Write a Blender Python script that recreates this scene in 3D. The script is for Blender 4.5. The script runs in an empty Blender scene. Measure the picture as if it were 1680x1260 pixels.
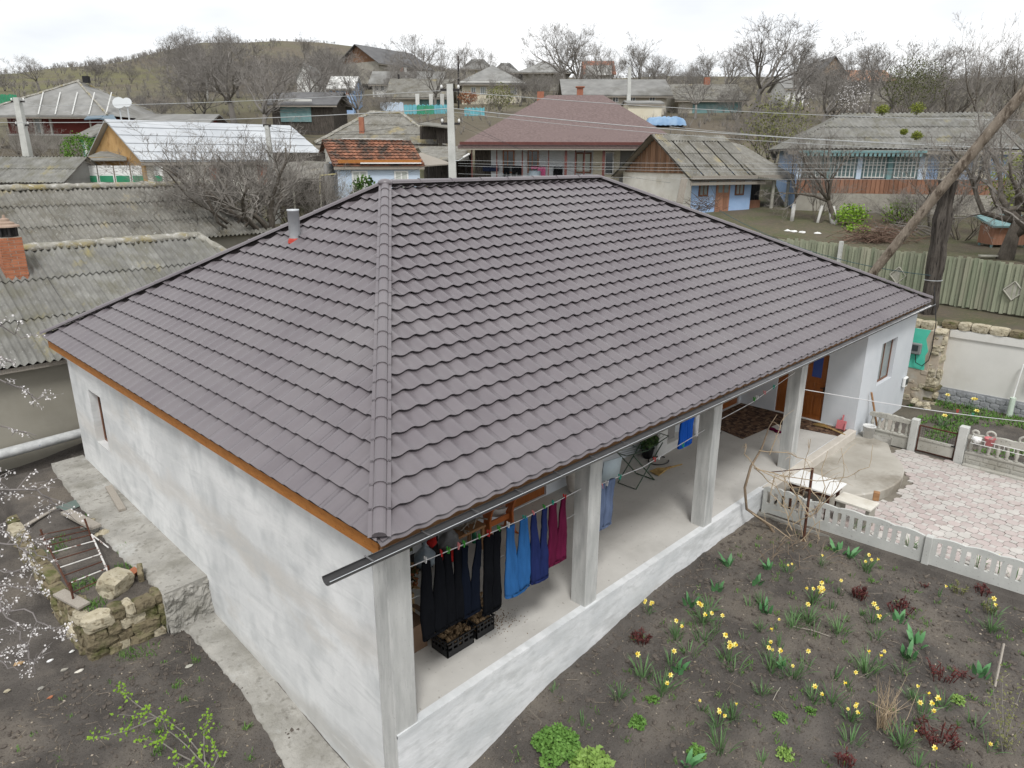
import bpy, bmesh, math, random
from mathutils import Vector, Matrix
PI = math.pi
random.seed(7)
scene = bpy.context.scene
col = scene.collection
# ------------------------------------------------------------------ camera
CX, CY, CZ = -4.27, -6.37, 7.57
YAW, PITCH, ROLL = math.radians(44.45), math.radians(-17.58), math.radians(0.2)
FPX = 1180.0
fw = Vector((math.cos(PITCH)*math.cos(YAW), math.cos(PITCH)*math.sin(YAW), math.sin(PITCH)))
r0 = Vector((math.sin(YAW), -math.cos(YAW), 0)); u0 = r0.cross(fw)
rv = r0*math.cos(ROLL)+u0*math.sin(ROLL); uv = -r0*math.sin(ROLL)+u0*math.cos(ROLL)
FH = Vector((math.cos(YAW), math.sin(YAW), 0)); RH = Vector((math.sin(YAW), -math.cos(YAW), 0))
cd = bpy.data.cameras.new('camera'); cam = bpy.data.objects.new('camera', cd); col.objects.link(cam)
cam.matrix_world = Matrix(((rv.x, uv.x, -fw.x, CX), (rv.y, uv.y, -fw.y, CY), (rv.z, uv.z, -fw.z, CZ), (0, 0, 0, 1)))
cd.sensor_width = 36; cd.lens = FPX/1680*36; cd.clip_end = 6000; cd.clip_start = 0.1
scene.camera = cam
# ------------------------------------------------------------------ sky and sun (overcast)
SUN_EL, SUN_AZ = math.radians(56), math.radians(228)      # azimuth: direction the light comes from, from +X towards +Y
world = bpy.data.worlds.new('World'); scene.world = world; world.use_nodes = True
nt = world.node_tree; nt.nodes.clear()
sky = nt.nodes.new('ShaderNodeTexSky'); sky.sky_type = 'NISHITA'; sky.sun_disc = False
sky.sun_elevation = SUN_EL; sky.sun_rotation = PI/2-SUN_AZ
tc = nt.nodes.new('ShaderNodeTexCoord'); mp = nt.nodes.new('ShaderNodeMapping'); mp.inputs['Scale'].default_value = (1, 1, 3.2)
nz = nt.nodes.new('ShaderNodeTexNoise'); nz.inputs['Scale'].default_value = 3.0; nz.inputs['Detail'].default_value = 5; nz.inputs['Roughness'].default_value = .45
rp = nt.nodes.new('ShaderNodeValToRGB')
rp.color_ramp.elements[0].position = .34; rp.color_ramp.elements[0].color = (6.7, 6.9, 7.15, 1)
rp.color_ramp.elements[1].position = .56; rp.color_ramp.elements[1].color = (9.0, 9.0, 9.0, 1)
mx = nt.nodes.new('ShaderNodeMix'); mx.data_type = 'RGBA'; mx.inputs[0].default_value = .93
bg = nt.nodes.new('ShaderNodeBackground'); bg.inputs['Strength'].default_value = .092
wo = nt.nodes.new('ShaderNodeOutputWorld')
nt.links.new(tc.outputs['Generated'], mp.inputs[0]); nt.links.new(mp.outputs[0], nz.inputs[0]); nt.links.new(nz.outputs['Fac'], rp.inputs[0])
nt.links.new(sky.outputs[0], mx.inputs[6]); nt.links.new(rp.outputs[0], mx.inputs[7]); nt.links.new(mx.outputs[2], bg.inputs[0]); nt.links.new(bg.outputs[0], wo.inputs[0])
sl = bpy.data.lights.new('sun', 'SUN'); sl.energy = 1.5; sl.angle = math.radians(14); sl.color = (1, .985, .96)
so = bpy.data.objects.new('sun', sl); col.objects.link(so)
sdir = Vector((math.cos(SUN_EL)*math.cos(SUN_AZ), math.cos(SUN_EL)*math.sin(SUN_AZ), math.sin(SUN_EL)))
so.rotation_euler = sdir.to_track_quat('Z', 'Y').to_euler(); so.location = (0, 0, 40)
vs = scene.view_settings
vs.view_transform = 'Standard'; vs.look = 'None'; vs.exposure = 0.6; vs.gamma = 1; vs.use_curve_mapping = False
scene.render.engine = 'CYCLES'
scene.cycles.max_bounces = 6; scene.cycles.transparent_max_bounces = 8

# ------------------------------------------------------------------ helpers
def V(s, d, z): return Vector((CX, CY, 0)) + FH*d + RH*s + Vector((0, 0, z))
def at(px, py, d):
    """world point seen at a pixel, d metres of ground in front of the camera"""
    a = fw*FPX + rv*(px-840) - uv*(py-630)
    return Vector((CX, CY, CZ)) + a*(d/a.dot(FH))
def lerp(x, xs, ys):
    if x <= xs[0]: return ys[0]
    for i in range(len(xs)-1):
        if x <= xs[i+1]: return ys[i]+(ys[i+1]-ys[i])*(x-xs[i])/(xs[i+1]-xs[i])
    return ys[-1]
def sstep(a, b, x):
    t = max(0, min(1, (x-a)/(b-a))); return t*t*(3-2*t)

class MB:
    def __init__(s): s.v = []; s.f = []
    def add(s, vs, fs):
        o = len(s.v); s.v += [tuple(p) for p in vs]; s.f += [tuple(i+o for i in f) for f in fs]; return s
    def quad(s, a, b, c, d): return s.add([a, b, c, d], [(0, 1, 2, 3)])
    def tri(s, a, b, c): return s.add([a, b, c], [(0, 1, 2)])
    def box(s, c, d, rz=0, rx=0, ry=0, tap=1.0):
        h = [x/2 for x in d]
        M = Matrix.Rotation(rz, 3, 'Z') @ Matrix.Rotation(ry, 3, 'Y') @ Matrix.Rotation(rx, 3, 'X')
        c = Vector(c); vs = []
        for z in (-1, 1):
            k = tap if z > 0 else 1
            for x, y in ((-1, -1), (1, -1), (1, 1), (-1, 1)): vs.append(c + M @ Vector((x*h[0]*k, y*h[1]*k, z*h[2])))
        return s.add(vs, [(0, 3, 2, 1), (4, 5, 6, 7), (0, 1, 5, 4), (1, 2, 6, 5), (2, 3, 7, 6), (3, 0, 4, 7)])
    def bb(s, x0, x1, y0, y1, z0, z1): return s.box(((x0+x1)/2, (y0+y1)/2, (z0+z1)/2), (abs(x1-x0), abs(y1-y0), abs(z1-z0)))
    def tube(s, pts, rad, n=6, caps=True):
        pts = [Vector(p) for p in pts]; m = len(pts)
        if not hasattr(rad, '__len__'): rad = [rad]*m
        o = len(s.v); up = None
        for i, p in enumerate(pts):
            t = (pts[min(i+1, m-1)]-pts[max(i-1, 0)])
            if t.length < 1e-9: t = Vector((0, 0, 1))
            t.normalize()
            if up is None:
                up = Vector((0, 0, 1)) if abs(t.z) < .9 else Vector((1, 0, 0))
            a = t.cross(up)
            if a.length < 1e-6: a = t.orthogonal()
            a.normalize(); b = a.cross(t); up = b
            for k in range(n):
                q = p + (a*math.cos(2*PI*k/n) + b*math.sin(2*PI*k/n))*rad[i]
                s.v.append((q.x, q.y, q.z))
        for i in range(m-1):
            for k in range(n):
                k2 = (k+1) % n; s.f.append((o+i*n+k, o+i*n+k2, o+(i+1)*n+k2, o+(i+1)*n+k))
        if caps and n > 2:
            s.f.append(tuple(o+k for k in range(n))[::-1]); s.f.append(tuple(o+(m-1)*n+k for k in range(n)))
        return s
    def lathe(s, prof, n=12, c=(0, 0, 0), caps=True):
        c = Vector(c); return s.tube_rings([[c+Vector((r*math.cos(2*PI*k/n), r*math.sin(2*PI*k/n), z)) for k in range(n)] for r, z in prof], caps)
    def tube_rings(s, rings, caps=True):
        o = len(s.v); n = len(rings[0])
        for r in rings: s.v += [tuple(p) for p in r]
        for i in range(len(rings)-1):
            for k in range(n):
                k2 = (k+1) % n; s.f.append((o+i*n+k, o+i*n+k2, o+(i+1)*n+k2, o+(i+1)*n+k))
        if caps:
            s.f.append(tuple(o+k for k in range(n))[::-1]); s.f.append(tuple(o+(len(rings)-1)*n+k for k in range(n)))
        return s
    def prism(s, poly, z0, z1):
        n = len(poly); vs = [(x, y, z0) for x, y in poly]+[(x, y, z1) for x, y in poly]
        return s.add(vs, [tuple(range(n))[::-1], tuple(range(n, 2*n))]+[(i, (i+1) % n, n+(i+1) % n, n+i) for i in range(n)])
    def blob(s, c, r, seed=0, nu=7, nv=5, rough=.25):
        rd = random.Random(seed); c = Vector(c); rings = []
        if not hasattr(r, '__len__'): r = (r, r, r)
        for j in range(nv+1):
            th = PI*(j+.02)/(nv+.04); ring = []
            for k in range(nu):
                ph = 2*PI*k/nu; q = 1+rd.uniform(-rough, rough)
                ring.append(c+Vector((r[0]*math.sin(th)*math.cos(ph)*q, r[1]*math.sin(th)*math.sin(ph)*q, -r[2]*math.cos(th)*q)))
            rings.append(ring)
        return s.tube_rings(rings)
    def move(s, o):
        s.v = [(x+o[0], y+o[1], z+o[2]) for x, y, z in s.v]; return s
    def mesh(s, name, smooth=False):
        me = bpy.data.meshes.new(name); me.from_pydata(s.v, [], s.f); me.update()
        if smooth: me.polygons.foreach_set('use_smooth', [True]*len(me.polygons))
        return me

def link(o, parent=None):
    col.objects.link(o)
    if parent is not None: o.parent = parent
    return o
def obj(name, mb, mat=None, parent=None, smooth=False, bevel=0, loc=None, world=False):
    """one mesh object; world=True: the shape was drawn in world space, parent stands unrotated"""
    if isinstance(mb, MB):
        if world and parent is not None:
            p = parent; off = Vector((0, 0, 0))
            while p is not None: off += p.location; p = p.parent
            mb.move(-off)
        me = mb.mesh(name, smooth)
    else: me = mb
    if mat is not None and not me.materials: me.materials.append(mat)
    o = bpy.data.objects.new(name, me); link(o, parent)
    if loc is not None: o.location = loc
    if bevel:
        m = o.modifiers.new('bevel', 'BEVEL'); m.width = bevel; m.segments = 1; m.limit_method = 'ANGLE'
    return o
def tag(o, label, cat, group=None):
    o['label'] = label; o['category'] = cat
    if group: o['group'] = group
    return o
def thing(name, label, cat, loc=(0, 0, 0), rz=0, group=None):
    o = bpy.data.objects.new(name, None); col.objects.link(o); o.empty_display_size = .3
    o.location = loc; o.rotation_euler = (0, 0, rz)
    return tag(o, label, cat, group)
def struct(name, mb, mat, **k):
    o = obj(name, mb, mat, **k); o['kind'] = 'structure'; return o
def stuff(o): o['kind'] = 'stuff'; return o
def copy_tree(o, parent=None):
    c = o.copy(); col.objects.link(c); c.parent = parent
    for ch in o.children: copy_tree(ch, c)
    return c

# ------------------------------------------------------------------ materials (world-space procedural)
MATS = {}
def mat(name, c1, c2=None, scale=3, rough=.85, bump=.15, bscale=40, stretch=(1, 1, 1), big=None, big2=None, spec=.3, metal=0, rnd=0, lo=.3, hi=.7, fine=None, coord='P', bdist=.02):
    m = bpy.data.materials.new(name); m.use_nodes = True; N = m.node_tree.nodes; L = m.node_tree.links
    b = N['Principled BSDF']; b.inputs['Roughness'].default_value = rough; b.inputs['Metallic'].default_value = metal
    b.inputs['Specular IOR Level'].default_value = spec
    if coord == 'P': pos = N.new('ShaderNodeNewGeometry').outputs['Position']
    else: pos = N.new('ShaderNodeTexCoord').outputs['Object']
    mp = N.new('ShaderNodeMapping'); mp.inputs['Scale'].default_value = stretch; L.new(pos, mp.inputs[0])
    def noise(sc, det=5, ro=.6, src=None):
        n = N.new('ShaderNodeTexNoise'); n.inputs['Scale'].default_value = sc; n.inputs['Detail'].default_value = det; n.inputs['Roughness'].default_value = ro
        L.new(src or mp.outputs[0], n.inputs[0]); return n.outputs['Fac']
    def ramp(f, a, bb_, ca=(0, 0, 0), cb=(1, 1, 1)):
        r = N.new('ShaderNodeValToRGB'); e = r.color_ramp.elements
        e[0].position = a; e[0].color = (*ca, 1); e[1].position = bb_; e[1].color = (*cb, 1); L.new(f, r.inputs[0]); return r.outputs[0]
    def mix(f, a, bb_, mode='MIX'):
        x = N.new('ShaderNodeMix'); x.data_type = 'RGBA'; x.blend_type = mode
        if isinstance(f, float): x.inputs[0].default_value = f
        else: L.new(f, x.inputs[0])
        for s_, q in ((6, a), (7, bb_)):
            if isinstance(q, tuple): x.inputs[s_].default_value = (*q, 1)
            else: L.new(q, x.inputs[s_])
        return x.outputs[2]
    c = ramp(noise(scale), lo, hi, c1, c2 or c1)
    for q in (big, big2):
        if q:   # (colour, scale, low, high[, stretch])
            src = mp.outputs[0]
            if len(q) > 4:
                m2 = N.new('ShaderNodeMapping'); m2.inputs['Scale'].default_value = q[4]; L.new(pos, m2.inputs[0]); src = m2.outputs[0]
            c = mix(ramp(noise(q[1], 6, .62, src), q[2], q[3]), c, q[0])
    if fine:    # (colour, scale, low, high) specks
        c = mix(ramp(noise(fine[1], 2, .5), fine[2], fine[3]), c, fine[0])
    if rnd:
        oi = N.new('ShaderNodeObjectInfo'); mr = N.new('ShaderNodeMapRange'); mr.inputs[3].default_value = 1-rnd; mr.inputs[4].default_value = 1+rnd
        L.new(oi.outputs['Random'], mr.inputs[0]); hs = N.new('ShaderNodeHueSaturation'); L.new(mr.outputs[0], hs.inputs['Value']); L.new(c, hs.inputs['Color']); c = hs.outputs[0]
    L.new(c, b.inputs['Base Color'])
    if bump:
        bn = N.new('ShaderNodeBump'); bn.inputs['Strength'].default_value = bump; bn.inputs['Distance'].default_value = bdist
        L.new(noise(bscale, 4), bn.inputs['Height']); L.new(bn.outputs[0], b.inputs['Normal'])
    MATS[name] = m; return m
def glass(name, c, rough=.12):
    m = mat(name, c, tuple(x*1.3 for x in c), 2, rough, 0, spec=.6); return m

def add_band(m, z0, half, colour, amount):
    '''a horizontal plaster day-joint: a ragged band of another mix round a height'''
    N = m.node_tree.nodes; L = m.node_tree.links; b = N['Principled BSDF']; src = b.inputs['Base Color'].links[0].from_socket
    g = N.new('ShaderNodeNewGeometry'); sx = N.new('ShaderNodeSeparateXYZ'); L.new(g.outputs['Position'], sx.inputs[0])
    n = N.new('ShaderNodeTexNoise'); n.inputs['Scale'].default_value = 1.1; n.inputs['Detail'].default_value = 6; L.new(g.outputs['Position'], n.inputs[0])
    a = N.new('ShaderNodeMath'); a.operation = 'MULTIPLY_ADD'; a.inputs[1].default_value = .9; L.new(n.outputs['Fac'], a.inputs[0]); L.new(sx.outputs['Z'], a.inputs[2])
    d = N.new('ShaderNodeMath'); d.operation = 'SUBTRACT'; d.inputs[1].default_value = z0+.45; L.new(a.outputs[0], d.inputs[0]); ab = N.new('ShaderNodeMath'); ab.operation = 'ABSOLUTE'; L.new(d.outputs[0], ab.inputs[0])
    r = N.new('ShaderNodeMapRange'); r.inputs[1].default_value = half; r.inputs[2].default_value = half*.35; r.inputs[3].default_value = 0; r.inputs[4].default_value = amount; L.new(ab.outputs[0], r.inputs[0])
    x = N.new('ShaderNodeMix'); x.data_type = 'RGBA'; L.new(r.outputs[0], x.inputs[0]); L.new(src, x.inputs[6]); x.inputs[7].default_value = (*colour, 1); L.new(x.outputs[2], b.inputs['Base Color'])
def add_streaks(m, colour, amount, ang=.6, sc=1.6):
    '''trowel strokes: long slanted smears of thinner lime coat'''
    N = m.node_tree.nodes; L = m.node_tree.links; b = N['Principled BSDF']; src = b.inputs['Base Color'].links[0].from_socket
    g = N.new('ShaderNodeNewGeometry'); mp = N.new('ShaderNodeMapping'); mp.inputs['Rotation'].default_value = (ang, .25, .3); mp.inputs['Scale'].default_value = (1, .55, 3.2); L.new(g.outputs['Position'], mp.inputs[0])
    n = N.new('ShaderNodeTexNoise'); n.inputs['Scale'].default_value = sc; n.inputs['Detail'].default_value = 9; n.inputs['Roughness'].default_value = .72; n.inputs['Distortion'].default_value = .6; L.new(mp.outputs[0], n.inputs[0])
    r = N.new('ShaderNodeMapRange'); r.inputs[1].default_value = .50; r.inputs[2].default_value = .66; r.inputs[4].default_value = amount; L.new(n.outputs['Fac'], r.inputs[0])
    x = N.new('ShaderNodeMix'); x.data_type = 'RGBA'; L.new(r.outputs[0], x.inputs[0]); L.new(src, x.inputs[6]); x.inputs[7].default_value = (*colour, 1); L.new(x.outputs[2], b.inputs['Base Color'])
M = {}
M['tile'] = mat('roof_metal', (.125, .109, .118), (.147, .130, .138), 1.3, .36, .02, 300, spec=.6, rnd=.04, big=((.165, .150, .155), .35, .45, .75), fine=((.27, .25, .25), 60, .76, .82))
M['deck'] = mat('roof_deck', (.03, .025, .025), None, 3, .9, 0)
M['plaster'] = mat('white_plaster', (.56, .57, .568), (.755, .76, .752), .75, .9, .25, 14, lo=.32, hi=.62, stretch=(1, 1, .7),
                   big=((.50, .515, .515), 1.5, .54, .80, (1, 1, .6)), big2=((.55, .525, .48), .42, .58, .74, (.6, .8, 1.5)), fine=((.50, .515, .515), 2.3, .50, .78))
add_band(M['plaster'], 1.18, .34, (.585, .56, .52), .6); add_band(M['plaster'], -1.25, .42, (.40, .385, .35), .55)
M['plinth'] = mat('plinth_plaster', (.54, .56, .565), (.76, .77, .775), .9, .9, .25, 14, lo=.35, hi=.6, stretch=(.7, .7, 1.6),
                  big=((.42, .43, .42), 1.3, .54, .74, (.5, .5, 1.6)), big2=((.50, .46, .40), .5, .60, .74, (.5, .5, 2)), fine=((.55, .565, .565), 5, .52, .72))
add_streaks(M['plaster'], (.49, .50, .497), .5, 1.25, 1.2); add_streaks(M['plaster'], (.80, .80, .79), .45, .9, .8); add_streaks(M['plinth'], (.50, .51, .50), .5, .6, 2.4); add_streaks(M['plinth'], (.78, .78, .77), .3, -.5, 1.2)
M['wallgrey'] = mat('pale_grey_wall', (.54, .57, .60), (.62, .645, .67), 1.2, .9, .1, 30, big=((.55, .57, .60), .6, .55, .75))
M['concrete'] = mat('concrete', (.40, .395, .375), (.53, .52, .495), 1.8, .9, .25, 60, big=((.33, .325, .305), .7, .54, .74), fine=((.28, .27, .25), 30, .66, .74))
M['floor'] = mat('concrete_floor', (.45, .435, .405), (.55, .535, .50), .9, .85, .12, 50, big=((.38, .365, .335), .5, .52, .72), fine=((.33, .31, .28), 14, .66, .75))
M['column'] = mat('board_cast_concrete', (.40, .405, .39), (.56, .56, .54), 2.5, .9, .25, 50, stretch=(3, 3, .5), big=((.33, .335, .325), 1.2, .52, .7), fine=((.25, .25, .24), 30, .68, .74))
M['sidewalk'] = mat('old_concrete_walk', (.27, .26, .235), (.40, .385, .35), 1.9, .95, .6, 18, big=((.23, .22, .19), 1.3, .48, .66), big2=((.46, .46, .44), .8, .58, .72), fine=((.21, .20, .175), 9, .56, .72), bdist=.04)
M['curb'] = mat('beige_curb', (.50, .46, .40), (.60, .56, .50), 2, .9, .2, 40)
M['fascia'] = mat('orange_stained_board', (.33, .125, .028), (.45, .19, .05), 3, .55, .15, 30, stretch=(2, 2, 8), fine=((.12, .05, .02), 9, .64, .74), rnd=.08)
M['beam'] = mat('brown_timber', (.25, .13, .06), (.37, .205, .10), 4, .75, .2, 40, stretch=(1, 1, 6))
M['beamdark'] = mat('dark_brown_board', (.10, .05, .028), (.17, .09, .05), 4, .75, .2, 40)
M['soffit'] = mat('raw_board', (.30, .22, .14), (.40, .30, .20), 4, .8, .2, 40, stretch=(.6, 6, 1))
M['gutter'] = mat('dark_grey_steel', (.10, .098, .099), (.125, .122, .123), 2, .3, 0, spec=.6, metal=.25)
M['galv'] = mat('galvanised_steel', (.46, .49, .505), (.58, .60, .615), 5, .35, .05, 40, metal=.1, spec=.6)
M['redseal'] = mat('red_sealant', (.35, .03, .02), (.45, .05, .03), 10, .5, .2)
M['door'] = mat('varnished_door', (.20, .060, .012), (.30, .10, .022), 3, .35, .1, 40, stretch=(6, 6, .6), spec=.5)
M['orangewood'] = mat('orange_varnished_wood', (.36, .10, .025), (.44, .135, .035), 3, .35, .05, 40, stretch=(1, 1, .5), spec=.5)
M['winframe'] = mat('brown_window_frame', (.14, .062, .035), (.20, .09, .05), 3, .5, .1)
M['glass'] = glass('window_glass', (.045, .055, .06))
M['glassgrey'] = glass('pale_window_glass', (.20, .23, .23), .2)
M['white'] = mat('white_paint', (.72, .72, .70), (.80, .80, .78), 3, .6, .05)
M['black'] = mat('black_plastic', (.012, .012, .013), (.02, .02, .022), 5, .45, .1)
M['darkmetal'] = mat('dark_metal', (.03, .028, .028), (.05, .045, .045), 5, .5, .1, metal=.4)
M['rust'] = mat('rusty_iron', (.055, .022, .015), (.12, .05, .03), 14, .85, .3)
M['rope'] = mat('clothes_line', (.62, .62, .62), None, 3, .7, 0)
M['soil'] = None
M['slate'] = mat('asbestos_slate', (.14, .137, .124), (.235, .232, .213), 2.2, .95, .5, 30, lo=.3, hi=.7, big=((.145, .14, .112), 1.3, .48, .66), big2=((.26, .225, .10), .8, .60, .76), fine=((.33, .33, .31), 11, .66, .80), rnd=.10)
M['slate2'] = mat('old_slate', (.14, .134, .116), (.23, .222, .198), 2.4, .95, .5, 30, big=((.12, .11, .085), 1.1, .48, .66), big2=((.27, .22, .10), .6, .60, .76), rnd=.12, fine=((.36, .355, .335), 11, .63, .76))
M['slatefar'] = mat('far_slate', (.17, .168, .16), (.27, .268, .255), .8, .95, 0, big=((.13, .125, .11), .3, .5, .7), rnd=.08)
M['slatedark'] = mat('dark_slate', (.105, .105, .108), (.16, .158, .158), .8, .9, 0, rnd=.06)
M['mortar'] = mat('ridge_mortar', (.20, .19, .155), (.37, .355, .315), 3.5, .95, .8, 18, big=((.28, .23, .10), 1.4, .52, .68), fine=((.46, .45, .42), 7, .6, .7), bdist=.06)
M['tanwall'] = mat('tan_render', (.28, .262, .215), (.34, .32, .27), .8, .95, .1, 30, big=((.235, .22, .185), .5, .5, .75), big2=((.19, .155, .11), .9, .66, .8))
M['brick'] = mat('orange_brick', (.34, .125, .065), (.45, .185, .10), 6, .9, .3, 60, rnd=.18, fine=((.16, .08, .05), 20, .62, .72))
M['brickmortar'] = mat('brick_mortar', (.30, .27, .22), (.38, .35, .30), 8, .95, .3)
# ------------------------------------------------------------------ terrain
import mathutils
def fbm(x, y, z=0, o=4):
    return mathutils.noise.fractal(Vector((x, y, z)), 1.0, 2.0, o)
def fence_x(y): return 25.8+(y+1.3)*.196
def zl(y): return lerp(y, [-12, 0, 2.2, 3.9, 6.5, 9, 12, 15.4], [-2.0, -1.62, -1.47, -1.22, -1.06, -.85, -.55, -.35])
def zg(x, y):
    return lerp(x, [-8, 0, 1.6, 3.5, 5.2, 6.4, 8, 11], [-1.95, -1.62, -1.47, -1.02, -.82, -.68, -.60, -.60])
def ground(x, y):
    dx, dy = x-CX, y-CY
    d = dx*FH.x+dy*FH.y; s = dx*RH.x+dy*RH.y
    if x < 22.6 and y < 15.4 and x > -14 and y > -16 and not (y > .6 and x > 21.6):
        if x < .3 and y > .3:
            if y > 6.62 and x > -1.72: z = lerp(y, [6.5, 8, 13.6], [-.30, -.24, -.12])
            else: z = zl(y)
            if y > 14.1: z = -.12-.65*sstep(14.1, 14.5, y)
            return z + .035*fbm(x*2.0, y*2.0)+.020*fbm(x*6, y*6, 2, 3)
        if y < .3 and x < 10.98:
            z = zg(x, y) if x > .3 else min(zl(y), zg(x, y))
            return z + .035*fbm(x*2.0, y*2.0)+.022*fbm(x*6, y*6, 2, 3)
        if y < .3 and x < 17.4: return -.50
        if y < .6 and x >= 17.4: return -.36+.03*fbm(x*2, y*2)
        return -.45
    if y < 1.5 and x < 22.95: return -.36
    far = lerp(d, [0, 14, 18, 22, 26, 34, 40, 46, 54, 66, 82, 96, 130, 200, 300, 345, 520, 1000, 3000],
                  [-2, -.8, -.4, .6, 1.6, 2.8, 4.2, 5.0, 6.8, 9.8, 12.0, 13.2, 17.3, 25.5, 37, 38.5, 25, 15, 15])
    far -= 2.4*sstep(-8, -22, s)*sstep(46, 66, d)*(1-sstep(85, 115, d))
    if d < 60 and s > 4:
        k = sstep(4, 9, s)
        if x < fence_x(y)+.5: q = 2.22+.01*(d-22)
        else: q = lerp(d, [20, 25, 34, 39.5, 46, 60], [3.8, 3.85, 4.05, 4.7, 5.1, 8.2])
        far = far*(1-k)+q*k
    far += 12.5*math.exp(-(abs(s+88)/54)**2.4-((d-305)/85)**2)
    far -= 6.5*sstep(-115, -215, s)*sstep(120, 260, d)
    if d > 46: far += (.25+min(1.2, d/250))*fbm(x*.03, y*.03, 3)*min(1, (d-46)/40)
    return far + .05*fbm(x*.5, y*.5, 1)
def axis(a, b, st, lo, hi):
    xs = [a+i*st for i in range(int(round((b-a)/st))+1)]
    s_, x = st, b
    while x < hi: s_ = min(s_*1.13, 60); x += s_; xs.append(x)
    s_, x = st, a
    while x > lo: s_ = min(s_*1.13, 60); x -= s_; xs.insert(0, x)
    return xs
gx = axis(-4, 11.2, .075, -700, 2200); gy = axis(-7.2, 15.6, .075, -700, 2200)
gx = sorted(set(gx+[10.97, 10.99, 17.39, 17.41, 22.59, 22.61, 22.94, 22.96, 21.59, 21.61]+[23+.25*k for k in range(30)])); gy = sorted(set(gy+[.29, .31]))
nx, ny = len(gx), len(gy)
gm = MB(); gm.v = [(x, y, ground(x, y)) for y in gy for x in gx]
gm.f = [(j*nx+i, j*nx+i+1, (j+1)*nx+i+1, (j+1)*nx+i) for j in range(ny-1) for i in range(nx-1)]
def soil_mat():
    m = bpy.data.materials.new('soil_and_grass'); m.use_nodes = True; N = m.node_tree.nodes; L = m.node_tree.links
    b = N['Principled BSDF']; b.inputs['Roughness'].default_value = .95; b.inputs['Specular IOR Level'].default_value = .15
    g = N.new('ShaderNodeNewGeometry'); P = g.outputs['Position']
    def noise(sc, det=6, ro=.6):
        n = N.new('ShaderNodeTexNoise'); n.inputs['Scale'].default_value = sc; n.inputs['Detail'].default_value = det; n.inputs['Roughness'].default_value = ro; L.new(P, n.inputs[0]); return n.outputs['Fac']
    def ramp(f, a, bb_, ca=(0, 0, 0), cb=(1, 1, 1)):
        r = N.new('ShaderNodeValToRGB'); e = r.color_ramp.elements; e[0].position = a; e[0].color = (*ca, 1); e[1].position = bb_; e[1].color = (*cb, 1); L.new(f, r.inputs[0]); return r.outputs[0]
    def mix(f, a, bb_):
        x = N.new('ShaderNodeMix'); x.data_type = 'RGBA'; L.new(f, x.inputs[0])
        for k, q in ((6, a), (7, bb_)):
            if isinstance(q, tuple): x.inputs[k].default_value = (*q, 1)
            else: L.new(q, x.inputs[k])
        return x.outputs[2]
    soil = ramp(noise(1.1), .3, .7, (.078, .070, .063), (.148, .133, .119))
    soil = mix(ramp(noise(.55), .48, .68), soil, (.18, .157, .13))
    soil = mix(ramp(noise(38, 3), .58, .70), soil, (.055, .045, .038))
    soil = mix(ramp(noise(55, 2), .70, .74), soil, (.28, .25, .21))
    yard = ramp(noise(.5), .35, .65, (.13, .11, .086), (.10, .108, .055))
    yard = mix(ramp(noise(6), .5, .7), yard, (.16, .13, .09))
    grass = ramp(noise(.05, 8), .35, .68, (.125, .105, .08), (.125, .12, .072))
    grass = mix(ramp(noise(.6, 4), .5, .75), grass, (.165, .145, .112))
    grass = mix(ramp(noise(.018, 5), .50, .66), grass, (.10, .083, .064))
    ds = N.new('ShaderNodeVectorMath'); ds.operation = 'DISTANCE'; ds.inputs[1].default_value = V(-118, 165, 20); L.new(P, ds.inputs[0])
    fr = N.new('ShaderNodeMapRange'); fr.inputs[1].default_value = 62; fr.inputs[2].default_value = 40; L.new(ds.outputs['Value'], fr.inputs[0])
    mu = N.new('ShaderNodeMath'); mu.operation = 'MULTIPLY'; L.new(fr.outputs[0], mu.inputs[0]); L.new(ramp(noise(.09, 4), .35, .6), mu.inputs[1])
    grass = mix(mu.outputs[0], grass, (.135, .13, .065))
    dp = N.new('ShaderNodeVectorMath'); dp.operation = 'DOT_PRODUCT'; dp.inputs[1].default_value = FH; L.new(P, dp.inputs[0])
    d0 = CX*FH.x+CY*FH.y
    def dist(a, bb_):
        r = N.new('ShaderNodeMapRange'); r.inputs[1].default_value = a+d0; r.inputs[2].default_value = bb_+d0; L.new(dp.outputs['Value'], r.inputs[0]); return r.outputs[0]
    c = mix(dist(21, 24), soil, yard); c = mix(dist(52, 62), c, grass)
    L.new(c, b.inputs['Base Color'])
    bn = N.new('ShaderNodeBump'); bn.inputs['Strength'].default_value = 1.0; bn.inputs['Distance'].default_value = .05; L.new(noise(17, 8, .72), bn.inputs['Height']); L.new(bn.outputs[0], b.inputs['Normal'])
    return m
M['soil'] = soil_mat()
struct('ground', gm, M['soil'], smooth=True)
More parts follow.
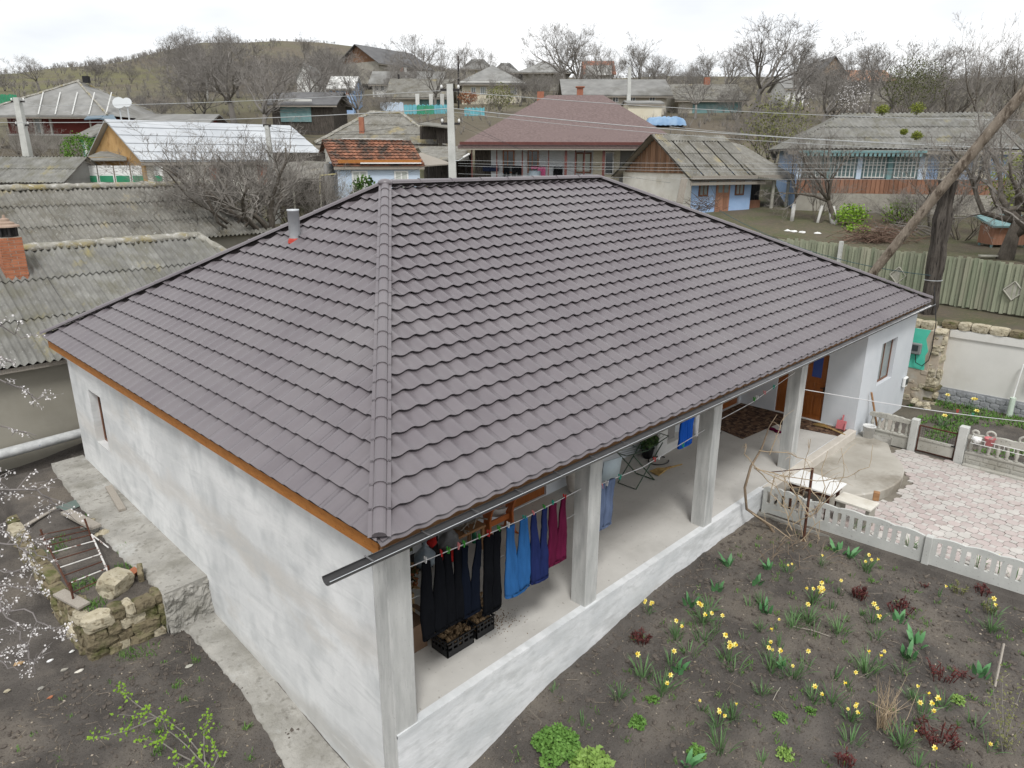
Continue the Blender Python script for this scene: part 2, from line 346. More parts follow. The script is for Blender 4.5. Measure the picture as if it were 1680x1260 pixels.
# ------------------------------------------------------------------ slope generator: rows of overlapping sheets or tiles
def slope_pieces(O, eU, eV, S, umin, umax, p, r, prof, step, ncol, over=.06, lip=.007, u_off=0.0):
    """cut a roof slope into pieces; yields (matrix, MB or None for the full piece, centre)"""
    O, eU, eV = Vector(O), Vector(eU).normalized(), Vector(eV).normalized(); Nn = eU.cross(eV).normalized()
    nr = int(math.ceil(S/r-1e-6)); out = []
    def piece(u0, v0, clip):
        m = MB(); cols = []
        for k in range(ncol+1):
            lu = p*k/ncol; u = u0+lu
            if clip:
                vm = S
                if umin > 1e-6: vm = min(vm, u/umin*S)
                if umax > 1e-6: vm = min(vm, (clip-u)/umax*S)
                ve = min(v0+r+over, vm)
            else: ve = v0+r+over
            if ve <= v0+.004 or (clip and (u < -1e-6 or u > clip+1e-6)): cols.append(None); continue
            z = prof(u-u_off)
            i = len(m.v)
            m.v += [(lu, 0, z+step-lip), (lu, 0, z+step), (lu, ve-v0, z+step*(1-(ve-v0)/r)), (lu, 0, z+step)]
            cols.append(i)
        for k in range(ncol):
            a, b = cols[k], cols[k+1]
            if a is None or b is None: continue
            m.f += [(a, b, b+1, a+1), (a+3, b+3, b+2, a+2)]
        return m
    W = None
    full = piece(0, 0, None)
    for j in range(nr):
        v0 = j*r
        a = umin*v0/S; b_ = LEN[0]-umax*v0/S
        i0 = int(math.floor(a/p)); i1 = int(math.ceil(b_/p))
        for i in range(i0, i1):
            u0 = i*p
            vt = min(v0+r+over, S)
            isfull = (u0 >= umin*vt/S-1e-6) and (u0+p <= LEN[0]-umax*vt/S+1e-6) and v0+r+over <= S and u0 >= 0 and u0+p <= LEN[0]+1e-6
            org = O+eU*u0+eV*v0
            mtx = Matrix(((eU.x, eV.x, Nn.x, org.x), (eU.y, eV.y, Nn.y, org.y), (eU.z, eV.z, Nn.z, org.z), (0, 0, 0, 1)))
            if isfull: out.append((mtx, None, org+eU*p/2+eV*r/2))
            else:
                m = piece(u0, v0, LEN[0])
                if m.f: out.append((mtx, m, org+eU*p/2+eV*r/2))
    return full, out
LEN = [0]
def roof_slope(root_loc, parent, slopes, p, r, prof, step, ncol, material, name, keep=300, restname='tile_field', mat_rest=None, over=.06, lip=.007, jitter=0, tilt=0):
    """slopes: (O,eU,eV,S,umin,umax,length). Largest pieces become objects, the rest one stuff part."""
    allp = []
    for (O, eU, eV, S, a, b, Ln) in slopes:
        LEN[0] = Ln
        full, out = slope_pieces(O, eU, eV, S, a, b, p, r, prof, step, ncol, over, lip)
        me = full.mesh(name, True); me.materials.append(material)
        Nn = Vector(eU).cross(Vector(eV)).normalized()
        for mt, m, c in out:
            tocam = Vector((CX, CY, CZ))-c
            w = tocam.dot(Nn)/tocam.length**3
            allp.append((w, mt, m, me, full))
    allp.sort(key=lambda t: -t[0])
    rest = MB(); off = Matrix.Translation(-Vector(root_loc)); nobj = 0
    for w, mt, m, me, full in allp:
        if nobj < keep and w > 0:
            if m is None: me2 = me
            else: me2 = m.mesh(name, True); me2.materials.append(material)
            o = bpy.data.objects.new(name, me2); link(o, parent); mm = off @ mt
            if jitter: mm = mm @ Matrix.Translation((0, random.uniform(-jitter, jitter), random.uniform(0, jitter*.4))) @ Matrix.Rotation(random.uniform(-jitter, jitter)*.25, 4, 'Z')
            if tilt: mm = mm @ Matrix.Rotation(random.gauss(0, tilt), 4, 'X') @ Matrix.Rotation(random.gauss(0, tilt), 4, 'Y')
            o.matrix_local = mm; nobj += 1
        else:
            src = m or full; mm = off @ mt
            rest.add([mm @ Vector(q) for q in src.v], src.f)
    if rest.f: stuff(obj(restname, rest, material, parent, smooth=True))
def wall_holes(W, H, T, holes, us=()):
    """wall in local x (0..W), z (0..H), front face y=0, back y=T, with rectangular holes (x0,x1,z0,z1)"""
    m = MB(); xs = sorted(set([0, W]+[h[0] for h in holes]+[h[1] for h in holes]+list(us))); zs = sorted(set([0, H]+[h[2] for h in holes]+[h[3] for h in holes]))
    def solid(i, j):
        if i < 0 or j < 0 or i >= len(xs)-1 or j >= len(zs)-1: return False
        x, z = (xs[i]+xs[i+1])/2, (zs[j]+zs[j+1])/2
        return not any(h[0] < x < h[1] and h[2] < z < h[3] for h in holes)
    for i in range(len(xs)-1):
        for j in range(len(zs)-1):
            if not solid(i, j): continue
            a, b, c, d = xs[i], xs[i+1], zs[j], zs[j+1]
            m.quad((a, 0, c), (b, 0, c), (b, 0, d), (a, 0, d)); m.quad((b, T, c), (a, T, c), (a, T, d), (b, T, d))
            if not solid(i-1, j): m.quad((a, T, c), (a, 0, c), (a, 0, d), (a, T, d))
            if not solid(i+1, j): m.quad((b, 0, c), (b, T, c), (b, T, d), (b, 0, d))
            if not solid(i, j-1): m.quad((a, T, c), (b, T, c), (b, 0, c), (a, 0, c))
            if not solid(i, j+1): m.quad((a, 0, d), (b, 0, d), (b, T, d), (a, T, d))
    return m
def xf(mb, mtx):
    mb.v = [tuple(mtx @ Vector(p)) for p in mb.v]; return mb
def RZ(a, o=(0, 0, 0)): return Matrix.Translation(o) @ Matrix.Rotation(a, 4, 'Z')

# ------------------------------------------------------------------ main house
H = thing('brown_roofed_house', 'large white house with brown metal tile hip roof in the foreground', 'house', (10.5, 7, 0))
HL = Vector(H.location)
EZ, RZ_, L0, W0, A1, A2 = 3.2, 6.9, 21.35, 14.3, 5.5, 8.25
rise = RZ_-EZ
# roof: dark underlay, then every tile
und = MB(); t = -.05
c = [(.05, .05, EZ+t), (L0-.05, .05, EZ+t), (L0-.05, W0-.05, EZ+t), (.05, W0-.05, EZ+t), (A1, W0/2, RZ_+t), (L0-A2, W0/2, RZ_+t)]
und.add(c, [(0, 1, 5, 4), (1, 2, 5), (2, 3, 4, 5), (3, 0, 4)])
roof = obj('roof', und, M['deck'], H, world=True)
def mtile(u):
    t_ = (u/.3335) % 1.0
    # broad trough, rounded crest
    q = .5-.5*math.cos(2*PI*t_)
    return .047*(q**1.5) - .008*math.sin(2*PI*t_)
def slope_def(O, eU, run, umin, umax, Ln):
    S = math.hypot(run[0], rise) if False else math.sqrt(run.length**2+rise**2)
    return (O, eU, (run.x/S, run.y/S, rise/S), S, umin, umax, Ln)
slopes = [slope_def((0, 0, EZ), (1, 0, 0), Vector((0, W0/2, 0)), A1, A2, L0),
          slope_def((0, W0, EZ), (0, -1, 0), Vector((A1, 0, 0)), W0/2, W0/2, W0),
          slope_def((L0, 0, EZ), (0, 1, 0), Vector((-A2, 0, 0)), W0/2, W0/2, W0),
          slope_def((L0, W0, EZ), (-1, 0, 0), Vector((0, -W0/2, 0)), A2, A1, L0)]
roof_slope(HL, roof, slopes, .3335, .361, mtile, .047, 12, M['tile'], 'tile', 300, 'tile_field', lip=.008, over=.13, tilt=.004)
for (O, eU, eV, S_, _a, _b, Ln) in slopes[:1]:
    O, eU, eV = Vector(O), Vector(eU), Vector(eV); Nn = eU.cross(eV); m = MB(); n_ = int(Ln/.042)
    for k in range(n_+1):
        u = Ln*k/n_; z = mtile(u)+.006; m.v += [tuple(O+eU*u+eV*v+Nn*(z+dz)) for v, dz in ((.10, .0), (-.035, -.004), (-.038, -.012))]
    for k in range(n_): m.f += [(3*k, 3*k+1, 3*k+4, 3*k+3), (3*k+1, 3*k+2, 3*k+5, 3*k+4)]
    obj('eave_strip', m, M['tile'], roof, world=True, smooth=True)
def ridge_run(a, b, seg, parent, r=.085, last=False):
    """overlapping half-round ridge caps with flat flanges from a up to b"""
    a, b = Vector(a), Vector(b); d = b-a; n = max(1, round(d.length/seg)); t_ = d.normalized()
    side = t_.cross(Vector((0, 0, 1))).normalized(); up = side.cross(t_).normalized()
    for i in range(n):
        p0 = a+d*(i/n)-t_*.015; p1 = a+d*((i+1)/n)+t_*.03; m = MB(); rings = []
        for p, k, dz in ((p0, 1.05, .010), (p0+t_*.03, 1.0, .002), (p1, .975, -.004)):
            ring = []
            for w, h in [(-1.62, -.12), (-1.08, .02)]+[(-math.cos(PI*q/6), .02+math.sin(PI*q/6)*.8) for q in range(7)]+[(1.08, .02), (1.62, -.12)]:
                ff = abs(w) > 1.05
                ring.append(p+side*(w*r*(1 if ff else k))+up*(h*r*(1 if ff else k)+(0 if ff else dz)))
            rings.append(ring)
        o_ = len(m.v)
        for ring in rings: m.v += [tuple(q) for q in ring]
        K = len(rings[0])
        for j in range(2):
            for q in range(K-1): m.f.append((o_+j*K+q, o_+j*K+q+1, o_+(j+1)*K+q+1, o_+(j+1)*K+q))
        m.f.append(tuple(o_+q for q in range(1, K-1)))
        obj('ridge_cap', m, M['tile'], parent, world=True, smooth=False)
up_ = .10
AP, EP = (A1, W0/2, RZ_+up_), (L0-A2, W0/2, RZ_+up_)
ridge_run((.02, .02, EZ+.10), AP, .40, roof); ridge_run((.02, W0-.02, EZ+.10), AP, .9, roof)
ridge_run(AP, EP, .95, roof); ridge_run((L0-.02, .02, EZ+.10), EP, .9, roof); ridge_run((L0-.02, W0-.02, EZ+.10), EP, .9, roof)
fl = MB()
for p_, q_ in (((.1, .1, EZ+.05), AP), ((.1, W0-.1, EZ+.05), AP), (AP, EP), ((L0-.1, .1, EZ+.05), EP), ((L0-.1, W0-.1, EZ+.05), EP)):
    p_, q_ = Vector(p_), Vector(q_)-Vector((0, 0, .06)); obj('ridge_filler', MB().tube([p_-Vector((0, 0, .02)), q_], .085, 6), M['deck'], roof, world=True)
obj('apex_cap', MB().blob((A1, W0/2, RZ_+.10), (.17, .17, .09), 3, 10, 6, .02), M['tile'], roof, world=True, smooth=True)
# flue pipe
fx, fy = 3.85, 8.3; fz = EZ+fx*rise/A1
pp = obj('flue_pipe', MB().lathe([(.125, -.2), (.125, .62), (.132, .62), (.132, .66), (.118, .66), (.118, .45)], 20, (fx, fy, fz), caps=False), M['galv'], roof, world=True, smooth=True)
obj('flashing', MB().lathe([(.17, -.06), (.145, .02), (.128, .045)], 16, (fx, fy, fz), caps=False), M['redseal'], pp, world=True)
# fascia boards, soffit and porch beam
obj('fascia_board', MB().bb(.07, .10, .14, W0-.1, EZ-.25, EZ-.045), M['fascia'], H, world=True)
obj('fascia_board', MB().bb(.10, L0-.1, .10, .135, EZ-.295, EZ-.06), M['beam'], H, world=True)
obj('fascia_board', MB().bb(L0-.13, L0-.10, .14, W0-.1, EZ-.225, EZ-.055), M['fascia'], H, world=True)
obj('fascia_board', MB().bb(.10, L0-.1, W0-.13, W0-.10, EZ-.225, EZ-.055), M['fascia'], H, world=True)
sof = MB()
for i in range(34):
    y0 = .14+i*.108; sof.bb(.3, 16.58, y0, y0+.104, EZ-.235, EZ-.215)
obj('porch_ceiling', sof, M['soffit'], H, world=True)
obj('eave_beam', MB().bb(.62, 16.58, .36, .58, EZ-.42, EZ-.24), M['beam'], H, world=True)
# gutter
g = MB(); y0, z0, r_ = -.085, 3.125, .08; N_ = 9
for sgn, rr in ((1, r_), (-1, r_-.006)):
    o_ = len(g.v)
    for x in (-.78, L0-.05):
        zz = z0 - (.0 if x < 0 else .0)
        for k in range(N_+1):
            a = PI+PI*k/N_; g.v.append((x, y0+rr*math.cos(a), zz+rr*math.sin(a)))
    for k in range(N_):
        q = (o_+k, o_+k+1, o_+N_+1+k+1, o_+N_+1+k); g.f.append(q if sgn > 0 else q[::-1])
K = N_+1
for k in range(N_): g.f.append((k, k+1, 2*K+k+1, 2*K+k)); g.f.append((K+k+1, K+k, 3*K+k, 3*K+k+1))
for k in (0, N_): g.f.append((k, K+k, 3*K+k, 2*K+k))
gut = obj('gutter', g, M['gutter'], H, world=True, smooth=True)
rim = MB()
rim.tube([(-.78, y0-r_, z0), (L0-.05, y0-r_, z0)], .0045, 6); obj('gutter_rim', rim, M['galv'], gut, world=True)
for i in range(26):
    x = -.2+i*.83
    obj('gutter_bracket', MB().bb(x-.012, x+.012, y0-r_-.002, y0+r_+.02, z0+.004, z0+.010), M['gutter'], gut, world=True)
# left wall with deep window
XL = .28
ys0, ys1 = .62, 13.65
wl = wall_holes(ys1-ys0, 3.06+1.9, .32, [(ys1-12.25, ys1-11.38, .90+1.9, 2.24+1.9)])
xf(wl, RZ(-PI/2, (XL, ys1, -1.9)))
lw = obj('left_wall', wl, M['plaster'], H, world=True)
def win_unit(parent, O, ang, w, h, fmat, gmat, mull=(.5,), trans=(), t=.05, fw_=.055, name='window', sill=None):
    """window as part: frame bars (sub-part) and pane; O = lower-left corner on the outside, local x to the right"""
    m4 = RZ(ang, O)
    f = MB(); f.bb(0, fw_, 0, t, 0, h); f.bb(w-fw_, w, 0, t, 0, h); f.bb(fw_, w-fw_, 0, t, 0, fw_); f.bb(fw_, w-fw_, 0, t, h-fw_, h)
    for q in mull: f.bb(w*q-fw_*.4, w*q+fw_*.4, .004, t-.004, fw_, h-fw_)
    for q in trans: f.bb(fw_, w-fw_, .006, t-.006, h*q-fw_*.35, h*q+fw_*.35)
    wd = obj(name, xf(f, m4), fmat, parent, world=True)
    obj('pane', xf(MB().bb(fw_*.5, w-fw_*.5, t*.45, t*.6, fw_*.5, h-fw_*.5), m4), gmat, wd, world=True)
    if sill: obj('sill', xf(MB().bb(-.04, w+.04, -.06, .02, -.05, 0), m4), sill, wd, world=True)
    return wd
win_unit(H, (XL+.17, 12.25, .90), -PI/2, .87, 1.34, M['winframe'], M['glass'], (.5,))
# porch floor, plinth, columns, back wall
pl = MB(); pl.bb(.30, 16.6, .28, .60, -1.9, -.012)
obj('plinth', pl, M['plinth'], H, world=True)
obj('porch_floor', MB().bb(.34, 16.6, .40, 3.75, -.35, 0), M['floor'], H, world=True)
obj('porch_edge', MB().bb(.30, 11.16, .275, .42, -.06, .004), M['plinth'], H, world=True)
obj('porch_curb', MB().bb(11.16, 16.58, .12, .34, -.4, .045), M['curb'], H, world=True, bevel=.015)
def column(x0, x1, y0_, y1_, z0_, z1_, seed):
    rd = random.Random(seed); m = MB(); rings = []
    n = 9
    for i in range(n+1):
        z = z0_+(z1_-z0_)*i/n; k = lambda: rd.uniform(-.007, .007)
        b = .012
        rings.append([Vector((x0+b+k(), y0_+k()*.6, z)), Vector((x1-b+k(), y0_+k()*.6, z)), Vector((x1+k(), y0_+b, z)), Vector((x1+k(), y1_-b, z)), Vector((x1-b, y1_+k(), z)), Vector((x0+b, y1_, z)), Vector((x0+k()*.6, y1_-b, z)), Vector((x0+k()*.6, y0_+b, z))])
    m.tube_rings(rings); return m
obj('corner_column', column(.283, .66, .30, .62, -1.9, 2.97, 1), M['column'], H, world=True)
for i, x in enumerate((4.40, 8.42, 12.60)):
    obj('porch_column', column(x, x+.33, .32, .65, -.01, 2.79, 5+i), M['column'], H, world=True)
bw = wall_holes(16.0, 2.98, .2, [(5.35, 6.6, .02, 2.1), (14.75, 15.85, .02, 2.1), (9.3, 10.3, .9, 2.1)])
obj('porch_wall', xf(bw, RZ(0, (.6, 3.75, 0))), M['wallgrey'], H, world=True)
def panel_door(parent, O, ang, w, h, glasspane=None, dmat=None, handle_side=1):
    m4 = RZ(ang, O); dmat = dmat or M['door']
    f = MB(); f.bb(0, w, .0, .045, 0, h)
    d = obj('door', xf(f, m4), dmat, parent, world=True)
    for (a, b, c0, c1) in ((.14, .46, .08, .36), (.54, .86, .08, .36), (.14, .46, .42, .56), (.54, .86, .42, .56)):
        obj('door_panel', xf(MB().bb(w*a, w*b, -.012, .002, h*c0, h*c1), m4), dmat, d, world=True, bevel=.008)
    if glasspane: obj('pane', xf(MB().bb(w*.28, w*.72, -.006, .004, h*.64, h*.95), m4), glasspane, d, world=True)
    else: obj('door_panel', xf(MB().bb(w*.2, w*.8, -.012, .002, h*.62, h*.94), m4), dmat, d, world=True, bevel=.008)
    x = w*.93 if handle_side > 0 else w*.07
    hm = MB(); hm.box((x, -.02, h*.48), (.03, .03, .16)); hm.box((x-.045*handle_side, -.05, h*.5), (.12, .02, .02)); obj('handle', xf(hm, m4), M['black'], d, world=True)
    return d
M['blueglass'] = glass('blue_tinted_pane', (.03, .06, .22), .15)
panel_door(H, (5.95, 3.80, .02), 0, .62, 2.08); panel_door(H, (6.575, 3.80, .02), 0, .62, 2.08, handle_side=-1)
panel_door(H, (15.36, 3.80, .02), 0, 1.08, 2.08)
win_unit(H, (9.9, 3.82, .9), 0, 1.0, 1.2, M['white'], M['glassgrey'])
# wing
XW, YW = 16.6, .20
wl2 = wall_holes(3.75-YW-.25, 3.5, .25, [(3.75-2.62, 3.75-1.98, .52, 2.58), (3.75-1.80, 3.75-1.17, .52, 2.58)])
obj('wing_side_wall', xf(wl2, RZ(-PI/2, (XW, 3.75, -.5))), M['wallgrey'], H, world=True)
d1 = panel_door(H, (XW+.06, 2.62, .02), -PI/2, .64, 2.06, None)
d2 = panel_door(H, (XW+.06, 1.80, .02), -PI/2, .63, 2.06, M['blueglass'])
obj('door_sill', MB().bb(XW-.03, XW+.02, 1.17, 2.62, .004, .03), M['white'], H, world=True)
wf = wall_holes(4.3, 3.5, .25, [(1.35, 2.68, 1.55, 2.85)])
obj('wing_front_wall', xf(wf, RZ(0, (XW+.002, YW, -.5))), M['wallgrey'], H, world=True)
win_unit(H, (XW+1.35, YW+.12, 1.05), 0, 1.33, 1.30, M['winframe'], M['glassgrey'], (.5,))
obj('right_wall', MB().bb(20.65, 20.9, .46, 13.65, -.6, 3.0), M['plaster'], H, world=True)
obj('back_wall', MB().bb(.62, 20.64, 13.4, 13.65, -.6, 3.0), M['plaster'], H, world=True)
# ------------------------------------------------------------------ ground-level structure round the house
def slabpoly(name, pts, thick, m_, kind=True, seed=0, jag=.0):
    """slab from outline of (x,y,z) top points"""
    mb = MB(); n = len(pts); rd = random.Random(seed)
    top = [Vector(p)+Vector((rd.uniform(-jag, jag), rd.uniform(-jag, jag), rd.uniform(-jag, jag)*.3)) for p in pts]
    mb.add(top+[p-Vector((0, 0, thick)) for p in top], [tuple(range(n)), tuple(range(n, 2*n))[::-1]]+[((i+1) % n, i, n+i, n+(i+1) % n) for i in range(n)])
    return mb
def strip(y0, y1, n, xin, xout, zf, thick, seed, rough=.03):
    rd = random.Random(seed); mb = MB(); K = 7; rows = []
    for i in range(n+1):
        y = y0+(y1-y0)*i/n; xo = xout(y)+rd.uniform(-rough, rough)
        row = [Vector((xin+(xo-xin)*k/(K-1), y+(rd.uniform(-rough, rough) if 0 < i < n else 0), zf(y)+rd.uniform(-1, 1)*rough*.25-.02*k/(K-1))) for k in range(K)]
        row.append(Vector((xo-.02, y, zf(y)-thick))); rows.append(row)
    o = len(mb.v)
    for r_ in rows: mb.v += [tuple(p) for p in r_]
    for i in range(n):
        for k in range(K): mb.f.append((o+i*(K+1)+k, o+i*(K+1)+k+1, o+(i+1)*(K+1)+k+1, o+(i+1)*(K+1)+k))
    for i, sg in ((0, 1), (n, -1)):
        r_ = rows[i]
        for k in range(K-1):
            a, b = r_[k], r_[k+1]; q = (a, b, b-Vector((0, 0, thick)), a-Vector((0, 0, thick))); mb.quad(*(q if sg > 0 else q[::-1]))
    return mb
struct('concrete_walk_upper', strip(6.35, 13.95, 60, .30, lambda y: lerp(y, [6.2, 8.8, 14], [-.52, -.66, -.45]), lambda y: lerp(y, [6.3, 8.1, 13.6], [-.20, -.15, .03]), .95, 3, .02), M['sidewalk'], smooth=True)
struct('concrete_walk_lower', strip(-.35, 6.36, 60, .30, lambda y: lerp(y, [0, 2.2, 4.1, 6.3], [-.52, -.42, -.24, -.30]), lambda y: lerp(y, [-.4, .3, 2.2, 3.9, 6.4], [-1.62, -1.56, -1.42, -1.17, -.96]), .4, 4, .02), M['sidewalk'], smooth=True)
# rough concrete end of the upper walk
rw = MB(); nu, nv = 34, 26; rw.v = []
for j in range(nv+1):
    for i in range(nu+1):
        u, v = i/nu, j/nv; x = -.56+.88*u; z = -1.08+.87*v
        rw.v.append((x, 6.34-.10*(1-v)-.09*fbm(x*4, z*4, 2)-.03*fbm(x*14, z*14, 5)+(.06 if v > .96 else 0), z+.03*fbm(x*3, 1, 7)))
rw.f = [(j*(nu+1)+i, j*(nu+1)+i+1, (j+1)*(nu+1)+i+1, (j+1)*(nu+1)+i) for j in range(nv) for i in range(nu)]
obj('rough_edge', rw, M['sidewalk'], bpy.data.objects['concrete_walk_upper'])
def rough_block(c, d, rz=0, seed=0, j=.06, rx=0):
    '''hewn stone: a subdivided box with uneven faces and knocked-off corners'''
    rd_ = random.Random(seed); m = MB(); n = 3; idx = {}; R_ = Matrix.Rotation(rz, 3, 'Z') @ Matrix.Rotation(rx, 3, 'X'); c = Vector(c)
    def vert(i, k, l):
        if (i, k, l) not in idx:
            p = [i/n*2-1, k/n*2-1, l/n*2-1]; e = sum(abs(q) > .99 for q in p); f = (1, 1, .95, .86)[e]
            p = Vector([q*f*h/2 for q, h in zip(p, d)])+Vector([rd_.uniform(-j, j)*h*.6 for h in d]); idx[(i, k, l)] = len(m.v); m.v.append(tuple(c+R_ @ p))
        return idx[(i, k, l)]
    for a in range(n):
        for b in range(n):
            for s_ in (0, n):
                q = [(vert(a, b, s_), vert(a+1, b, s_), vert(a+1, b+1, s_), vert(a, b+1, s_)), (vert(a, s_, b), vert(a, s_, b+1), vert(a+1, s_, b+1), vert(a+1, s_, b)), (vert(s_, a, b), vert(s_, a+1, b), vert(s_, a+1, b+1), vert(s_, a, b+1))]
                for f in q: m.f.append(f if s_ else f[::-1])
    return m
# field-stone retaining wall: every stone a part
SW = thing('stone_retaining_wall', 'low mossy fieldstone retaining wall round the raised bed on the left', 'wall', (-1.2, 6.6, -1.1))
M['fieldstone'] = mat('mossy_fieldstone', (.165, .135, .082), (.29, .245, .16), 5, .95, .9, 12, rnd=.22, big=((.095, .10, .035), 2.5, .48, .64), fine=((.08, .062, .042), 9, .58, .7), bdist=.06)
M['limestone'] = mat('pale_limestone', (.37, .325, .225), (.52, .47, .36), 5, .95, .8, 14, rnd=.12, fine=((.24, .20, .135), 11, .56, .68), bdist=.05)
core = MB(); core.bb(-1.70, -.3, 6.62, 6.75, -1.3, -.35); core.bb(-1.70, -1.6, 6.66, 11.8, -1.3, -.36)
obj('core', core, M['soil'], SW, world=True)
rd = random.Random(11); idx = 0
for row in range(4):
    x = -1.86
    while x < -.38:
        w = rd.uniform(.14, .50); h = rd.uniform(.19, .25); z = -1.12+row*.215
        obj('stone', rough_block((x+w/2, 6.60+rd.uniform(-.04, .04), z+h/2), (w*1.04, .34, h*1.04), rd.uniform(-.12, .12), 100+idx, .10, rd.uniform(-.1, .1)), M['fieldstone'] if rd.random() < .8 else M['limestone'], SW, world=True); x += w; idx += 1
for row in range(4):
    y = 6.75
    while y < 11.6:
        w = rd.uniform(.16, .55); h = rd.uniform(.18, .24); z = lerp(y, [6.6, 11.6], [-1.1, -.62])+row*.20
        if z < -.42: obj('stone', rough_block((-1.76+rd.uniform(-.04, .04), y+w/2, z+h/2), (.34, w*1.04, h*1.04), rd.uniform(-.12, .12), 300+idx, .10, rd.uniform(-.1, .1)), M['fieldstone'] if rd.random() < .75 else M['limestone'], SW, world=True)
        y += w; idx += 1
# loose stones and boards on the raised bed
def loose(name, mb, m_, label, cat, group=None, **k): return tag(obj(name, mb, m_, **k), label, cat, group)
loose('limestone_block', rough_block((-1.10, 7.18, -.10), (.52, .42, .36), .5, 21, .09, .2), M['limestone'], 'big yellowish limestone block on the raised bed', 'stone')
loose('brick_fragment', MB().box((-.72, 7.42, -.17), (.20, .13, .12), .5, .5), M['brick'], 'broken orange brick leaning beside the limestone block', 'brick')
loose('stone_slab', MB().box((-.62, 7.25, -.13), (.10, .30, .26), -.3, .3), M['fieldstone'], 'flat brown stone slab leaning behind the broken brick', 'stone', bevel=.02)
for i, (x, y, r_) in enumerate([(-.68, 9.75, .10), (-.60, 9.45, .11), (-.80, 10.05, .09), (-.64, 10.15, .12), (-.56, 9.95, .08), (-.72, 9.5, .07)]):
    loose('rubble_stone', MB().blob((x, y, -.2+r_*.4), (r_, r_*1.1, r_*.8), 50+i, 7, 5, .2), M['limestone'] if i % 2 else M['sidewalk'], ('nearest', 'second', 'farthest', 'second farthest', 'innermost', 'leftmost')[i]+' pale rubble stone heaped against the edge of the concrete walk', 'stone', 'rubble by the walk')
M['oldwood'] = mat('weathered_board', (.26, .23, .195), (.36, .33, .285), 5, .9, .3, 40, stretch=(8, 8, 1), rnd=.1)
def plank(a, b, w, t, label, mm=None, nm='plank', roll=0):
    a, b = Vector(a), Vector(b); d = b-a; m = MB(); m.box((0, 0, 0), (d.length, w, t), 0, roll)
    o = tag(obj(nm, m, mm or M['oldwood'], bevel=.004), label, 'plank'); o.location = (a+b)/2; o.rotation_euler = (0, -math.asin(d.z/d.length), math.atan2(d.y, d.x)); return o
plank((.16, 11.5, -.01), (.0, 10.1, -.06), .15, .06, 'grey timber plank lying on the concrete walk below the wall')
plank((-.92, 10.9, -.05), (-.72, 9.45, .04), .22, .06, 'wide grey board resting on the rubble stones')
plank((-1.90, 7.75, -.20), (-1.70, 6.95, -.20), .22, .05, 'short weathered board on the mossy retaining wall')
plank((-.95, 11.5, -.15), (-1.7, 10.9, -.1), .10, .03, 'narrow board lying beside the dull green sheet')
loose('sheet_of_plastic', MB().box((-.70, 11.3, -.12), (.55, .34, .012), .4, .12, .1), mat('dull_green_sheet', (.10, .14, .125), (.15, .19, .17), 4, .6, .1), 'dull green plastic sheet beside the upper walk', 'sheet')
# iron bedstead lying on the bed of soil
BD = thing('rusty_bed_frame', 'rusty iron bed frame with peeling white bars on the raised bed', 'bed frame', (-1.3, 8.6, -.2))
def bar(parent, a, b, r_, m_, nm='bar', n=6): return obj(nm, MB().tube([a, b], r_, n), m_, parent, world=True)
M['peelwhite'] = mat('peeling_white', (.55, .53, .50), (.70, .69, .67), 6, .8, .2, fine=((.14, .06, .04), 9, .52, .6))
Aq, Bq, Cq, Dq = Vector((-1.62, 9.5, -.05)), Vector((-.86, 9.3, -.02)), Vector((-1.78, 7.3, -.05)), Vector((-1.12, 7.35, -.02))
bar(BD, Aq, Cq, .018, M['rust'], 'side_rail'); bar(BD, Bq, Dq, .018, M['peelwhite'], 'side_rail')
for i in range(7):
    k = i/6; bar(BD, Aq.lerp(Cq, k), Bq.lerp(Dq, k), .012, M['peelwhite'] if i % 2 else M['rust'], 'slat')
for q in (Aq, Bq): bar(BD, q-Vector((0, 0, .2)), q+Vector((-.05, .1, .35)), .02, M['rust'], 'leg')
for q in (Cq, Dq): bar(BD, q-Vector((0, 0, .2)), q+Vector((0, 0, .22)), .02, M['rust'], 'leg')
bar(BD, Bq, Bq+Vector((.06, -.85, .02)), .014, M['peelwhite'], 'brace'); bar(BD, Aq+Vector((0, .35, -.02)), Bq+Vector((0, .3, -.02)), .012, M['rust'], 'slat'); bar(BD, Aq+Vector((0, .65, -.02)), Bq+Vector((0, .55, -.02)), .012, M['rust'], 'slat')
# ------------------------------------------------------------------ courtyard: platform, pavers, fences
pf = MB(); ring = [(16.6, .20)]+[(14.35+2.32*math.cos(a)*(1 if math.cos(a) > 0 else .92), .15-1.9*math.sin(a)) for a in [PI*k/40 for k in range(1, 40)]]+[(11.9, .13)]
ring = [(16.75, .20), (17.0, -.2), (16.85, -.7)]+[(14.35+2.3*math.cos(a), .10-1.85*math.sin(a)) for a in [PI*k/40 for k in range(8, 40)]]+[(11.95, .11)]
pf.prism(ring, -.52, -.20)
struct('round_step', pf, M['M'] if 'M' in M else mat('stained_screed', (.33, .305, .26), (.47, .445, .395), .8, .8, .15, 40, big=((.23, .205, .165), .6, .5, .66), big2=((.60, .59, .57), .5, .66, .74)), bevel=.03)
struct('landing', MB().bb(16.62, 17.5, -.62, .2, -.52, -.205), M['sidewalk'])
M['paverp'] = mat('pink_paver', (.42, .355, .335), (.50, .44, .415), 1.2, .9, .25, 60, rnd=.08, big=((.49, .455, .425), .6, .48, .66), fine=((.36, .31, .28), 5, .62, .74))
M['paverw'] = mat('pale_paver', (.45, .425, .395), (.54, .515, .48), 1.5, .9, .2, 60, rnd=.08)
M['joint'] = mat('sandy_joint', (.16, .14, .115), (.23, .21, .17), 5, .95, .3)
yard = struct('courtyard', MB().prism([(11.10, .11), (17.35, .11), (17.35, -9), (11.66, -9)][::-1], -.60, -.455), M['joint'])
pit = .27; cc = pit*.36
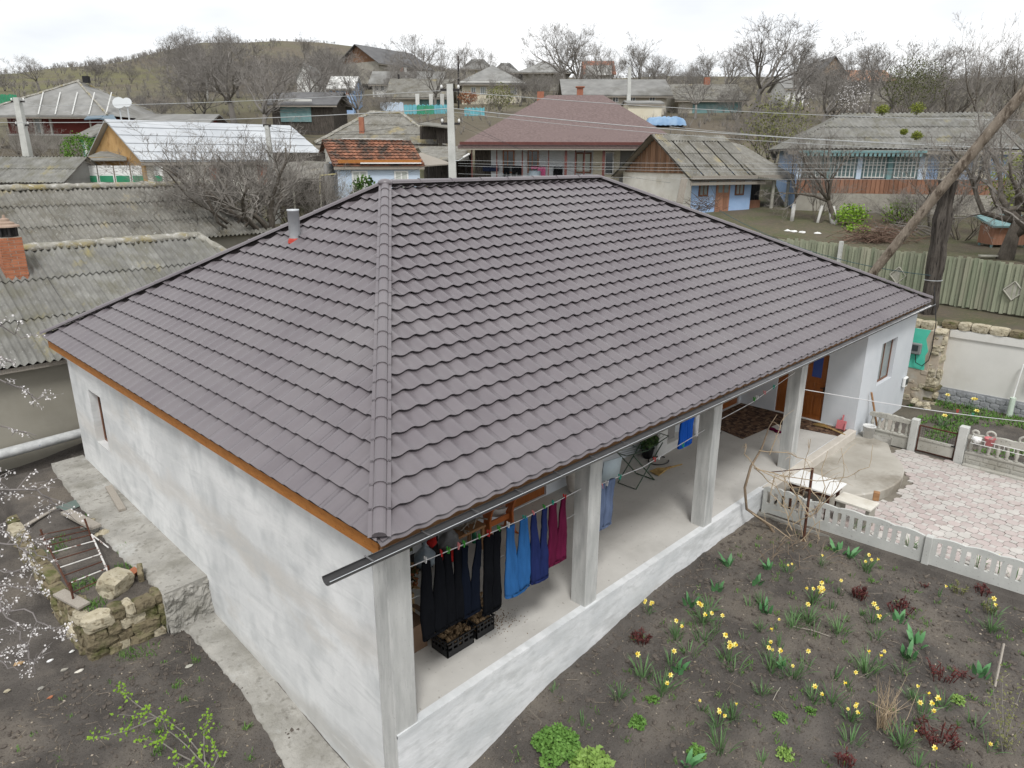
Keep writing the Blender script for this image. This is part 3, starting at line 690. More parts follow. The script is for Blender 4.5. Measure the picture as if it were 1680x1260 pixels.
octo = [(pit/2-.006, -pit/2+cc), (pit/2-.006, pit/2-cc), (pit/2-cc, pit/2-.006), (-pit/2+cc, pit/2-.006), (-pit/2+.006, pit/2-cc), (-pit/2+.006, -pit/2+cc), (-pit/2+cc, -pit/2+.006), (pit/2-cc, -pit/2+.006)]
sq = [(cc-.01, 0), (0, cc-.01), (-cc+.01, 0), (0, -cc+.01)]
omesh = MB().prism(octo, -.04, .0).mesh('paver'); omesh.materials.append(M['paverp'])
omesh2 = MB().prism(octo, -.04, .0).mesh('paver'); omesh2.materials.append(M['paverw'])
smesh = MB().prism(sq, -.04, .0).mesh('paver'); smesh.materials.append(M['paverw'])
pv = []; ca, sa = math.cos(.62), math.sin(.62); rd = random.Random(2)
for i in range(-48, 48):
    for j in range(-48, 48):
        for kind in (0, 1):
            u, v = (i+.5*kind)*pit, (j+.5*kind)*pit
            x, y = 14.2+u*ca-v*sa, -4+u*sa+v*ca
            if not (11.30+(.22-y)*.06 < x < 17.22 and -8.8 < y < -.1): continue
            if ((x-14.35)/2.42)**2+((y-.1)/1.97)**2 < 1: continue
            if x > 16.5 and y > -.8: continue
            pv.append((math.hypot(x-CX, y-CY)+(100 if y < -6.2 else 0), x, y, kind))
pv.sort(); rest = MB()
for n_, (q, x, y, kind) in enumerate(pv):
    z = -.418+rd.uniform(-.009, .006)
    if n_ < 300:
        me = smesh if kind else (omesh if rd.random() < .85 else omesh2)
        o = bpy.data.objects.new('paver', me); link(o, yard); o.location = (x, y, z); o.rotation_euler = (rd.uniform(-.02, .02), rd.uniform(-.02, .02), .62+rd.uniform(-.025, .025))
    else:
        po = octo if not kind else sq
        rest.prism([(x+a*ca-b*sa, y+a*sa+b*ca) for a, b in po], -.04+z, z)
ro = stuff(obj('paver_field', rest, M['paverp'], yard))
ro.data.materials.append(M['paverw'])
for p_ in ro.data.polygons:
    if p_.center.x*7.3 % 1 < .3 or len(p_.vertices) == 4 and p_.normal.z > .5: p_.material_index = 1
# front precast fence with slots (garden side)
M['precast'] = mat('precast_concrete', (.46, .465, .44), (.57, .575, .545), 1.6, .9, .2, 60, big=((.38, .385, .36), .9, .52, .72), fine=((.30, .30, .28), 25, .66, .74))
M['precastw'] = mat('weathered_precast', (.36, .35, .31), (.50, .49, .44), 2.2, .95, .3, 50, big=((.28, .265, .22), 1.1, .5, .7), fine=((.22, .21, .18), 20, .62, .72))
def slot_panel(Wd, n, h0, hs0, hs1, h1, T=.06):
    m = MB(); us = [0]; slots = []
    pitch = Wd/(n+.6)
    for k in range(n):
        c0 = pitch*(.8+k); slots.append((c0-.042, c0+.042))
    xs = sorted(set([round(Wd*i/60, 4) for i in range(61)]+[a for s_ in slots for a in s_]))
    top = lambda u: h1+.035*abs(math.sin(PI*u/(Wd/4.0)))+.045*math.sin(PI*u/Wd)
    for i in range(len(xs)-1):
        a, b = xs[i], xs[i+1]; mid = (a+b)/2; hole = any(s0 < mid < s1 for s0, s1 in slots)
        def dip(u): return min([abs(u-(s0+s1)/2) for s0, s1 in slots])
        zs = [(h0, h0), (hs0, hs0), (hs1, hs1), (top(a), top(b))]
        for j in range(3):
            if hole and j == 1: continue
            (za, zb), (zc, zd) = zs[j], zs[j+1]
            m.quad((a, 0, za), (b, 0, zb), (b, 0, zd), (a, 0, zc)); m.quad((b, T, zb), (a, T, za), (a, T, zc), (b, T, zd))
        m.quad((a, 0, zs[3][0]), (b, 0, zs[3][1]), (b, T, zs[3][1]), (a, T, zs[3][0]))
        if hole:
            m.quad((a, 0, hs0), (b, 0, hs0), (b, T, hs0), (a, T, hs0)); m.quad((a, T, hs1), (b, T, hs1), (b, 0, hs1), (a, 0, hs1))
    for s0, s1 in slots:
        m.quad((s0, 0, hs0), (s0, T, hs0), (s0, T, hs1), (s0, 0, hs1)); m.quad((s1, T, hs0), (s1, 0, hs0), (s1, 0, hs1), (s1, T, hs1))
    for u in (0, Wd): m.quad((u, 0, h0), (u, T, h0), (u, T, top(u)), (u, 0, top(u)))
    return m
SF = thing('slotted_concrete_fence', 'low grey precast concrete fence with slots between garden and courtyard', 'fence', (10.98, -2.5, -.6))
obj('footing', MB().prism([(10.88, .26), (11.12, .26), (11.70, -9.2), (11.46, -9.2)][::-1], -.9, -.53), M['sidewalk'], SF, world=True)
yy = .22; posts = []
for w_, n_ in ((.95, 5), (2.36, 13), (2.36, 13), (2.36, 13)):
    obj('panel', xf(slot_panel(w_-.01, n_, -.58, -.27, .04, .10), RZ(-PI/2+.06, (10.98+(.22-yy)*.06, yy, 0))), M['precast'], SF, world=True)
    yy -= w_; posts.append(yy); yy -= .13
for q in posts:
    xq = 10.98+(.22-q)*.06
    obj('post', MB().bb(xq-.05, xq+.10, q-.14, q, -.75, .13), M['precast'], SF, world=True, bevel=.01)
# back precast balustrade with gate
BF = thing('ornate_concrete_balustrade', 'weathered precast balustrade with scrolled top and brick relief behind the courtyard', 'fence', (17.4, -3.5, -.45))
def baluster(): return MB().lathe([(.05, 0), (.05, .03), (.032, .06), (.055, .14), (.05, .20), (.030, .28), (.045, .33), (.045, .36)], 8, caps=True)
bmesh_ = baluster().mesh('baluster', True); bmesh_.materials.append(M['precastw'])
def balu_panel(y0, y1, x, z0, nb, scroll=True, relief=True):
    obj('base_panel', MB().bb(x-.04, x+.04, y1, y0, z0, z0+.34), M['precastw'], BF, world=True)
    obj('base_ledge', MB().bb(x-.07, x+.07, y1, y0, z0+.34, z0+.40), M['precastw'], BF, world=True, bevel=.01)
    if relief:
        nn = int((y0-y1)/.33)
        for k in range(nn):
            a = y0-.06-k*(y0-y1-.1)/nn
            for j in range(2):
                off = .12*(j % 2)
                obj('relief_block', MB().bb(x-.055, x-.039, a-(y0-y1)/nn+.05-off*.4, a-off*.4, z0+.05+j*.14, z0+.16+j*.14), M['precastw'], BF, world=True, bevel=.006)
    for k in range(nb):
        o = bpy.data.objects.new('baluster', bmesh_); link(o, BF); o.location = Vector((x, y0-.1-(y0-y1-.2)*k/(nb-1), z0+.40))-Vector(BF.location)
    m = MB(); K = 40; T = .05
    for k in range(K):
        a, b = k/K, (k+1)/K
        tp = lambda t: z0+.84+(.10*math.sin(PI*t)+.03*abs(math.sin(5*PI*t)) if scroll else .05*math.sin(PI*t)+.015*abs(math.sin(6*PI*t)))
        ya, yb = y0+(y1-y0)*a, y0+(y1-y0)*b
        m.quad((x-T, ya, z0+.75), (x-T, ya, tp(a)), (x-T, yb, tp(b)), (x-T, yb, z0+.75)); m.quad((x+T, yb, z0+.75), (x+T, yb, tp(b)), (x+T, ya, tp(a)), (x+T, ya, z0+.75))
        m.quad((x-T, ya, tp(a)), (x+T, ya, tp(a)), (x+T, yb, tp(b)), (x-T, yb, tp(b))); m.quad((x-T, yb, z0+.75), (x+T, yb, z0+.75), (x+T, ya, z0+.75), (x-T, ya, z0+.75))
    obj('top_rail', m, M['precastw'], BF, world=True)
    if scroll:
        for k, rr in ((.06, .07), (.2, .10), (.5, .13), (.62, .11), (.8, .10), (.94, .07)):
            yc = y0+(y1-y0)*k; zc = z0+.93+.08*math.sin(PI*k)
            pts = [(x, yc+rr*math.cos(2*PI*q/12), zc+rr*math.sin(2*PI*q/12)*.85) for q in range(13)]
            obj('scroll', MB().tube(pts, .032, 6, False), M['precastw'], BF, world=True, smooth=True)
gy0 = -.02
balu_panel(.08, -1.06, 17.42, -.43, 6, False, False)
obj('post', MB().bb(17.30, 17.50, -1.25, -1.06, -.5, .52), M['precast'], BF, world=True, bevel=.012)
obj('post', MB().bb(17.28, 17.50, -2.47, -2.25, -.5, .62), M['precast'], BF, world=True, bevel=.012)
balu_panel(-2.48, -5.0, 17.38, -.43, 12); balu_panel(-5.2, -7.7, 17.38, -.43, 12)
obj('post', MB().bb(17.28, 17.48, -5.19, -5.01, -.5, .5), M['precastw'], BF, world=True, bevel=.012)
obj('kerb', MB().bb(17.15, 17.30, -8, -2.5, -.5, -.36), M['precastw'], BF, world=True, bevel=.015)
GT = thing('iron_gate', 'small rusty iron gate with grey lower panel in the balustrade', 'gate', (17.4, -1.75, -.42))
for a, b in (((17.4, -1.28, -.40), (17.4, -1.28, .36)), ((17.4, -2.22, -.40), (17.4, -2.22, .42)), ((17.4, -1.28, .36), (17.4, -2.22, .36)), ((17.4, -1.28, -.38), (17.4, -2.22, -.38))): bar(GT, a, b, .02, M['rust'], 'frame_bar')
obj('lower_panel', MB().bb(17.38, 17.42, -2.19, -1.31, -.36, -.05), M['precastw'], GT, world=True); obj('panel_edge', MB().bb(17.36, 17.44, -2.19, -1.31, -.05, .01), M['precastw'], GT, world=True)
mesh_ = MB()
for k in range(17): mesh_.tube([(17.4, -1.31-.055*k, .01), (17.4, -1.31-.055*k, .35)], .0035, 3)
for k in range(6): mesh_.tube([(17.4, -1.29, .06+.055*k), (17.4, -2.21, .06+.055*k)], .0035, 3)
obj('wire_mesh', mesh_, M['darkmetal'], GT, world=True); obj('latch', MB().box((17.37, -2.18, -.02), (.03, .1, .04)), M['black'], GT, world=True)
# stone and stucco boundary wall beyond the little lawn
BW = thing('boundary_wall', 'pale stuccoed boundary wall with limestone coping and grey rubble base', 'wall', (23, -3, -.4))
M['stucco'] = mat('ivory_stucco', (.62, .61, .57), (.71, .70, .66), .7, .9, .08, 40, big=((.55, .53, .48), .5, .5, .75))
M['greystone'] = mat('grey_rubble', (.24, .25, .26), (.36, .37, .385), 3, .9, .5, 12, bdist=.04, rnd=.12)
M['mixwall'] = mat('patched_masonry', (.40, .33, .25), (.52, .45, .36), 2.2, .95, .4, 20, big=((.50, .47, .41), 1.2, .5, .62), big2=((.50, .28, .16), 1.6, .66, .74))
obj('wall', MB().bb(22.75, 23.05, -9, -.36, -.6, 2.12), M['stucco'], BW, world=True)
obj('plaster_band', MB().bb(22.70, 22.75, -9, -.40, 1.86, 2.12), M['stucco'], BW, world=True)
obj('patched_wall', MB().bb(21.95, 23.0, -.12, 13, -.6, 2.12), M['mixwall'], BW, world=True)
rd = random.Random(9); idx = 0
y = -.1
while y > -9:
    w = rd.uniform(.38, .62); h = rd.uniform(.22, .28)
    obj('coping_stone', rough_block((22.88, y-w/2, 2.12+h/2), (.42, w-.01, h), rd.uniform(-.04, .04), int(y*100)), M['limestone'] if rd.random() < .8 else M['fieldstone'], BW, world=True); y -= w
y = -.05
while y < 3.5:
    w = rd.uniform(.4, .6); obj('coping_stone', rough_block((22.3, y+w/2, 2.12+.12), (.45, w-.01, .24), rd.uniform(-.04, .04), int(y*100)+5), M['limestone'], BW, world=True); y += w
obj('pier_core', MB().bb(22.0, 22.75, -.38, -.1, -.6, 2.1), M['mixwall'], BW, world=True)
z = -.5; k = 0
while z < 2.08:      # limestone quoin pier, roughly hewn and uneven
    h = rd.uniform(.13, .33); w = rd.uniform(.20, .44)
    obj('quoin', rough_block((22.28+rd.uniform(-.05, .04), -.24+rd.uniform(-.05, .05), z+h/2), (.62+rd.uniform(-.08, .08), w, h-.012), rd.uniform(-.12, .12), 400+k, .08), M['limestone'] if rd.random() < .65 else M['fieldstone'], BW, world=True)
    if w < .3: obj('quoin', rough_block((22.12, -.24-w*.5-.08, z+h*.45), (.25, .16, h*.8), rd.uniform(-.2, .2), 450+k, .08), M['limestone'], BW, world=True)
    z += h; k += 1
for k in range(26):
    y, z = rd.uniform(-.05, .9), rd.uniform(-.45, .75)
    obj('rubble_face', rough_block((21.945, y, z), (.03, rd.uniform(.12, .26), rd.uniform(.08, .16)), 0, 480+k, .09), M['limestone'] if rd.random() < .5 else M['mixwall'], BW, world=True)
obj('rubble_base', MB().bb(22.715, 22.75, -9, -.36, -.6, .12), M['greystone'], BW, world=True)
for i in range(30):
    for j in range(3):
        y = -.5-i*.285-(.14 if j % 2 else 0)
        obj('base_stone', rough_block((22.71, y, -.36+j*.17), (.05, .26, .155), 0, 700+i*3+j, .10), M['greystone'], BW, world=True)
for i, (y, z, r_) in enumerate([(-.30, -.35, .17), (-.12, -.33, .15), (-.45, -.37, .12), (-.05, -.15, .13)]):
    loose('fallen_stone', MB().blob((21.72-.15*i, y, z), (r_, r_, r_*.75), 880+i, 7, 5, .2), M['limestone'], ('largest yellowish stone', 'second yellowish stone', 'small outer yellowish stone', 'upper yellowish stone')[i]+' at the foot of the limestone pier', 'stone', 'stones at the pier')
# turquoise patch with electricity meter
MT = thing('electricity_meter', 'grey electricity meter on a turquoise painted patch of wall', 'meter', (21.93, .3, 1.4))
obj('painted_patch', xf(MB().prism([(-.40, -.62), (.34, -.66), (.30, -.15), (.36, .0), (.24, .4), (.34, .72), (-.40, .72)], 0, .012), Matrix.Translation((21.945, .32, 1.42)) @ Matrix(((0, 0, -1, 0), (-1, 0, 0, 0), (0, 1, 0, 0), (0, 0, 0, 1)))), mat('turquoise_paint', (.09, .56, .41), (.12, .64, .48), 2, .7, .1), MT, world=True)
bx_ = obj('meter_box', MB().bb(21.80, 21.93, .15, .62, 1.28, 1.66), mat('meter_grey', (.20, .21, .21), (.26, .27, .27), 3, .4, .05), MT, world=True, bevel=.03)
obj('display', MB().bb(21.79, 21.801, .24, .52, 1.40, 1.60), M['glass'], bx_, world=True)
obj('cable', MB().tube([(21.86, .3, 1.28), (21.85, .25, 1.0), (21.85, .05, .92), (21.86, -.12, 1.15), (21.88, -.15, 1.5), (22.0, -.1, 2.4), (22.6, .3, 3.5)], .014, 6), M['black'], MT, world=True)
DSH = tag(obj('meter_cabinet', MB().box((20.6, .14, .62), (.30, .10, .34)), M['white'], bevel=.03), 'small white framed box with dark pane on the wing wall', 'box')
obj('pane', MB().box((20.6, .083, .64), (.20, .012, .2)), M['glass'], DSH)
# gas pipe
tag(obj('gas_pipe', MB().tube([(22.45, -2.55, -.4), (22.45, -2.55, .1), (22.55, -2.55, .55), (22.62, -2.6, 1.35), (22.62, -2.75, 1.45), (22.62, -8.5, 1.45)], .022, 8), M['white']), 'thin white gas pipe rising along the stuccoed wall', 'pipe')
tag(obj('pipe_sleeve', MB().lathe([(.085, -.40), (.085, .28), (.07, .28)], 12, (22.45, -2.55, 0)), mat('pale_green_sleeve', (.50, .60, .50), (.58, .66, .57), 3, .6, 0)), 'pale green sleeve round the foot of the gas pipe', 'pipe')
tag(obj('gas_box', MB().box((22.62, -3.05, 1.0), (.22, .35, .4)), mat('cream_box', (.62, .60, .50), (.66, .64, .55), 3, .6, 0), bevel=.02), 'cream utility box on the stuccoed wall at the right edge', 'box')
# green board fence on the terrace
FN = thing('green_board_fence', 'tall mossy green board fence with diamond ornaments above the boundary wall', 'fence', (26.5, 4, 2))
M['greenboard'] = mat('faded_green_board', (.23, .255, .18), (.34, .35, .255), 1.2, .9, .3, 50, stretch=(3, 3, .35), big=((.15, .215, .125), .5, .52, .76), big2=((.33, .31, .24), .7, .52, .72, (2, 2, .5)), rnd=.16)
y = -9.0; k = 0; rd = random.Random(31)
while y < 13.5:
    w = rd.uniform(.125, .155); x = fence_x(y+w/2); zt = 4.10+rd.uniform(-.05, .05)+.03*math.sin(y*1.3); zb = 2.28+rd.uniform(0, .06)
    obj('board', MB().box((x+(.012 if k % 2 else -.012), y+w/2, (zt+zb)/2), (.025, w, zt-zb), .19+rd.uniform(-.03, .03), rd.uniform(-.012, .012)), M['greenboard'], FN, world=True)
    y += w; k += 1
for z in (2.6, 3.7): obj('rail', MB().tube([(fence_x(-9)+.05, -9, z), (fence_x(13.4)+.05, 13.4, z)], .045, 4), M['oldwood'], FN, world=True)
M['greywood'] = mat('bleached_wood', (.33, .32, .27), (.44, .43, .37), 5, .9, .2, 40)
for yc in (-1.4, 2.6, 6.8, 10.5, -5.4):
    m = MB(); x = fence_x(yc)-.05; r_ = .33
    pts = [(x, yc+r_*.9*a, 3.15+r_*b) for a, b in ((0, 1), (1, 0), (0, -1), (-1, 0))]
    for i in range(4): a, b = Vector(pts[i]), Vector(pts[(i+1) % 4]); m.tube([a, b], .028, 4)
    m.add([Vector(p)+Vector((.015, 0, 0)) for p in pts], [(0, 1, 2, 3)])
    obj('diamond', m, M['greywood'], FN, world=True)
for yc in (-3.2, 5, 11): obj('post', MB().bb(fence_x(yc)-.20, fence_x(yc)-.06, yc, yc+.14, 1.9, 4.25), M['precast'], FN, world=True)
# black wooden post with leaning log
PT = thing('dark_wooden_pole', 'thick blackened squared pole standing by the green fence', 'pole', (24.1, .65, 1.9))
tp = at(1556, 296, 25.3); btm = at(1524, 505, 25.3)
dirp = (tp-btm).normalized(); m = MB(); rings = []; rd = random.Random(4)
Lp = (tp-btm).length
for i in range(15):
    q = btm-dirp*1.6+dirp*((Lp+1.6)*i/14); w = .245 if i > 3 else .22
    w += .03*math.sin(i*1.9)
    rings.append([q+RH*(a*w+rd.uniform(-.015, .015))+FH*(b*w*.7+rd.uniform(-.015, .015)) for a, b in ((-1, -.8), (-.2, -1), (.15, -.72), (.3, -1), (1, -.75), (1, .8), (0, 1), (-1, .8))])
m.tube_rings(rings)
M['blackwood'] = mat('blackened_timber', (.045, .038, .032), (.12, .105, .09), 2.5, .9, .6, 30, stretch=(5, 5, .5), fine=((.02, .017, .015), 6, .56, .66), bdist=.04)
M['log'] = mat('weathered_log', (.15, .12, .09), (.30, .255, .205), 2.0, .9, .6, 24, stretch=(2, 2, 1), big=((.085, .065, .048), 1.6, .52, .62, (3, 3, 1.2)), fine=((.36, .31, .25), 8, .6, .75), bdist=.03)
obj('shaft', m, M['blackwood'], PT, world=True)
obj('sawn_top', MB().prism([(-.26, -.18), (.26, -.18), (.26, .18), (-.26, .18)], 0, .03).move(tp), M['oldwood'], PT, world=True)
obj('tie', MB().tube([btm+dirp*1.0+RH*(.3*math.cos(a))-FH*(.24*math.sin(a)) for a in [2*PI*k/12 for k in range(13)]], .012, 5), M['galv'], PT, world=True)
LG = thing('leaning_log', 'long round weathered log leaning across the dark pole', 'pole', (22.6, 3.0, 2))
pa, pb, pc = at(1395, 492, 26.3), at(1548, 306, 24.75), at(1760, 58, 23.2)
d_ = (pb-pa).normalized(); p_low = pa-d_*1.0
pts = [p_low.lerp(pb, k/5) for k in range(6)]+[pb.lerp(pc, k/5) for k in range(1, 6)]
pts = [p+Vector((.02*math.sin(i*2.1), .02*math.cos(i*1.7), .02*math.sin(i*1.3))) for i, p in enumerate(pts)]
obj('trunk', MB().tube(pts, [.15+.022*i/10 for i in range(11)], 10), M['log'], LG, world=True, smooth=True)
# ------------------------------------------------------------------ neighbours' farm buildings on the left
def corr(per, amp): return lambda u: amp*math.cos(2*PI*u/per)
def sdef(O, eU, run, rise_, a, b, Ln):
    run = Vector((run[0], run[1], 0)); S = math.sqrt(run.length**2+rise_**2)
    return (O, eU, (run.x/S, run.y/S, rise_/S), S, a, b, Ln)
def mortar_ridge(parent, a, b, m_, r_=.13, seed=0, nm='ridge_mortar'):
    a, b = Vector(a), Vector(b); n = max(6, int((b-a).length/.12)); rd = random.Random(seed); m = MB(); t_ = (b-a).normalized(); sd = t_.cross(Vector((0, 0, 1))).normalized(); rings = []
    for k in range(n+1):
        c = a.lerp(b, k/n); q = 1+.45*fbm(k*.35, seed, 3)
        rings.append([c+sd*(x*r_*1.5*q*rd.uniform(.85, 1.15))+Vector((0, 0, z*r_*q*rd.uniform(.8, 1.2))) for x, z in ((-1.2, -.75), (-.75, .15), (-.2, .62), (.25, .6), (.75, .15), (1.2, -.75))])
    m.tube_rings(rings); obj(nm, m, m_, parent, world=True, smooth=True)
B1 = thing('tan_farm_building', 'tan rendered outbuilding with grey corrugated roof and brick chimney at left', 'building', (0, 18, -.3))
obj('wall', MB().bb(-9, 8.2, 15.5, 24.4, -.9, 2.42), M['tanwall'], B1, world=True)
ud = MB(); ud.add([(-9, 15.2, 2.34), (8.6, 15.2, 2.34), (8.6, 24.8, 2.34), (-9, 24.8, 2.34), (-9, 20, 4.78), (6.5, 20, 4.78)], [(0, 1, 5, 4), (1, 2, 5), (2, 3, 4, 5), (3, 0, 4), (0, 3, 2, 1)])
R1 = obj('roof', ud, M['deck'], B1, world=True)
roof_slope(B1.location, R1, [sdef((-9, 15.1, 2.36), (1, 0, 0), (0, 4.9), 2.5, 0, 2.2, 17.7), sdef((8.7, 15.1, 2.36), (0, 1, 0), (-2.2, 0), 2.5, 4.9, 4.9, 9.8), sdef((8.7, 24.9, 2.36), (-1, 0, 0), (0, -4.9), 2.5, 2.2, 0, 17.7)],
           1.14, 1.86, corr(.19, .050), .035, 24, M['slate'], 'roof_sheet', 120, 'roof_sheets_far', over=.12, lip=.012, jitter=.02)
mortar_ridge(R1, (-9, 20, 4.86), (6.5, 20, 4.86), M['mortar'], .15, 1); mortar_ridge(R1, (6.5, 20, 4.88), (8.7, 15.1, 2.42), M['mortar'], .12, 2)
ch = obj('chimney', MB().bb(.28, .84, 18.52, 19.08, 3.6, 5.30), M['brickmortar'], R1, world=True)
rows = 17
for j in range(rows):
    z = 4.0+j*.0765
    for face in range(4):
        for k in range(2):
            off = .07 if j % 2 else -.07
            u0_, u1_ = (-.285, off) if k == 0 else (off+.01, .285)
            c0 = Vector((.56, 18.80, z+.034)); a = face*PI/2
            cc_ = c0+Matrix.Rotation(a, 3, 'Z') @ Vector(((u0_+u1_)/2, -.262, 0))
            obj('brick', MB().box(cc_, (u1_-u0_-.008, .05, .066), a), M['brick'], R1, world=True)
obj('smoke_cage', MB().lathe([(.27, 5.30), (.27, 5.36), (.25, 5.36)], 4, (.56, 18.80, 0)), M['darkmetal'], R1, world=True)
cg = MB()
for k in range(8):
    a = 2*PI*k/8; cg.box((.56+.25*math.cos(a), 18.8+.25*math.sin(a), 5.47), (.05, .05, .30), a)
cg.lathe([(.19, 5.3), (.19, 5.6)], 10, (.56, 18.8, 0)); obj('cage_bars', cg, M['darkmetal'], R1, world=True)
obj('chimney_cap', MB().lathe([(.36, 5.58), (.35, 5.62), (.24, 5.66), (.23, 5.70), (.13, 5.74), (.12, 5.80), (.05, 5.83), (.03, 5.92)], 14, (.56, 18.8, 0)), mat('rusty_cap', (.28, .20, .15), (.36, .27, .21), 6, .8, .1), R1, world=True)
obj('eave_board', MB().bb(-9, 8.5, 15.17, 15.2, 2.22, 2.34), M['oldwood'], B1, world=True)
B2 = thing('grey_slate_barn', 'long barn with mossy grey corrugated roof behind the brick chimney', 'barn', (0, 28, 1))
obj('wall', MB().bb(-10, 11.6, 24.9, 33.0, 0, 4.3), M['tanwall'], B2, world=True)
ud = MB(); ud.add([(-10, 24.6, 4.22), (12, 24.6, 4.22), (12, 33.4, 4.22), (-10, 33.4, 4.22), (-10, 29, 6.22), (12, 29, 6.22)], [(0, 1, 5, 4), (1, 2, 5), (2, 3, 4, 5), (3, 0, 4), (0, 3, 2, 1)])
R2 = obj('roof', ud, M['deck'], B2, world=True)
roof_slope(B2.location, R2, [sdef((-10, 24.5, 4.22), (1, 0, 0), (0, 4.5), 2.05, 0, 0, 22), sdef((12, 33.5, 4.22), (-1, 0, 0), (0, -4.5), 2.05, 0, 0, 22)],
           1.14, 1.66, corr(.19, .050), .035, 24, M['slate2'], 'roof_sheet', 80, 'roof_sheets_far', over=.12, lip=.012, jitter=.02)
mortar_ridge(R2, (-10, 29, 6.30), (12, 29, 6.32), M['mortar'], .16, 3)
tag(obj('insulated_pipe', MB().tube([(-9, 15.25, .10), (-1.5, 15.2, .12), (.5, 15.2, .20), (2.5, 15.2, .25)], [.13, .14, .13, .13], 10), mat('wrapped_pipe', (.40, .41, .41), (.60, .61, .60), 6, .6, .5, 10, big=((.20, .25, .35), 3, .66, .72)), smooth=True), 'fat grey wrapped pipe along the foot of the tan wall', 'pipe')

# ------------------------------------------------------------------ generic village house
def simple_slope(m, a, b, c, d, t=.10):
    """thick slab through eave a-b and ridge c-d (c above b, d above a)"""
    a, b, c, d = map(Vector, (a, b, c, d)); dn = Vector((0, 0, -t)); pts = [a, b, c, d]
    m.add(pts+[p+dn for p in pts], [(0, 1, 2, 3), (7, 6, 5, 4), (1, 0, 4, 5), (2, 1, 5, 6), (3, 2, 6, 7), (0, 3, 7, 4)])
def house(name, label, pl, pr, pyb, pye, pyr, d, dep, wallm, roofm, kind='gable', over=.4, d2=None, hip=(3, 3), gablem=None, sheets=None, cat='house', zdrop=1.5, extra_ridge=None, thick=.12, swap=False):
    """front wall between pixel columns pl..pr at distance d (left) and d2 (right); returns dict with the local frame"""
    d2 = d2 or d
    P0, P1 = at(pl, pyb, d), at(pr, pyb, d2); z0 = min(P0.z, P1.z)
    zz = max(at(pl, pye, d).z, at(pr, pye, d2).z) if False else (at(pl, pye, d).z+at(pr, pye, d2).z)/2
    v = P1-P0; w = math.hypot(v.x, v.y); ang = math.atan2(v.y, v.x)
    h = zz-z0; dm = (d+d2)/2
    zr = at((pl+pr)/2, pyr, dm+dep/2).z-z0
    T = thing(name, label, cat, (P0.x, P0.y, z0), ang)
    # walls
    m = MB(); m.bb(0, w, 0, dep, -zdrop, h)
    obj('wall', m, wallm, T)
    o = over
    if kind == 'gable':
        sl = (zr-h)/(dep/2); he = h-o*sl
        if sheets is None:
            r_ = MB(); simple_slope(r_, (-o, -o, he), (w+o, -o, he), (w+o, dep/2, zr), (-o, dep/2, zr), thick); simple_slope(r_, (w+o, dep+o, he), (-o, dep+o, he), (-o, dep/2, zr), (w+o, dep/2, zr), thick)
            R = obj('roof', r_, roofm, T)
        for x0, x1 in ((0, .08), (w-.08, w)):
            gm_ = MB(); gm_.add([(x0, 0, h-.02), (x0, dep, h-.02), (x0, dep/2, zr-.1), (x1, 0, h-.02), (x1, dep, h-.02), (x1, dep/2, zr-.1)], [(0, 1, 2), (3, 5, 4), (0, 2, 5, 3), (1, 4, 5, 2), (0, 3, 4, 1)]); obj('gable', gm_, gablem or wallm, T)
        defs = [((-o, -o, he), (1, 0, 0), (0, dep/2+o), zr-he, 0, 0, w+2*o), ((w+o, dep+o, he), (-1, 0, 0), (0, -dep/2-o), zr-he, 0, 0, w+2*o)]
    elif kind == 'gfront':       # ridge runs away from the viewer
        sl = (zr-h)/(w/2); he = h-o*sl
        if sheets is None:
            r_ = MB(); simple_slope(r_, (-o, dep+o, he), (-o, -o, he), (w/2, -o, zr), (w/2, dep+o, zr), thick); simple_slope(r_, (w+o, -o, he), (w+o, dep+o, he), (w/2, dep+o, zr), (w/2, -o, zr), thick)
            R = obj('roof', r_, roofm, T)
        for y0_, y1_ in ((0, .08), (dep-.08, dep)):
            gm_ = MB(); gm_.add([(0, y0_, h-.02), (w, y0_, h-.02), (w/2, y0_, zr-.1), (0, y1_, h-.02), (w, y1_, h-.02), (w/2, y1_, zr-.1)], [(0, 1, 2), (3, 5, 4), (0, 2, 5, 3), (1, 4, 5, 2), (0, 3, 4, 1)]); obj('gable', gm_, gablem or wallm, T)
        defs = [((-o, dep+o, he), (0, -1, 0), (w/2+o, 0), zr-he, 0, 0, dep+2*o), ((w+o, -o, he), (0, 1, 0), (-w/2-o, 0), zr-he, 0, 0, dep+2*o)]
    else:
        a, b = hip; he = h-.05
        A_, B_, C_, D_ = (-o, -o, he), (w+o, -o, he), (w+o, dep+o, he), (-o, dep+o, he); E_, F_ = (a-o, dep/2, zr), (w+o-b, dep/2, zr)
        if sheets is None:
            r_ = MB(); simple_slope(r_, A_, B_, F_, E_, thick); simple_slope(r_, C_, D_, E_, F_, thick)
            r_.add([B_, C_, F_], [(0, 1, 2)]); r_.add([D_, A_, E_], [(0, 1, 2)])
            R = obj('roof', r_, roofm, T)
        hd = dep/2+o
        defs = [(A_, (1, 0, 0), (0, hd), zr-he, a, b, w+2*o), (B_, (0, 1, 0), (-b, 0), zr-he, hd, hd, dep+2*o), (C_, (-1, 0, 0), (0, -hd), zr-he, b, a, w+2*o), (D_, (0, -1, 0), (a, 0), zr-he, hd, hd, dep+2*o)]
    if kind != 'gfront': obj('eave_board', MB().bb(-o+.03, w+o-.03, -o+.03, -o+.07, he-.26, he-.10), M['oldwood'], T)
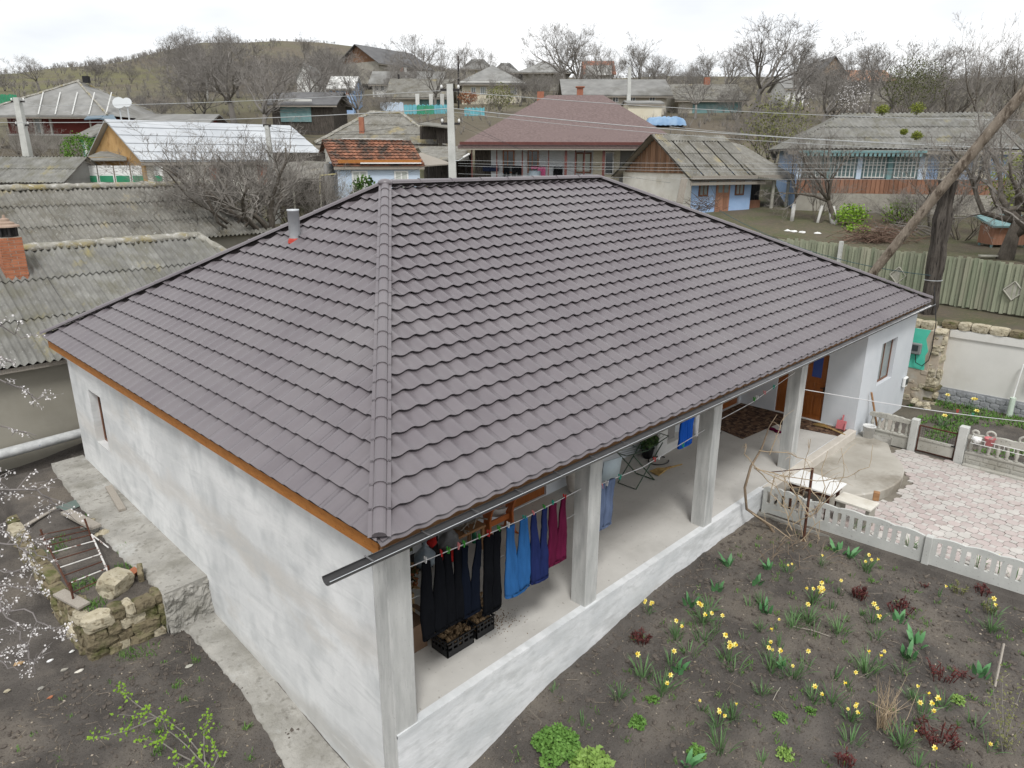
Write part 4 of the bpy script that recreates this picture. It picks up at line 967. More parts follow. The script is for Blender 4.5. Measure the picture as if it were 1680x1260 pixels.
    if sheets:
        p, r, per, amp, keep = sheets
        ub = MB(); o2 = o-.05
        if kind == 'hip': ub.add([(x, y, z-.07) for x, y, z in (A_, B_, C_, D_, E_, F_)], [(0, 1, 5, 4), (1, 2, 5), (2, 3, 4, 5), (3, 0, 4), (0, 3, 2, 1)])
        elif kind == 'gable': ub.add([(-o2, -o2, he-.07), (w+o2, -o2, he-.07), (w+o2, dep+o2, he-.07), (-o2, dep+o2, he-.07), (-o2, dep/2, zr-.07), (w+o2, dep/2, zr-.07)], [(0, 1, 5, 4), (2, 3, 4, 5)])
        else: ub.add([(-o2, -o2, he-.07), (w+o2, -o2, he-.07), (w+o2, dep+o2, he-.07), (-o2, dep+o2, he-.07), (w/2, -o2, zr-.07), (w/2, dep+o2, zr-.07)], [(1, 2, 5, 4), (3, 0, 4, 5), (0, 1, 4), (2, 3, 5)])
        R = obj('roof', ub, M['oldwood'], T)
        loc_slopes(T, R, [sdef(*q) for q in defs], p, r, corr(per, amp), .03, max(4, int(p/per*4)), roofm, 'roof_sheet', keep)
    return dict(T=T, R=R, w=w, h=h, zr=zr, dep=dep, ang=ang, pl=pl, pr=pr, d=d, d2=d2, z0=z0, o=o, he=he)
def loc_slopes(T, R, slopes, p, r, prof, step, ncol, material, name, keep, restname='roof_sheets_far', over=.1, jitter=.015):
    """like roof_slope but in a rotated thing's local space; viewing weight computed in world"""
    mw = Matrix.Translation(T.location) @ Matrix.Rotation(T.rotation_euler.z, 4, 'Z')
    allp = []
    for (O, eU, eV, S, a, b, Ln) in slopes:
        LEN[0] = Ln; full, out = slope_pieces(O, eU, eV, S, a, b, p, r, prof, step, ncol, over, .012)
        me = full.mesh(name, True); me.materials.append(material); Nn = (mw.to_3x3() @ Vector(eU).cross(Vector(eV))).normalized()
        for mt, m, c in out:
            tc_ = Vector((CX, CY, CZ))-mw @ c; allp.append((tc_.dot(Nn)/tc_.length**3, mt, m, me, full))
    allp.sort(key=lambda t: -t[0]); rest = MB(); n_ = 0
    for w, mt, m, me, full in allp:
        if n_ < keep and w > 0:
            me2 = me if m is None else m.mesh(name, True)
            if m is not None: me2.materials.append(material)
            o = bpy.data.objects.new(name, me2); link(o, R)
            o.matrix_local = mt @ Matrix.Translation((0, random.uniform(-jitter, jitter), random.uniform(0, jitter*.5))) @ Matrix.Rotation(random.uniform(-jitter, jitter)*.4, 4, 'Z'); n_ += 1
        else: src = m or full; rest.add([mt @ Vector(q) for q in src.v], src.f)
    if rest.f: stuff(obj(restname, rest, material, R, smooth=True))
def lx(hh, px):      # pixel column on the front wall -> local x
    k = (px-hh['pl'])/(hh['pr']-hh['pl'])
    d, d2 = hh['d'], hh['d2']; return hh['w']*k*d/(d2+(d-d2)*k) if d != d2 else hh['w']*k
def lz(hh, px, py):
    k = (px-hh['pl'])/(hh['pr']-hh['pl']); return at(px, py, hh['d']+(hh['d2']-hh['d'])*k).z-hh['z0']
def fwin(hh, p0, p1, y0, y1, fm, gm_, mull=(.5,), trans=(), nm='window', fw_=None, y=-.05, sill=None):
    x0, x1 = lx(hh, p0), lx(hh, p1); za, zb = lz(hh, (p0+p1)/2, y1), lz(hh, (p0+p1)/2, y0); w, h = x1-x0, zb-za
    fw_ = fw_ or min(.09, w*.12); m = MB(); t = .07
    m.bb(x0, x0+fw_, y, y+t, za, zb); m.bb(x1-fw_, x1, y, y+t, za, zb); m.bb(x0+fw_, x1-fw_, y, y+t, za, za+fw_); m.bb(x0+fw_, x1-fw_, y, y+t, zb-fw_, zb)
    for q in mull: m.bb(x0+w*q-fw_*.4, x0+w*q+fw_*.4, y+.006, y+t, za+fw_, zb-fw_)
    for q in trans: m.bb(x0+fw_, x1-fw_, y+.009, y+t, za+h*q-fw_*.35, za+h*q+fw_*.35)
    o = obj(nm, m, fm, hh['T']); obj('pane', MB().bb(x0+fw_*.6, x1-fw_*.6, y+.02, y+.04, za+fw_*.6, zb-fw_*.6), gm_, o)
    if sill: obj('sill', MB().bb(x0-.06, x1+.06, y-.08, y+.03, za-.06, za-.004), sill, o)
    return o
def fbox(hh, nm, p0, p1, y0, y1, ya, yb, m_, **k):
    x0, x1 = lx(hh, p0), lx(hh, p1); za, zb = lz(hh, (p0+p1)/2, y1), lz(hh, (p0+p1)/2, y0)
    return obj(nm, MB().bb(x0, x1, ya, yb, za, zb), m_, hh['T'], **k)
def chimney(hh, x, y, w, h, m_, z=None):
    z = hh['zr']-.4 if z is None else z
    c_ = obj('chimney', MB().bb(x-w/2, x+w/2, y-w/2, y+w/2, z, z+h), m_, hh['R'])
    return c_
def hipcaps(hh, hip, m_, r_=.10):
    w, dep, o, zr, he = hh['w'], hh['dep'], hh['o'], hh['zr'], hh['he']; a, b = hip
    E_, F_ = (a-o, dep/2, zr+.02), (w+o-b, dep/2, zr+.02)
    for i, (p, q) in enumerate((((-o, -o, he+.05), E_), ((w+o, -o, he+.05), F_), (E_, F_), ((w+o, dep+o, he+.05), F_), ((-o, dep+o, he+.05), E_))):
        p, q = Vector(p), Vector(q); n = max(2, int((q-p).length/.5)); rd = random.Random(i)
        obj('ridge_mortar', MB().tube([p.lerp(q, k/n)+Vector((0, 0, rd.uniform(-.03, .03))) for k in range(n+1)], r_, 5), m_, hh['R'])
# ------------------------------------------------------------------ village houses, near to far
M['lightblue'] = mat('pale_blue_wash', (.50, .60, .72), (.58, .67, .78), 1.5, .9, .1, 30, big=((.46, .53, .62), .8, .55, .75))
M['blue'] = mat('blue_wash', (.29, .43, .66), (.37, .51, .73), 1.8, .9, .1, 30, big=((.40, .52, .70), 1.2, .56, .72))
M['cream'] = mat('cream_wash', (.60, .55, .42), (.68, .64, .53), 1.0, .9, .05, 30, big=((.50, .45, .35), .6, .56, .76))
M['limewash'] = mat('limewash', (.60, .57, .50), (.72, .70, .64), 1.6, .9, .2, 20, big=((.48, .44, .36), 1.0, .54, .72))
M['beige'] = mat('beige_render', (.42, .385, .32), (.52, .485, .415), .8, .9, .05, 30)
M['greyrender'] = mat('grey_render', (.25, .245, .235), (.32, .315, .305), .9, .9, .1, 30)
M['shingle'] = mat('brown_shingle', (.118, .085, .080), (.185, .136, .128), 7, .85, .4, 20, stretch=(1, 1, 3.5), lo=.38, hi=.62, big=((.155, .113, .107), .4, .5, .7))
M['redbrown'] = mat('red_brown_paint', (.10, .035, .03), (.14, .05, .042), 3, .5, .05)
M['redwall'] = mat('dark_red_wall', (.15, .035, .03), (.20, .05, .042), 2, .85, .05, stretch=(1, 1, 5))
M['claytile'] = mat('clay_tile', (.17, .072, .042), (.27, .125, .078), 3, .9, .2, 40, rnd=.32, big=((.065, .052, .042), 1.6, .46, .62))
M['tin'] = mat('white_sheet_metal', (.39, .41, .43), (.49, .51, .525), .6, .5, .05, 20, big=((.37, .39, .41), .5, .5, .7), spec=.4)
M['osb'] = mat('plywood_board', (.40, .24, .09), (.50, .32, .14), 2.2, .85, .1, 40, rnd=.08, big=((.30, .17, .065), 1.2, .58, .74))
M['greenpaint'] = mat('green_paint', (.03, .22, .11), (.05, .28, .15), 2, .6, .05)
M['turq'] = mat('turquoise_fence', (.10, .38, .45), (.16, .46, .54), 3, .8, .1, rnd=.15)
M['tealwood'] = mat('teal_paint', (.14, .26, .27), (.22, .34, .34), 3, .7, .1)
M['redboard'] = mat('faded_red_board', (.23, .115, .07), (.33, .175, .115), 3, .9, .2, 40, stretch=(4, 4, .5), rnd=.2)
M['barnwood'] = mat('brown_gable_board', (.14, .075, .042), (.24, .14, .085), 3, .9, .3, 40, stretch=(5, 5, .4), rnd=.28, big=((.30, .28, .25), 1.5, .60, .74))
M['stonefar'] = mat('far_stone', (.30, .28, .24), (.40, .38, .33), 1.5, .9, .1)
M['whitefar'] = mat('far_white', (.60, .60, .57), (.70, .70, .68), .6, .9, 0)
M['brickfar'] = mat('far_brick', (.28, .11, .07), (.36, .16, .10), 3, .9, 0)
M['curtain'] = mat('curtain', (.42, .44, .40), (.58, .60, .56), 8, .9, 0, stretch=(1, 1, .2))

# --- pale blue outbuilding with clay tiles
hb = house('pale_blue_outbuilding', 'small pale blue building with orange clay tile roof behind the main ridge', 556, 690, 322, 266, 230, 41.2, 4.6, M['lightblue'], M['claytile'], 'gable', .25, gablem=M['limewash'], d2=43.2)
for a, b in ((579, 605), (648, 671)): fwin(hb, a, b, 280, 316, M['white'], M['curtain'], (.5,), (.48,))
fbox(hb, 'eave_board', 556, 690, 262, 267.5, -.30, -.26, M['fascia']); fbox(hb, 'white_gutter', 592, 690, 266.5, 268.5, -.36, -.31, M['white'])
bpy.data.objects.remove(hb['R']); w, dep, h, zr, o = hb['w'], hb['dep'], hb['h'], hb['zr'], .25; sl = (zr-h)/(dep/2); he = h-o*sl
rr = MB(); simple_slope(rr, (-o, -o, he-.03), (w+o, -o, he-.03), (w+o, dep/2, zr-.05), (-o, dep/2, zr-.05), .06); simple_slope(rr, (w+o, dep+o, he), (-o, dep+o, he), (-o, dep/2, zr), (w+o, dep/2, zr), .06)
hb['R'] = obj('roof', rr, M['claytile'], hb['T'])
def claywave(u): return .02*math.cos(2*PI*u/.26)
loc_slopes(hb['T'], hb['R'], [sdef((-o, -o, he), (1, 0, 0), (0, dep/2+o), zr-he, 0, 0, w+2*o)], .26, .335, claywave, .05, 4, M['claytile'], 'clay_tile', 300, 'clay_tiles_far', .04, .012)
obj('ridge_sheet', MB().box((w*.56, dep/2, zr+.07), (w*.75, .34, .03)), M['white'], hb['R'])
# crumbling left gable and lean-to
lt = thing('lean_to_shed', 'open grey lean-to shed at the left end of the pale blue building', 'shed', at(485, 320, 40.5))
lo = Vector(lt.location); a_, b_, c_, d_ = at(432, 288, 41.5), at(522, 293, 39.6), at(551, 266, 43.0), at(474, 262, 44.5)
m = MB(); simple_slope(m, a_, b_, c_, d_, .07); obj('roof', m, M['slate2'], lt, world=True)
q0, q1 = at(553, 268, 43), at(553, 330, 43); obj('end_wall', MB().box((q0+q1)/2-FH*1.2, (.15, 2.6, q0.z-q1.z), YAW-PI/2).move((0, 0, 0)), M['greyrender'], lt, world=True)
for px in (480, 524): a = at(px, 294, 39.8); obj('post', MB().tube([a-Vector((0, 0, 2.4)), a], .05, 6), M['greywood'], lt, world=True)
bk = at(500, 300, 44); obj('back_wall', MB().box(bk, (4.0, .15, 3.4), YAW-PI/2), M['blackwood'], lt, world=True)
tag(obj('pipe_bracket', MB().tube([at(525, 318, 39), at(525, 288, 39), at(556, 285, 41.6)], .04, 6), mat('yellow_pipe', (.50, .44, .20), (.58, .52, .28), 3, .7, 0)), 'pale yellow pipe bracket in front of the lean-to shed', 'pipe')

# --- brown shingle-roofed house
hr = house('brown_shingle_house', 'house with wide brown shingle hip roof and washing on its porch', 808, 1062, 325, 238, 156, 46.5, 11.0, M['greyrender'], M['shingle'], 'hip', 1.9, hip=(5.2, 4.5), d2=46.0, thick=.16)
T = hr['T']; w, h = hr['w'], hr['h']
fbox(hr, 'gutter', 762, 1108, 234, 238.5, -1.97, -1.89, M['redbrown'])
wbl = fbox(hr, 'white_wall', 806, 972, 237, 325, -.06, 0, M['wallgrey']); fbox(hr, 'cream_wall', 971, 1014, 237, 325, -.10, 0, M['cream'])
for a, b in ((825, 844), (865, 883)): fwin(hr, a, b, 246, 284, M['door'], M['glass'], (.42,), (), y=-.14)
fwin(hr, 942, 968, 250, 284, M['winframe'], M['curtain'], (.5,), y=-.14); fwin(hr, 989, 1004, 249, 286, M['white'], M['glass'], (), y=-.2, nm='door')
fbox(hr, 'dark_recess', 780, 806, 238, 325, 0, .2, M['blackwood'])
for px in (779, 818, 858, 899, 941, 955): fbox(hr, 'porch_post', px-.9, px+.9, 237, 325, -1.5, -1.4, M['redbrown'])
for px in (926, 985): fbox(hr, 'downpipe', px-2, px+2, 246, 325, -1.62, -1.5, M['redbrown'])
fbox(hr, 'railing', 818, 985, 292, 293.5, -1.46, -1.42, M['redbrown'])
chimney(hr, lx(hr, 882), 6.0, .46, .75, M['brickfar'], hr['zr']-.5); chimney(hr, lx(hr, 952), 6.2, .42, 1.0, M['brickfar'], hr['zr']-.5)
obj('chimney_hood', MB().box((lx(hr, 952), 6.2, hr['zr']+.55), (.6, .6, .07)), M['brickfar'], hr['R'])
# washing on the brown house's porch
cl = []
def hang(nm, label, px0, px1, py0, py1, d, m_, legs=False, cat='clothing'):
    a, b = at(px0, py0, d), at(px1, py0, d); zb = at(px0, py1, d).z; m = MB(); n = 6
    v = (b-a)
    def sheet(k0, k1, zt, zb_):
        rows = 4
        for s_ in (0, .03):
            o_ = len(m.v)
            for j in range(rows+1):
                for i in range(n+1):
                    k = k0+(k1-k0)*i/n; p = a+v*k; q = .02*math.sin(i*2.3+j*.7)
                    m.v.append((p.x-FH.x*(s_+q), p.y-FH.y*(s_+q), zt+(zb_-zt)*j/rows))
            for j in range(rows):
                for i in range(n):
                    f_ = (o_+j*(n+1)+i, o_+j*(n+1)+i+1, o_+(j+1)*(n+1)+i+1, o_+(j+1)*(n+1)+i); m.f.append(f_)
    if legs: sheet(0, .42, a.z, zb); sheet(.55, 1, a.z, zb+.08); sheet(.0, 1, a.z+.02, a.z-.35)
    else: sheet(0, 1, a.z, zb)
    return tag(obj(nm, m, m_), label, cat)
M['navy'] = mat('navy_cloth', (.012, .018, .045), (.02, .03, .07), 6, .9, .1); M['blackcloth'] = mat('black_cloth', (.006, .007, .009), (.012, .013, .016), 6, .95, .1)
M['pink'] = mat('pink_towel', (.68, .13, .30), (.76, .18, .36), 6, .95, .1)
dd = 46.2
hang('dark_jacket', 'navy jacket hanging at the left of the far porch washing line', 792, 818, 272, 281, dd, M['navy']); hang('dark_trousers', 'dark trousers hanging beside the navy jacket on the far porch', 826, 836, 273, 292, dd, M['blackcloth'], True)
hang('dark_trousers', 'black trousers hanging in the middle of the far porch line', 840, 856, 273, 292, dd, M['blackcloth'], True); hang('pink_towel', 'bright pink towel hanging on the far porch', 882, 895, 274, 290.5, dd, M['pink'], cat='towel')
hang('dark_garment', 'dark garment hanging at the right of the pink towel', 908, 923, 275, 288, dd, M['blackcloth']); hang('small_pink_cloth', 'small pink cloth beside the bright pink towel', 871, 881, 273.5, 277, dd, M['pink'], cat='cloth')
q = at(877, 300, 46); tag(obj('barrel', MB().lathe([(.36, -.3), (.38, .2), (.37, .7), (.33, .72)], 14, q), mat('pale_blue_drum', (.45, .55, .62), (.52, .62, .68), 3, .5, 0), smooth=True), 'pale blue drum standing on the far porch', 'barrel')
for z_, nm in ((272.5, 'far_clothes_line'),): tag(obj(nm, MB().tube([at(780, 271, 46.25), at(930, 274, 46.1), at(985, 272, 46)], .012, 4), M['darkmetal']), 'washing line strung along the far porch', 'line')

# --- old shed with blue facade
hs = house('blue_fronted_shed', 'old shed with bright blue front, limewashed end and sagging grey roof', 1131, 1228, 352, 283, 222, 39.2, 6.0, M['blue'], M['slate2'], 'gable', .55, d2=41.2, sheets=(1.1, 1.2, .2, .03, 110), gablem=M['barnwood'])
T = hs['T']; w, h, dep, zr = hs['w'], hs['h'], hs['dep'], hs['zr']
obj('limewashed_end', MB().bb(-.05, 0, -.02, dep, -1.5, h), M['limewash'], T)
for k in range(26):
    y0_ = dep*k/26; top = h+(zr-h)*(1-abs((y0_+dep/52)/(dep/2)-1))-.15
    if top > h+.05: obj('gable_board', MB().bb(-.11-.012*(k % 2), -.05, y0_+.01, y0_+dep/26-.005, h-.05, top), M['barnwood'], T)
fwin(hs, 1143, 1158, 288, 322, M['winframe'], M['glassgrey'], (.5,), (.66,)); fwin(hs, 1202, 1216, 284, 320, M['winframe'], M['glassgrey'], (.5,), (.66,))
d_ = fbox(hs, 'door', 1171, 1193, 287, 347, -.05, 0, M['redboard'])
for a, b in ((1174, 1180.5), (1183.5, 1190)): obj('pane', MB().bb(lx(hs, a), lx(hs, b), -.07, -.04, lz(hs, a, 316), lz(hs, a, 291)), M['glassgrey'], d_)
for a, b in ((1174, 1180.5), (1183.5, 1190)): obj('door_panel', MB().bb(lx(hs, a), lx(hs, b), -.065, -.04, lz(hs, a, 342), lz(hs, a, 322)), M['redboard'], d_)
# open porch continuing to the right
rx = lx(hs, 1296); obj('porch_roof', (lambda m: (simple_slope(m, (w-.2, -.7, h-.25), (rx, -.6, h-.45), (rx-1.2, dep*.5, zr-.5), (w-.2, dep*.5, zr-.12), .07), m)[1])(MB()), M['slate2'], T)
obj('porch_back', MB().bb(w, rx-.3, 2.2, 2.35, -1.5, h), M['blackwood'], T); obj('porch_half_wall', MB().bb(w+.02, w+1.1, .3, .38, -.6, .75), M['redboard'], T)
for px in (1257, 1281): obj('porch_post', MB().tube([(lx(hs, px), -.3, -1), (lx(hs, px), -.3, h-.3)], .09, 7), M['greywood'], T)
obj('eave_beam', MB().bb(-.5, rx-.2, -.62, -.5, h-.32, h-.14), M['oldwood'], T)
obj('step', MB().bb(.3, w+2, -1.3, -.1, -.6, -.02), M['oldwood'], T)
tag(obj('leaning_board', MB().box(at(1117, 322, 38), (.34, .06, 1.9), YAW-PI/2, -.12, .16), M['oldwood']), 'grey board leaning against the limewashed end wall', 'board')
br = MB(); rd = random.Random(3); bp = at(1155, 348, 38)
for k in range(160):
    a = rd.uniform(0, 2*PI); p = bp+Vector((rd.gauss(0, .35), rd.gauss(0, .3), abs(rd.gauss(.25, .25)))); q = p+Vector((math.cos(a), math.sin(a), rd.uniform(.0, .9)))*rd.uniform(.3, .7); br.tube([p, q], [.012, .004], 3, False)
M['twigs'] = mat('dry_twigs', (.075, .055, .04), (.14, .10, .075), 8, .95, 0)
tag(obj('brushwood_bundle', br, M['twigs']), 'dark bundle of brushwood below the left blue shed window', 'brushwood')

# --- teal and blue house at right
ht = house('teal_veranda_house', 'long house with teal glazed veranda, blue wall and wavy grey roof at right', 1300, 1638, 352, 243, 186, 41, 8.4, M['blue'], M['slate'], 'hip', .7, hip=(3.4, .5), d2=38.8, sheets=(1.2, 1.55, .24, .035, 130))
T = ht['T']; w, h = ht['w'], ht['h']
fbox(ht, 'stone_base', 1300, 1640, 318, 352, -.16, 0, M['stonefar'])
x0, x1 = lx(ht, 1302), lx(ht, 1497); zb, zt = lz(ht, 1400, 292), lz(ht, 1400, 246)
nb = 46
for k in range(nb):
    a = w*k/nb; obj('skirt_board', MB().bb(a+.01, a+w/nb-.01, -.16, -.05, lz(ht, 1450, 318), zb-.04), M['redboard'], T)
obj('veranda_glazing', MB().bb(x0, x1, -.12, -.02, zb, zt), mat('teal_glass', (.10, .16, .165), (.17, .24, .24), 2, .25, 0, spec=.5), T)
for k in range(5):
    a = x0+(x1-x0)*k/4; obj('veranda_post', MB().bb(a-.12, a+.12, -.18, 0, zb-.05, zt), M['tealwood'] if k % 2 else M['lightblue'], T)
for k in range(4):
    a = x0+(x1-x0)*k/4+.25; b = x0+(x1-x0)*(k+1)/4-.25
    f_ = MB()
    for q in range(6): f_.bb(a+(b-a)*q/5-.025, a+(b-a)*q/5+.025, -.16, -.1, zb, zt-.25)
    for z_ in (zb+.02, zb+(zt-zb)*.45, zt-.35): f_.bb(a, b, -.155, -.105, z_, z_+.05)
    obj('glazing_bars', f_, M['whitefar'], T)
obj('eave_fretwork', (lambda m: ([m.bb(x0+k*.22, x0+k*.22+.13, -.70, -.66, h-.42, h-.22) for k in range(int((x1-x0)/.22))], m.bb(x0-.2, x1, -.72, -.64, h-.24, h-.12), m)[2])(MB()), M['tealwood'], T)
for a, b in ((1527, 1561), (1580, 1606)): fwin(ht, a, b, 251, 294, M['cream'], M['glass'], (.33, .66), (.55,), y=-.08, fw_=.14)
fbox(ht, 'pilaster', 1497, 1507, 243, 318, -.1, 0, M['whitefar'])

# --- mid-distance grey hip roof
hg = house('grey_hip_house', 'house under a steep grey slate hip roof behind the clay tile roof', 535, 712, 275, 236, 186, 56, 9, M['beige'], M['slate2'], 'hip', .6, hip=(3.2, 3.6), sheets=(1.15, 1.7, .29, .012, 90))
hipcaps(hg, (3.2, 3.6), M['mortar'], .16); chimney(hg, lx(hg, 592), 1.2, .35, 1.5, M['brickfar'], hg['h']+.4)
wl_ = thing('patchwork_lean_to', 'patched grey lean-to roofs between the slate house and the brown roof', 'shed', at(720, 290, 50))
m = MB(); simple_slope(m, at(700, 262, 48), at(770, 262, 47.5), at(765, 240, 51), at(685, 240, 52), .08); obj('roof', m, M['slate2'], wl_, world=True)
obj('wall', MB().box(at(735, 285, 50.5), (3.2, .2, 2.6), YAW-PI/2), M['blackwood'], wl_, world=True)
for px in (703, 735, 765): a = at(px, 263, 47.9); obj('post', MB().tube([a-Vector((0, 0, 2)), a], .06, 6), M['darkmetal'], wl_, world=True)
m = MB(); simple_slope(m, at(672, 262, 45), at(688, 272, 43.5), at(742, 268, 44.5), at(690, 250, 47), .07); obj('side_roof', m, M['oldwood'], wl_, world=True)
dm = thing('open_dormer', 'dark open dormer on the right slope of the slate hip roof', 'dormer', at(710, 225, 54))
m = MB(); simple_slope(m, at(686, 203, 54), at(737, 209, 53), at(740, 205, 56), at(700, 200, 56.5), .08); obj('roof', m, M['slate2'], dm, world=True)
obj('frame', MB().box(at(727, 222, 54.5), (.9, .6, 1.1), YAW-PI/2), M['blackwood'], dm, world=True); obj('cheek', MB().box(at(705, 218, 55.2), (1.4, .3, .9), YAW-PI/2), M['blackwood'], dm, world=True)

# --- white metal roofed building with plywood gable
hw = house('white_roof_building', 'long low building with white sheet metal roof and plywood gable', 244, 530, 302, 258, 203, 42.5, 9.0, M['limewash'], M['tin'], 'gable', .4, d2=50.5, gablem=M['osb'], thick=.06)
T = hw['T']; w, h, dep, zr, o = hw['w'], hw['h'], hw['dep'], hw['zr'], .4
sl = (zr-h)/(dep/2); he = h-o*sl
for k in range(5):
    q0, q1 = k/5, (k+1)/5; z0_, z1_ = he+(zr-he)*q0, he+(zr-he)*q1; y0_, y1_ = -o+(dep/2+o)*q0, -o+(dep/2+o)*q1
    m = MB(); simple_slope(m, (-o, y0_-.03, z0_+.045), (w+o, y0_-.03, z0_+.045), (w+o, y1_, z1_+.015), (-o, y1_, z1_+.015), .02); obj('metal_sheet_row', m, M['tin'], hw['R'])
for k in range(5):
    y0_ = dep*k/5; f = lambda y: h+(zr-h)*(1-abs(y/(dep/2)-1)); a, b = y0_, y0_+dep/5
    m = MB(); pts = [(-.1, a+.01, -.3), (-.1, b-.01, -.3), (-.1, b-.01, f(b)-.12)]+([(-.1, dep/2, zr-.12)] if a < dep/2 < b else [])+[(-.1, a+.01, f(a)-.12)]
    n_ = len(pts); m.add(pts+[(0, y, z) for _, y, z in pts], [tuple(range(n_))[::-1], tuple(range(n_, 2*n_))]+[(i, (i+1) % n_, n_+(i+1) % n_, n_+i) for i in range(n_)]); obj('plywood_sheet', m, M['osb'], T)
for a, b in ((281, 307), (362, 382)): fwin(hw, a, b, 272, 291, M['oldwood'], M['glass'], ())
for k, px in enumerate((330, 345, 398, 425, 455, 470)): fbox(hw, 'brick_pier', px, px+14, 262, 302, -.12, 0, M['brickfar'] if k % 2 else M['limewash'])
px_ = thing('plywood_annex', 'plywood annex with small tin roof and green and white panels', 'shed', at(185, 300, 43))
lo = px_
obj('wall', MB().box(at(176, 276, 44.8), (3.2, 1.6, 1.25), YAW-PI/2+.05), M['osb'], px_, world=True)
m = MB(); simple_slope(m, at(128, 263, 43.0), at(208, 262, 43.2), at(206, 250, 46.0), at(165, 248, 46.4), .06); obj('roof', m, M['slate'], px_, world=True)
for k in range(5):
    a, b = at(135+k*27, 286, 42.8), at(160+k*27, 286, 42.8)
    o_ = obj('white_panel', MB().box((a+b)/2, ((b-a).length, .06, .95), YAW-PI/2), M['white'], px_, world=True); obj('green_panel', MB().box((a+b)/2-FH*.05-Vector((0, 0, .25)), ((b-a).length*.86, .04, .35), YAW-PI/2), M['greenpaint'], px_, world=True)
gp = thing('green_porch', 'small green and white porch beside the plywood gable', 'porch', at(160, 262, 52))
m = MB(); simple_slope(m, at(122, 222, 52), at(150, 224, 51.5), at(184, 204, 53), at(160, 203, 54), .08); obj('roof', m, M['slate'], gp, world=True)
obj('green_beam', MB().box(at(153, 229, 52.5), (1.9, .2, .35), YAW-PI/2), M['greenpaint'], gp, world=True)
for px in (140, 158, 172): a = at(px, 228, 52.4); obj('post', MB().box(a-Vector((0, 0, .9)), (.18, .18, 1.9), YAW-PI/2), M['white'] if px != 172 else M['greenpaint'], gp, world=True)
obj('back', MB().box(at(157, 246, 53.2), (1.7, .15, 1.6), YAW-PI/2), M['tealwood'], gp, world=True)
# low grey shed at far left
hl = house('low_slate_shed', 'low shed with grey corrugated roof at the left edge', -60, 104, 312, 295, 257, 40, 4.6, M['greyrender'], M['slate'], 'gable', .3, sheets=(1.14, 1.5, .19, .03, 60))
# red house with hip roof
hd = house('dark_red_house', 'dark red house with broad grey hip roof and satellite dishes', 22, 170, 250, 190, 133, 70, 10.5, M['redwall'], M['slatefar'], 'hip', 1.9, hip=(6.2, 6.2), thick=.15)
T = hd['T']; fbox(hd, 'grey_base', 20, 172, 222, 252, -.1, 0, M['stonefar']); fbox(hd, 'white_band', 20, 172, 220, 222.4, -.16, -.02, M['whitefar']); fbox(hd, 'white_lintel', 38, 140, 192, 195, -.12, 0, M['whitefar'])
for a, b in ((48, 51), (65, 68), (75, 78), (91, 94)): fbox(hd, 'white_post', a, b, 193, 221, -.14, 0, M['whitefar'])
fbox(hd, 'window', 67, 76, 195, 219, -.08, 0, M['glassgrey'])
hipcaps(hd, (6.2, 6.2), M['mortar'], .12); chimney(hd, lx(hd, 110), 5.25, .5, .6, M['black'], hd['zr']-.15)
for k in range(5):
    x = hd['w']*.35+k*1.5; m = MB(); he_ = hd['he']; S_ = hd['dep']/2+1.9
    a = Vector((x+1.2, -1.9, he_+.09)); b = Vector((x-.6+k*.1, hd['dep']/2*.45, he_+(hd['zr']-he_)*.62+.09)); obj('white_seam', MB().tube([a, b], .05, 4), M['whitefar'], hd['R'])
cn = thing('slate_blue_canopy', 'slate blue canopy over the red house entrance', 'canopy', at(172, 200, 66))
m = MB(); simple_slope(m, at(138, 195, 66), at(165, 193, 66), at(172, 187.5, 69), at(146, 188, 69), .1); simple_slope(m, at(163, 194, 66), at(191, 196, 66), at(186, 188, 69), at(166, 187.5, 69), .1); obj('roof', m, mat('slate_blue', (.10, .15, .19), (.14, .19, .23), 2, .6, 0), cn, world=True)
for px in (147, 169): a = at(px, 195, 66.4); obj('post', MB().tube([a-Vector((0, 0, 2)), a], .07, 6), M['stonefar'], cn, world=True)
for i, (px, py, r_) in enumerate(((195, 169, .48), (208, 168, .38))):
    c0 = at(px, py, 63-i); s_ = thing('satellite_dish', ('larger' if i == 0 else 'smaller')+' pale satellite dish beside the red house roof', 'dish', c0-Vector((0, 0, 1.5)))
    ax = Vector((-.5, -.75, .35)).normalized(); t1 = ax.orthogonal().normalized(); t2 = ax.cross(t1)
    rings = [[c0+t1*(rr_*math.cos(2*PI*k/16))+t2*(rr_*math.sin(2*PI*k/16))+ax*(rr_*rr_*.25) for k in range(16)] for rr_ in (.05, r_*.5, r_*.8, r_)]
    obj('bowl', MB().tube_rings(rings), mat('dish_grey', (.52, .54, .55), None, 1, .5, 0), s_, world=True); obj('mast', MB().tube([c0-Vector((0, 0, 1.8)), c0], .06, 6), M['galv'], s_, world=True)
house('dark_ridge_barn', 'grey roofed barn right behind the white sheet roof', 225, 325, 215, 205, 187, 63, 6, M['redwall'], M['slatefar'], 'gable', .8)
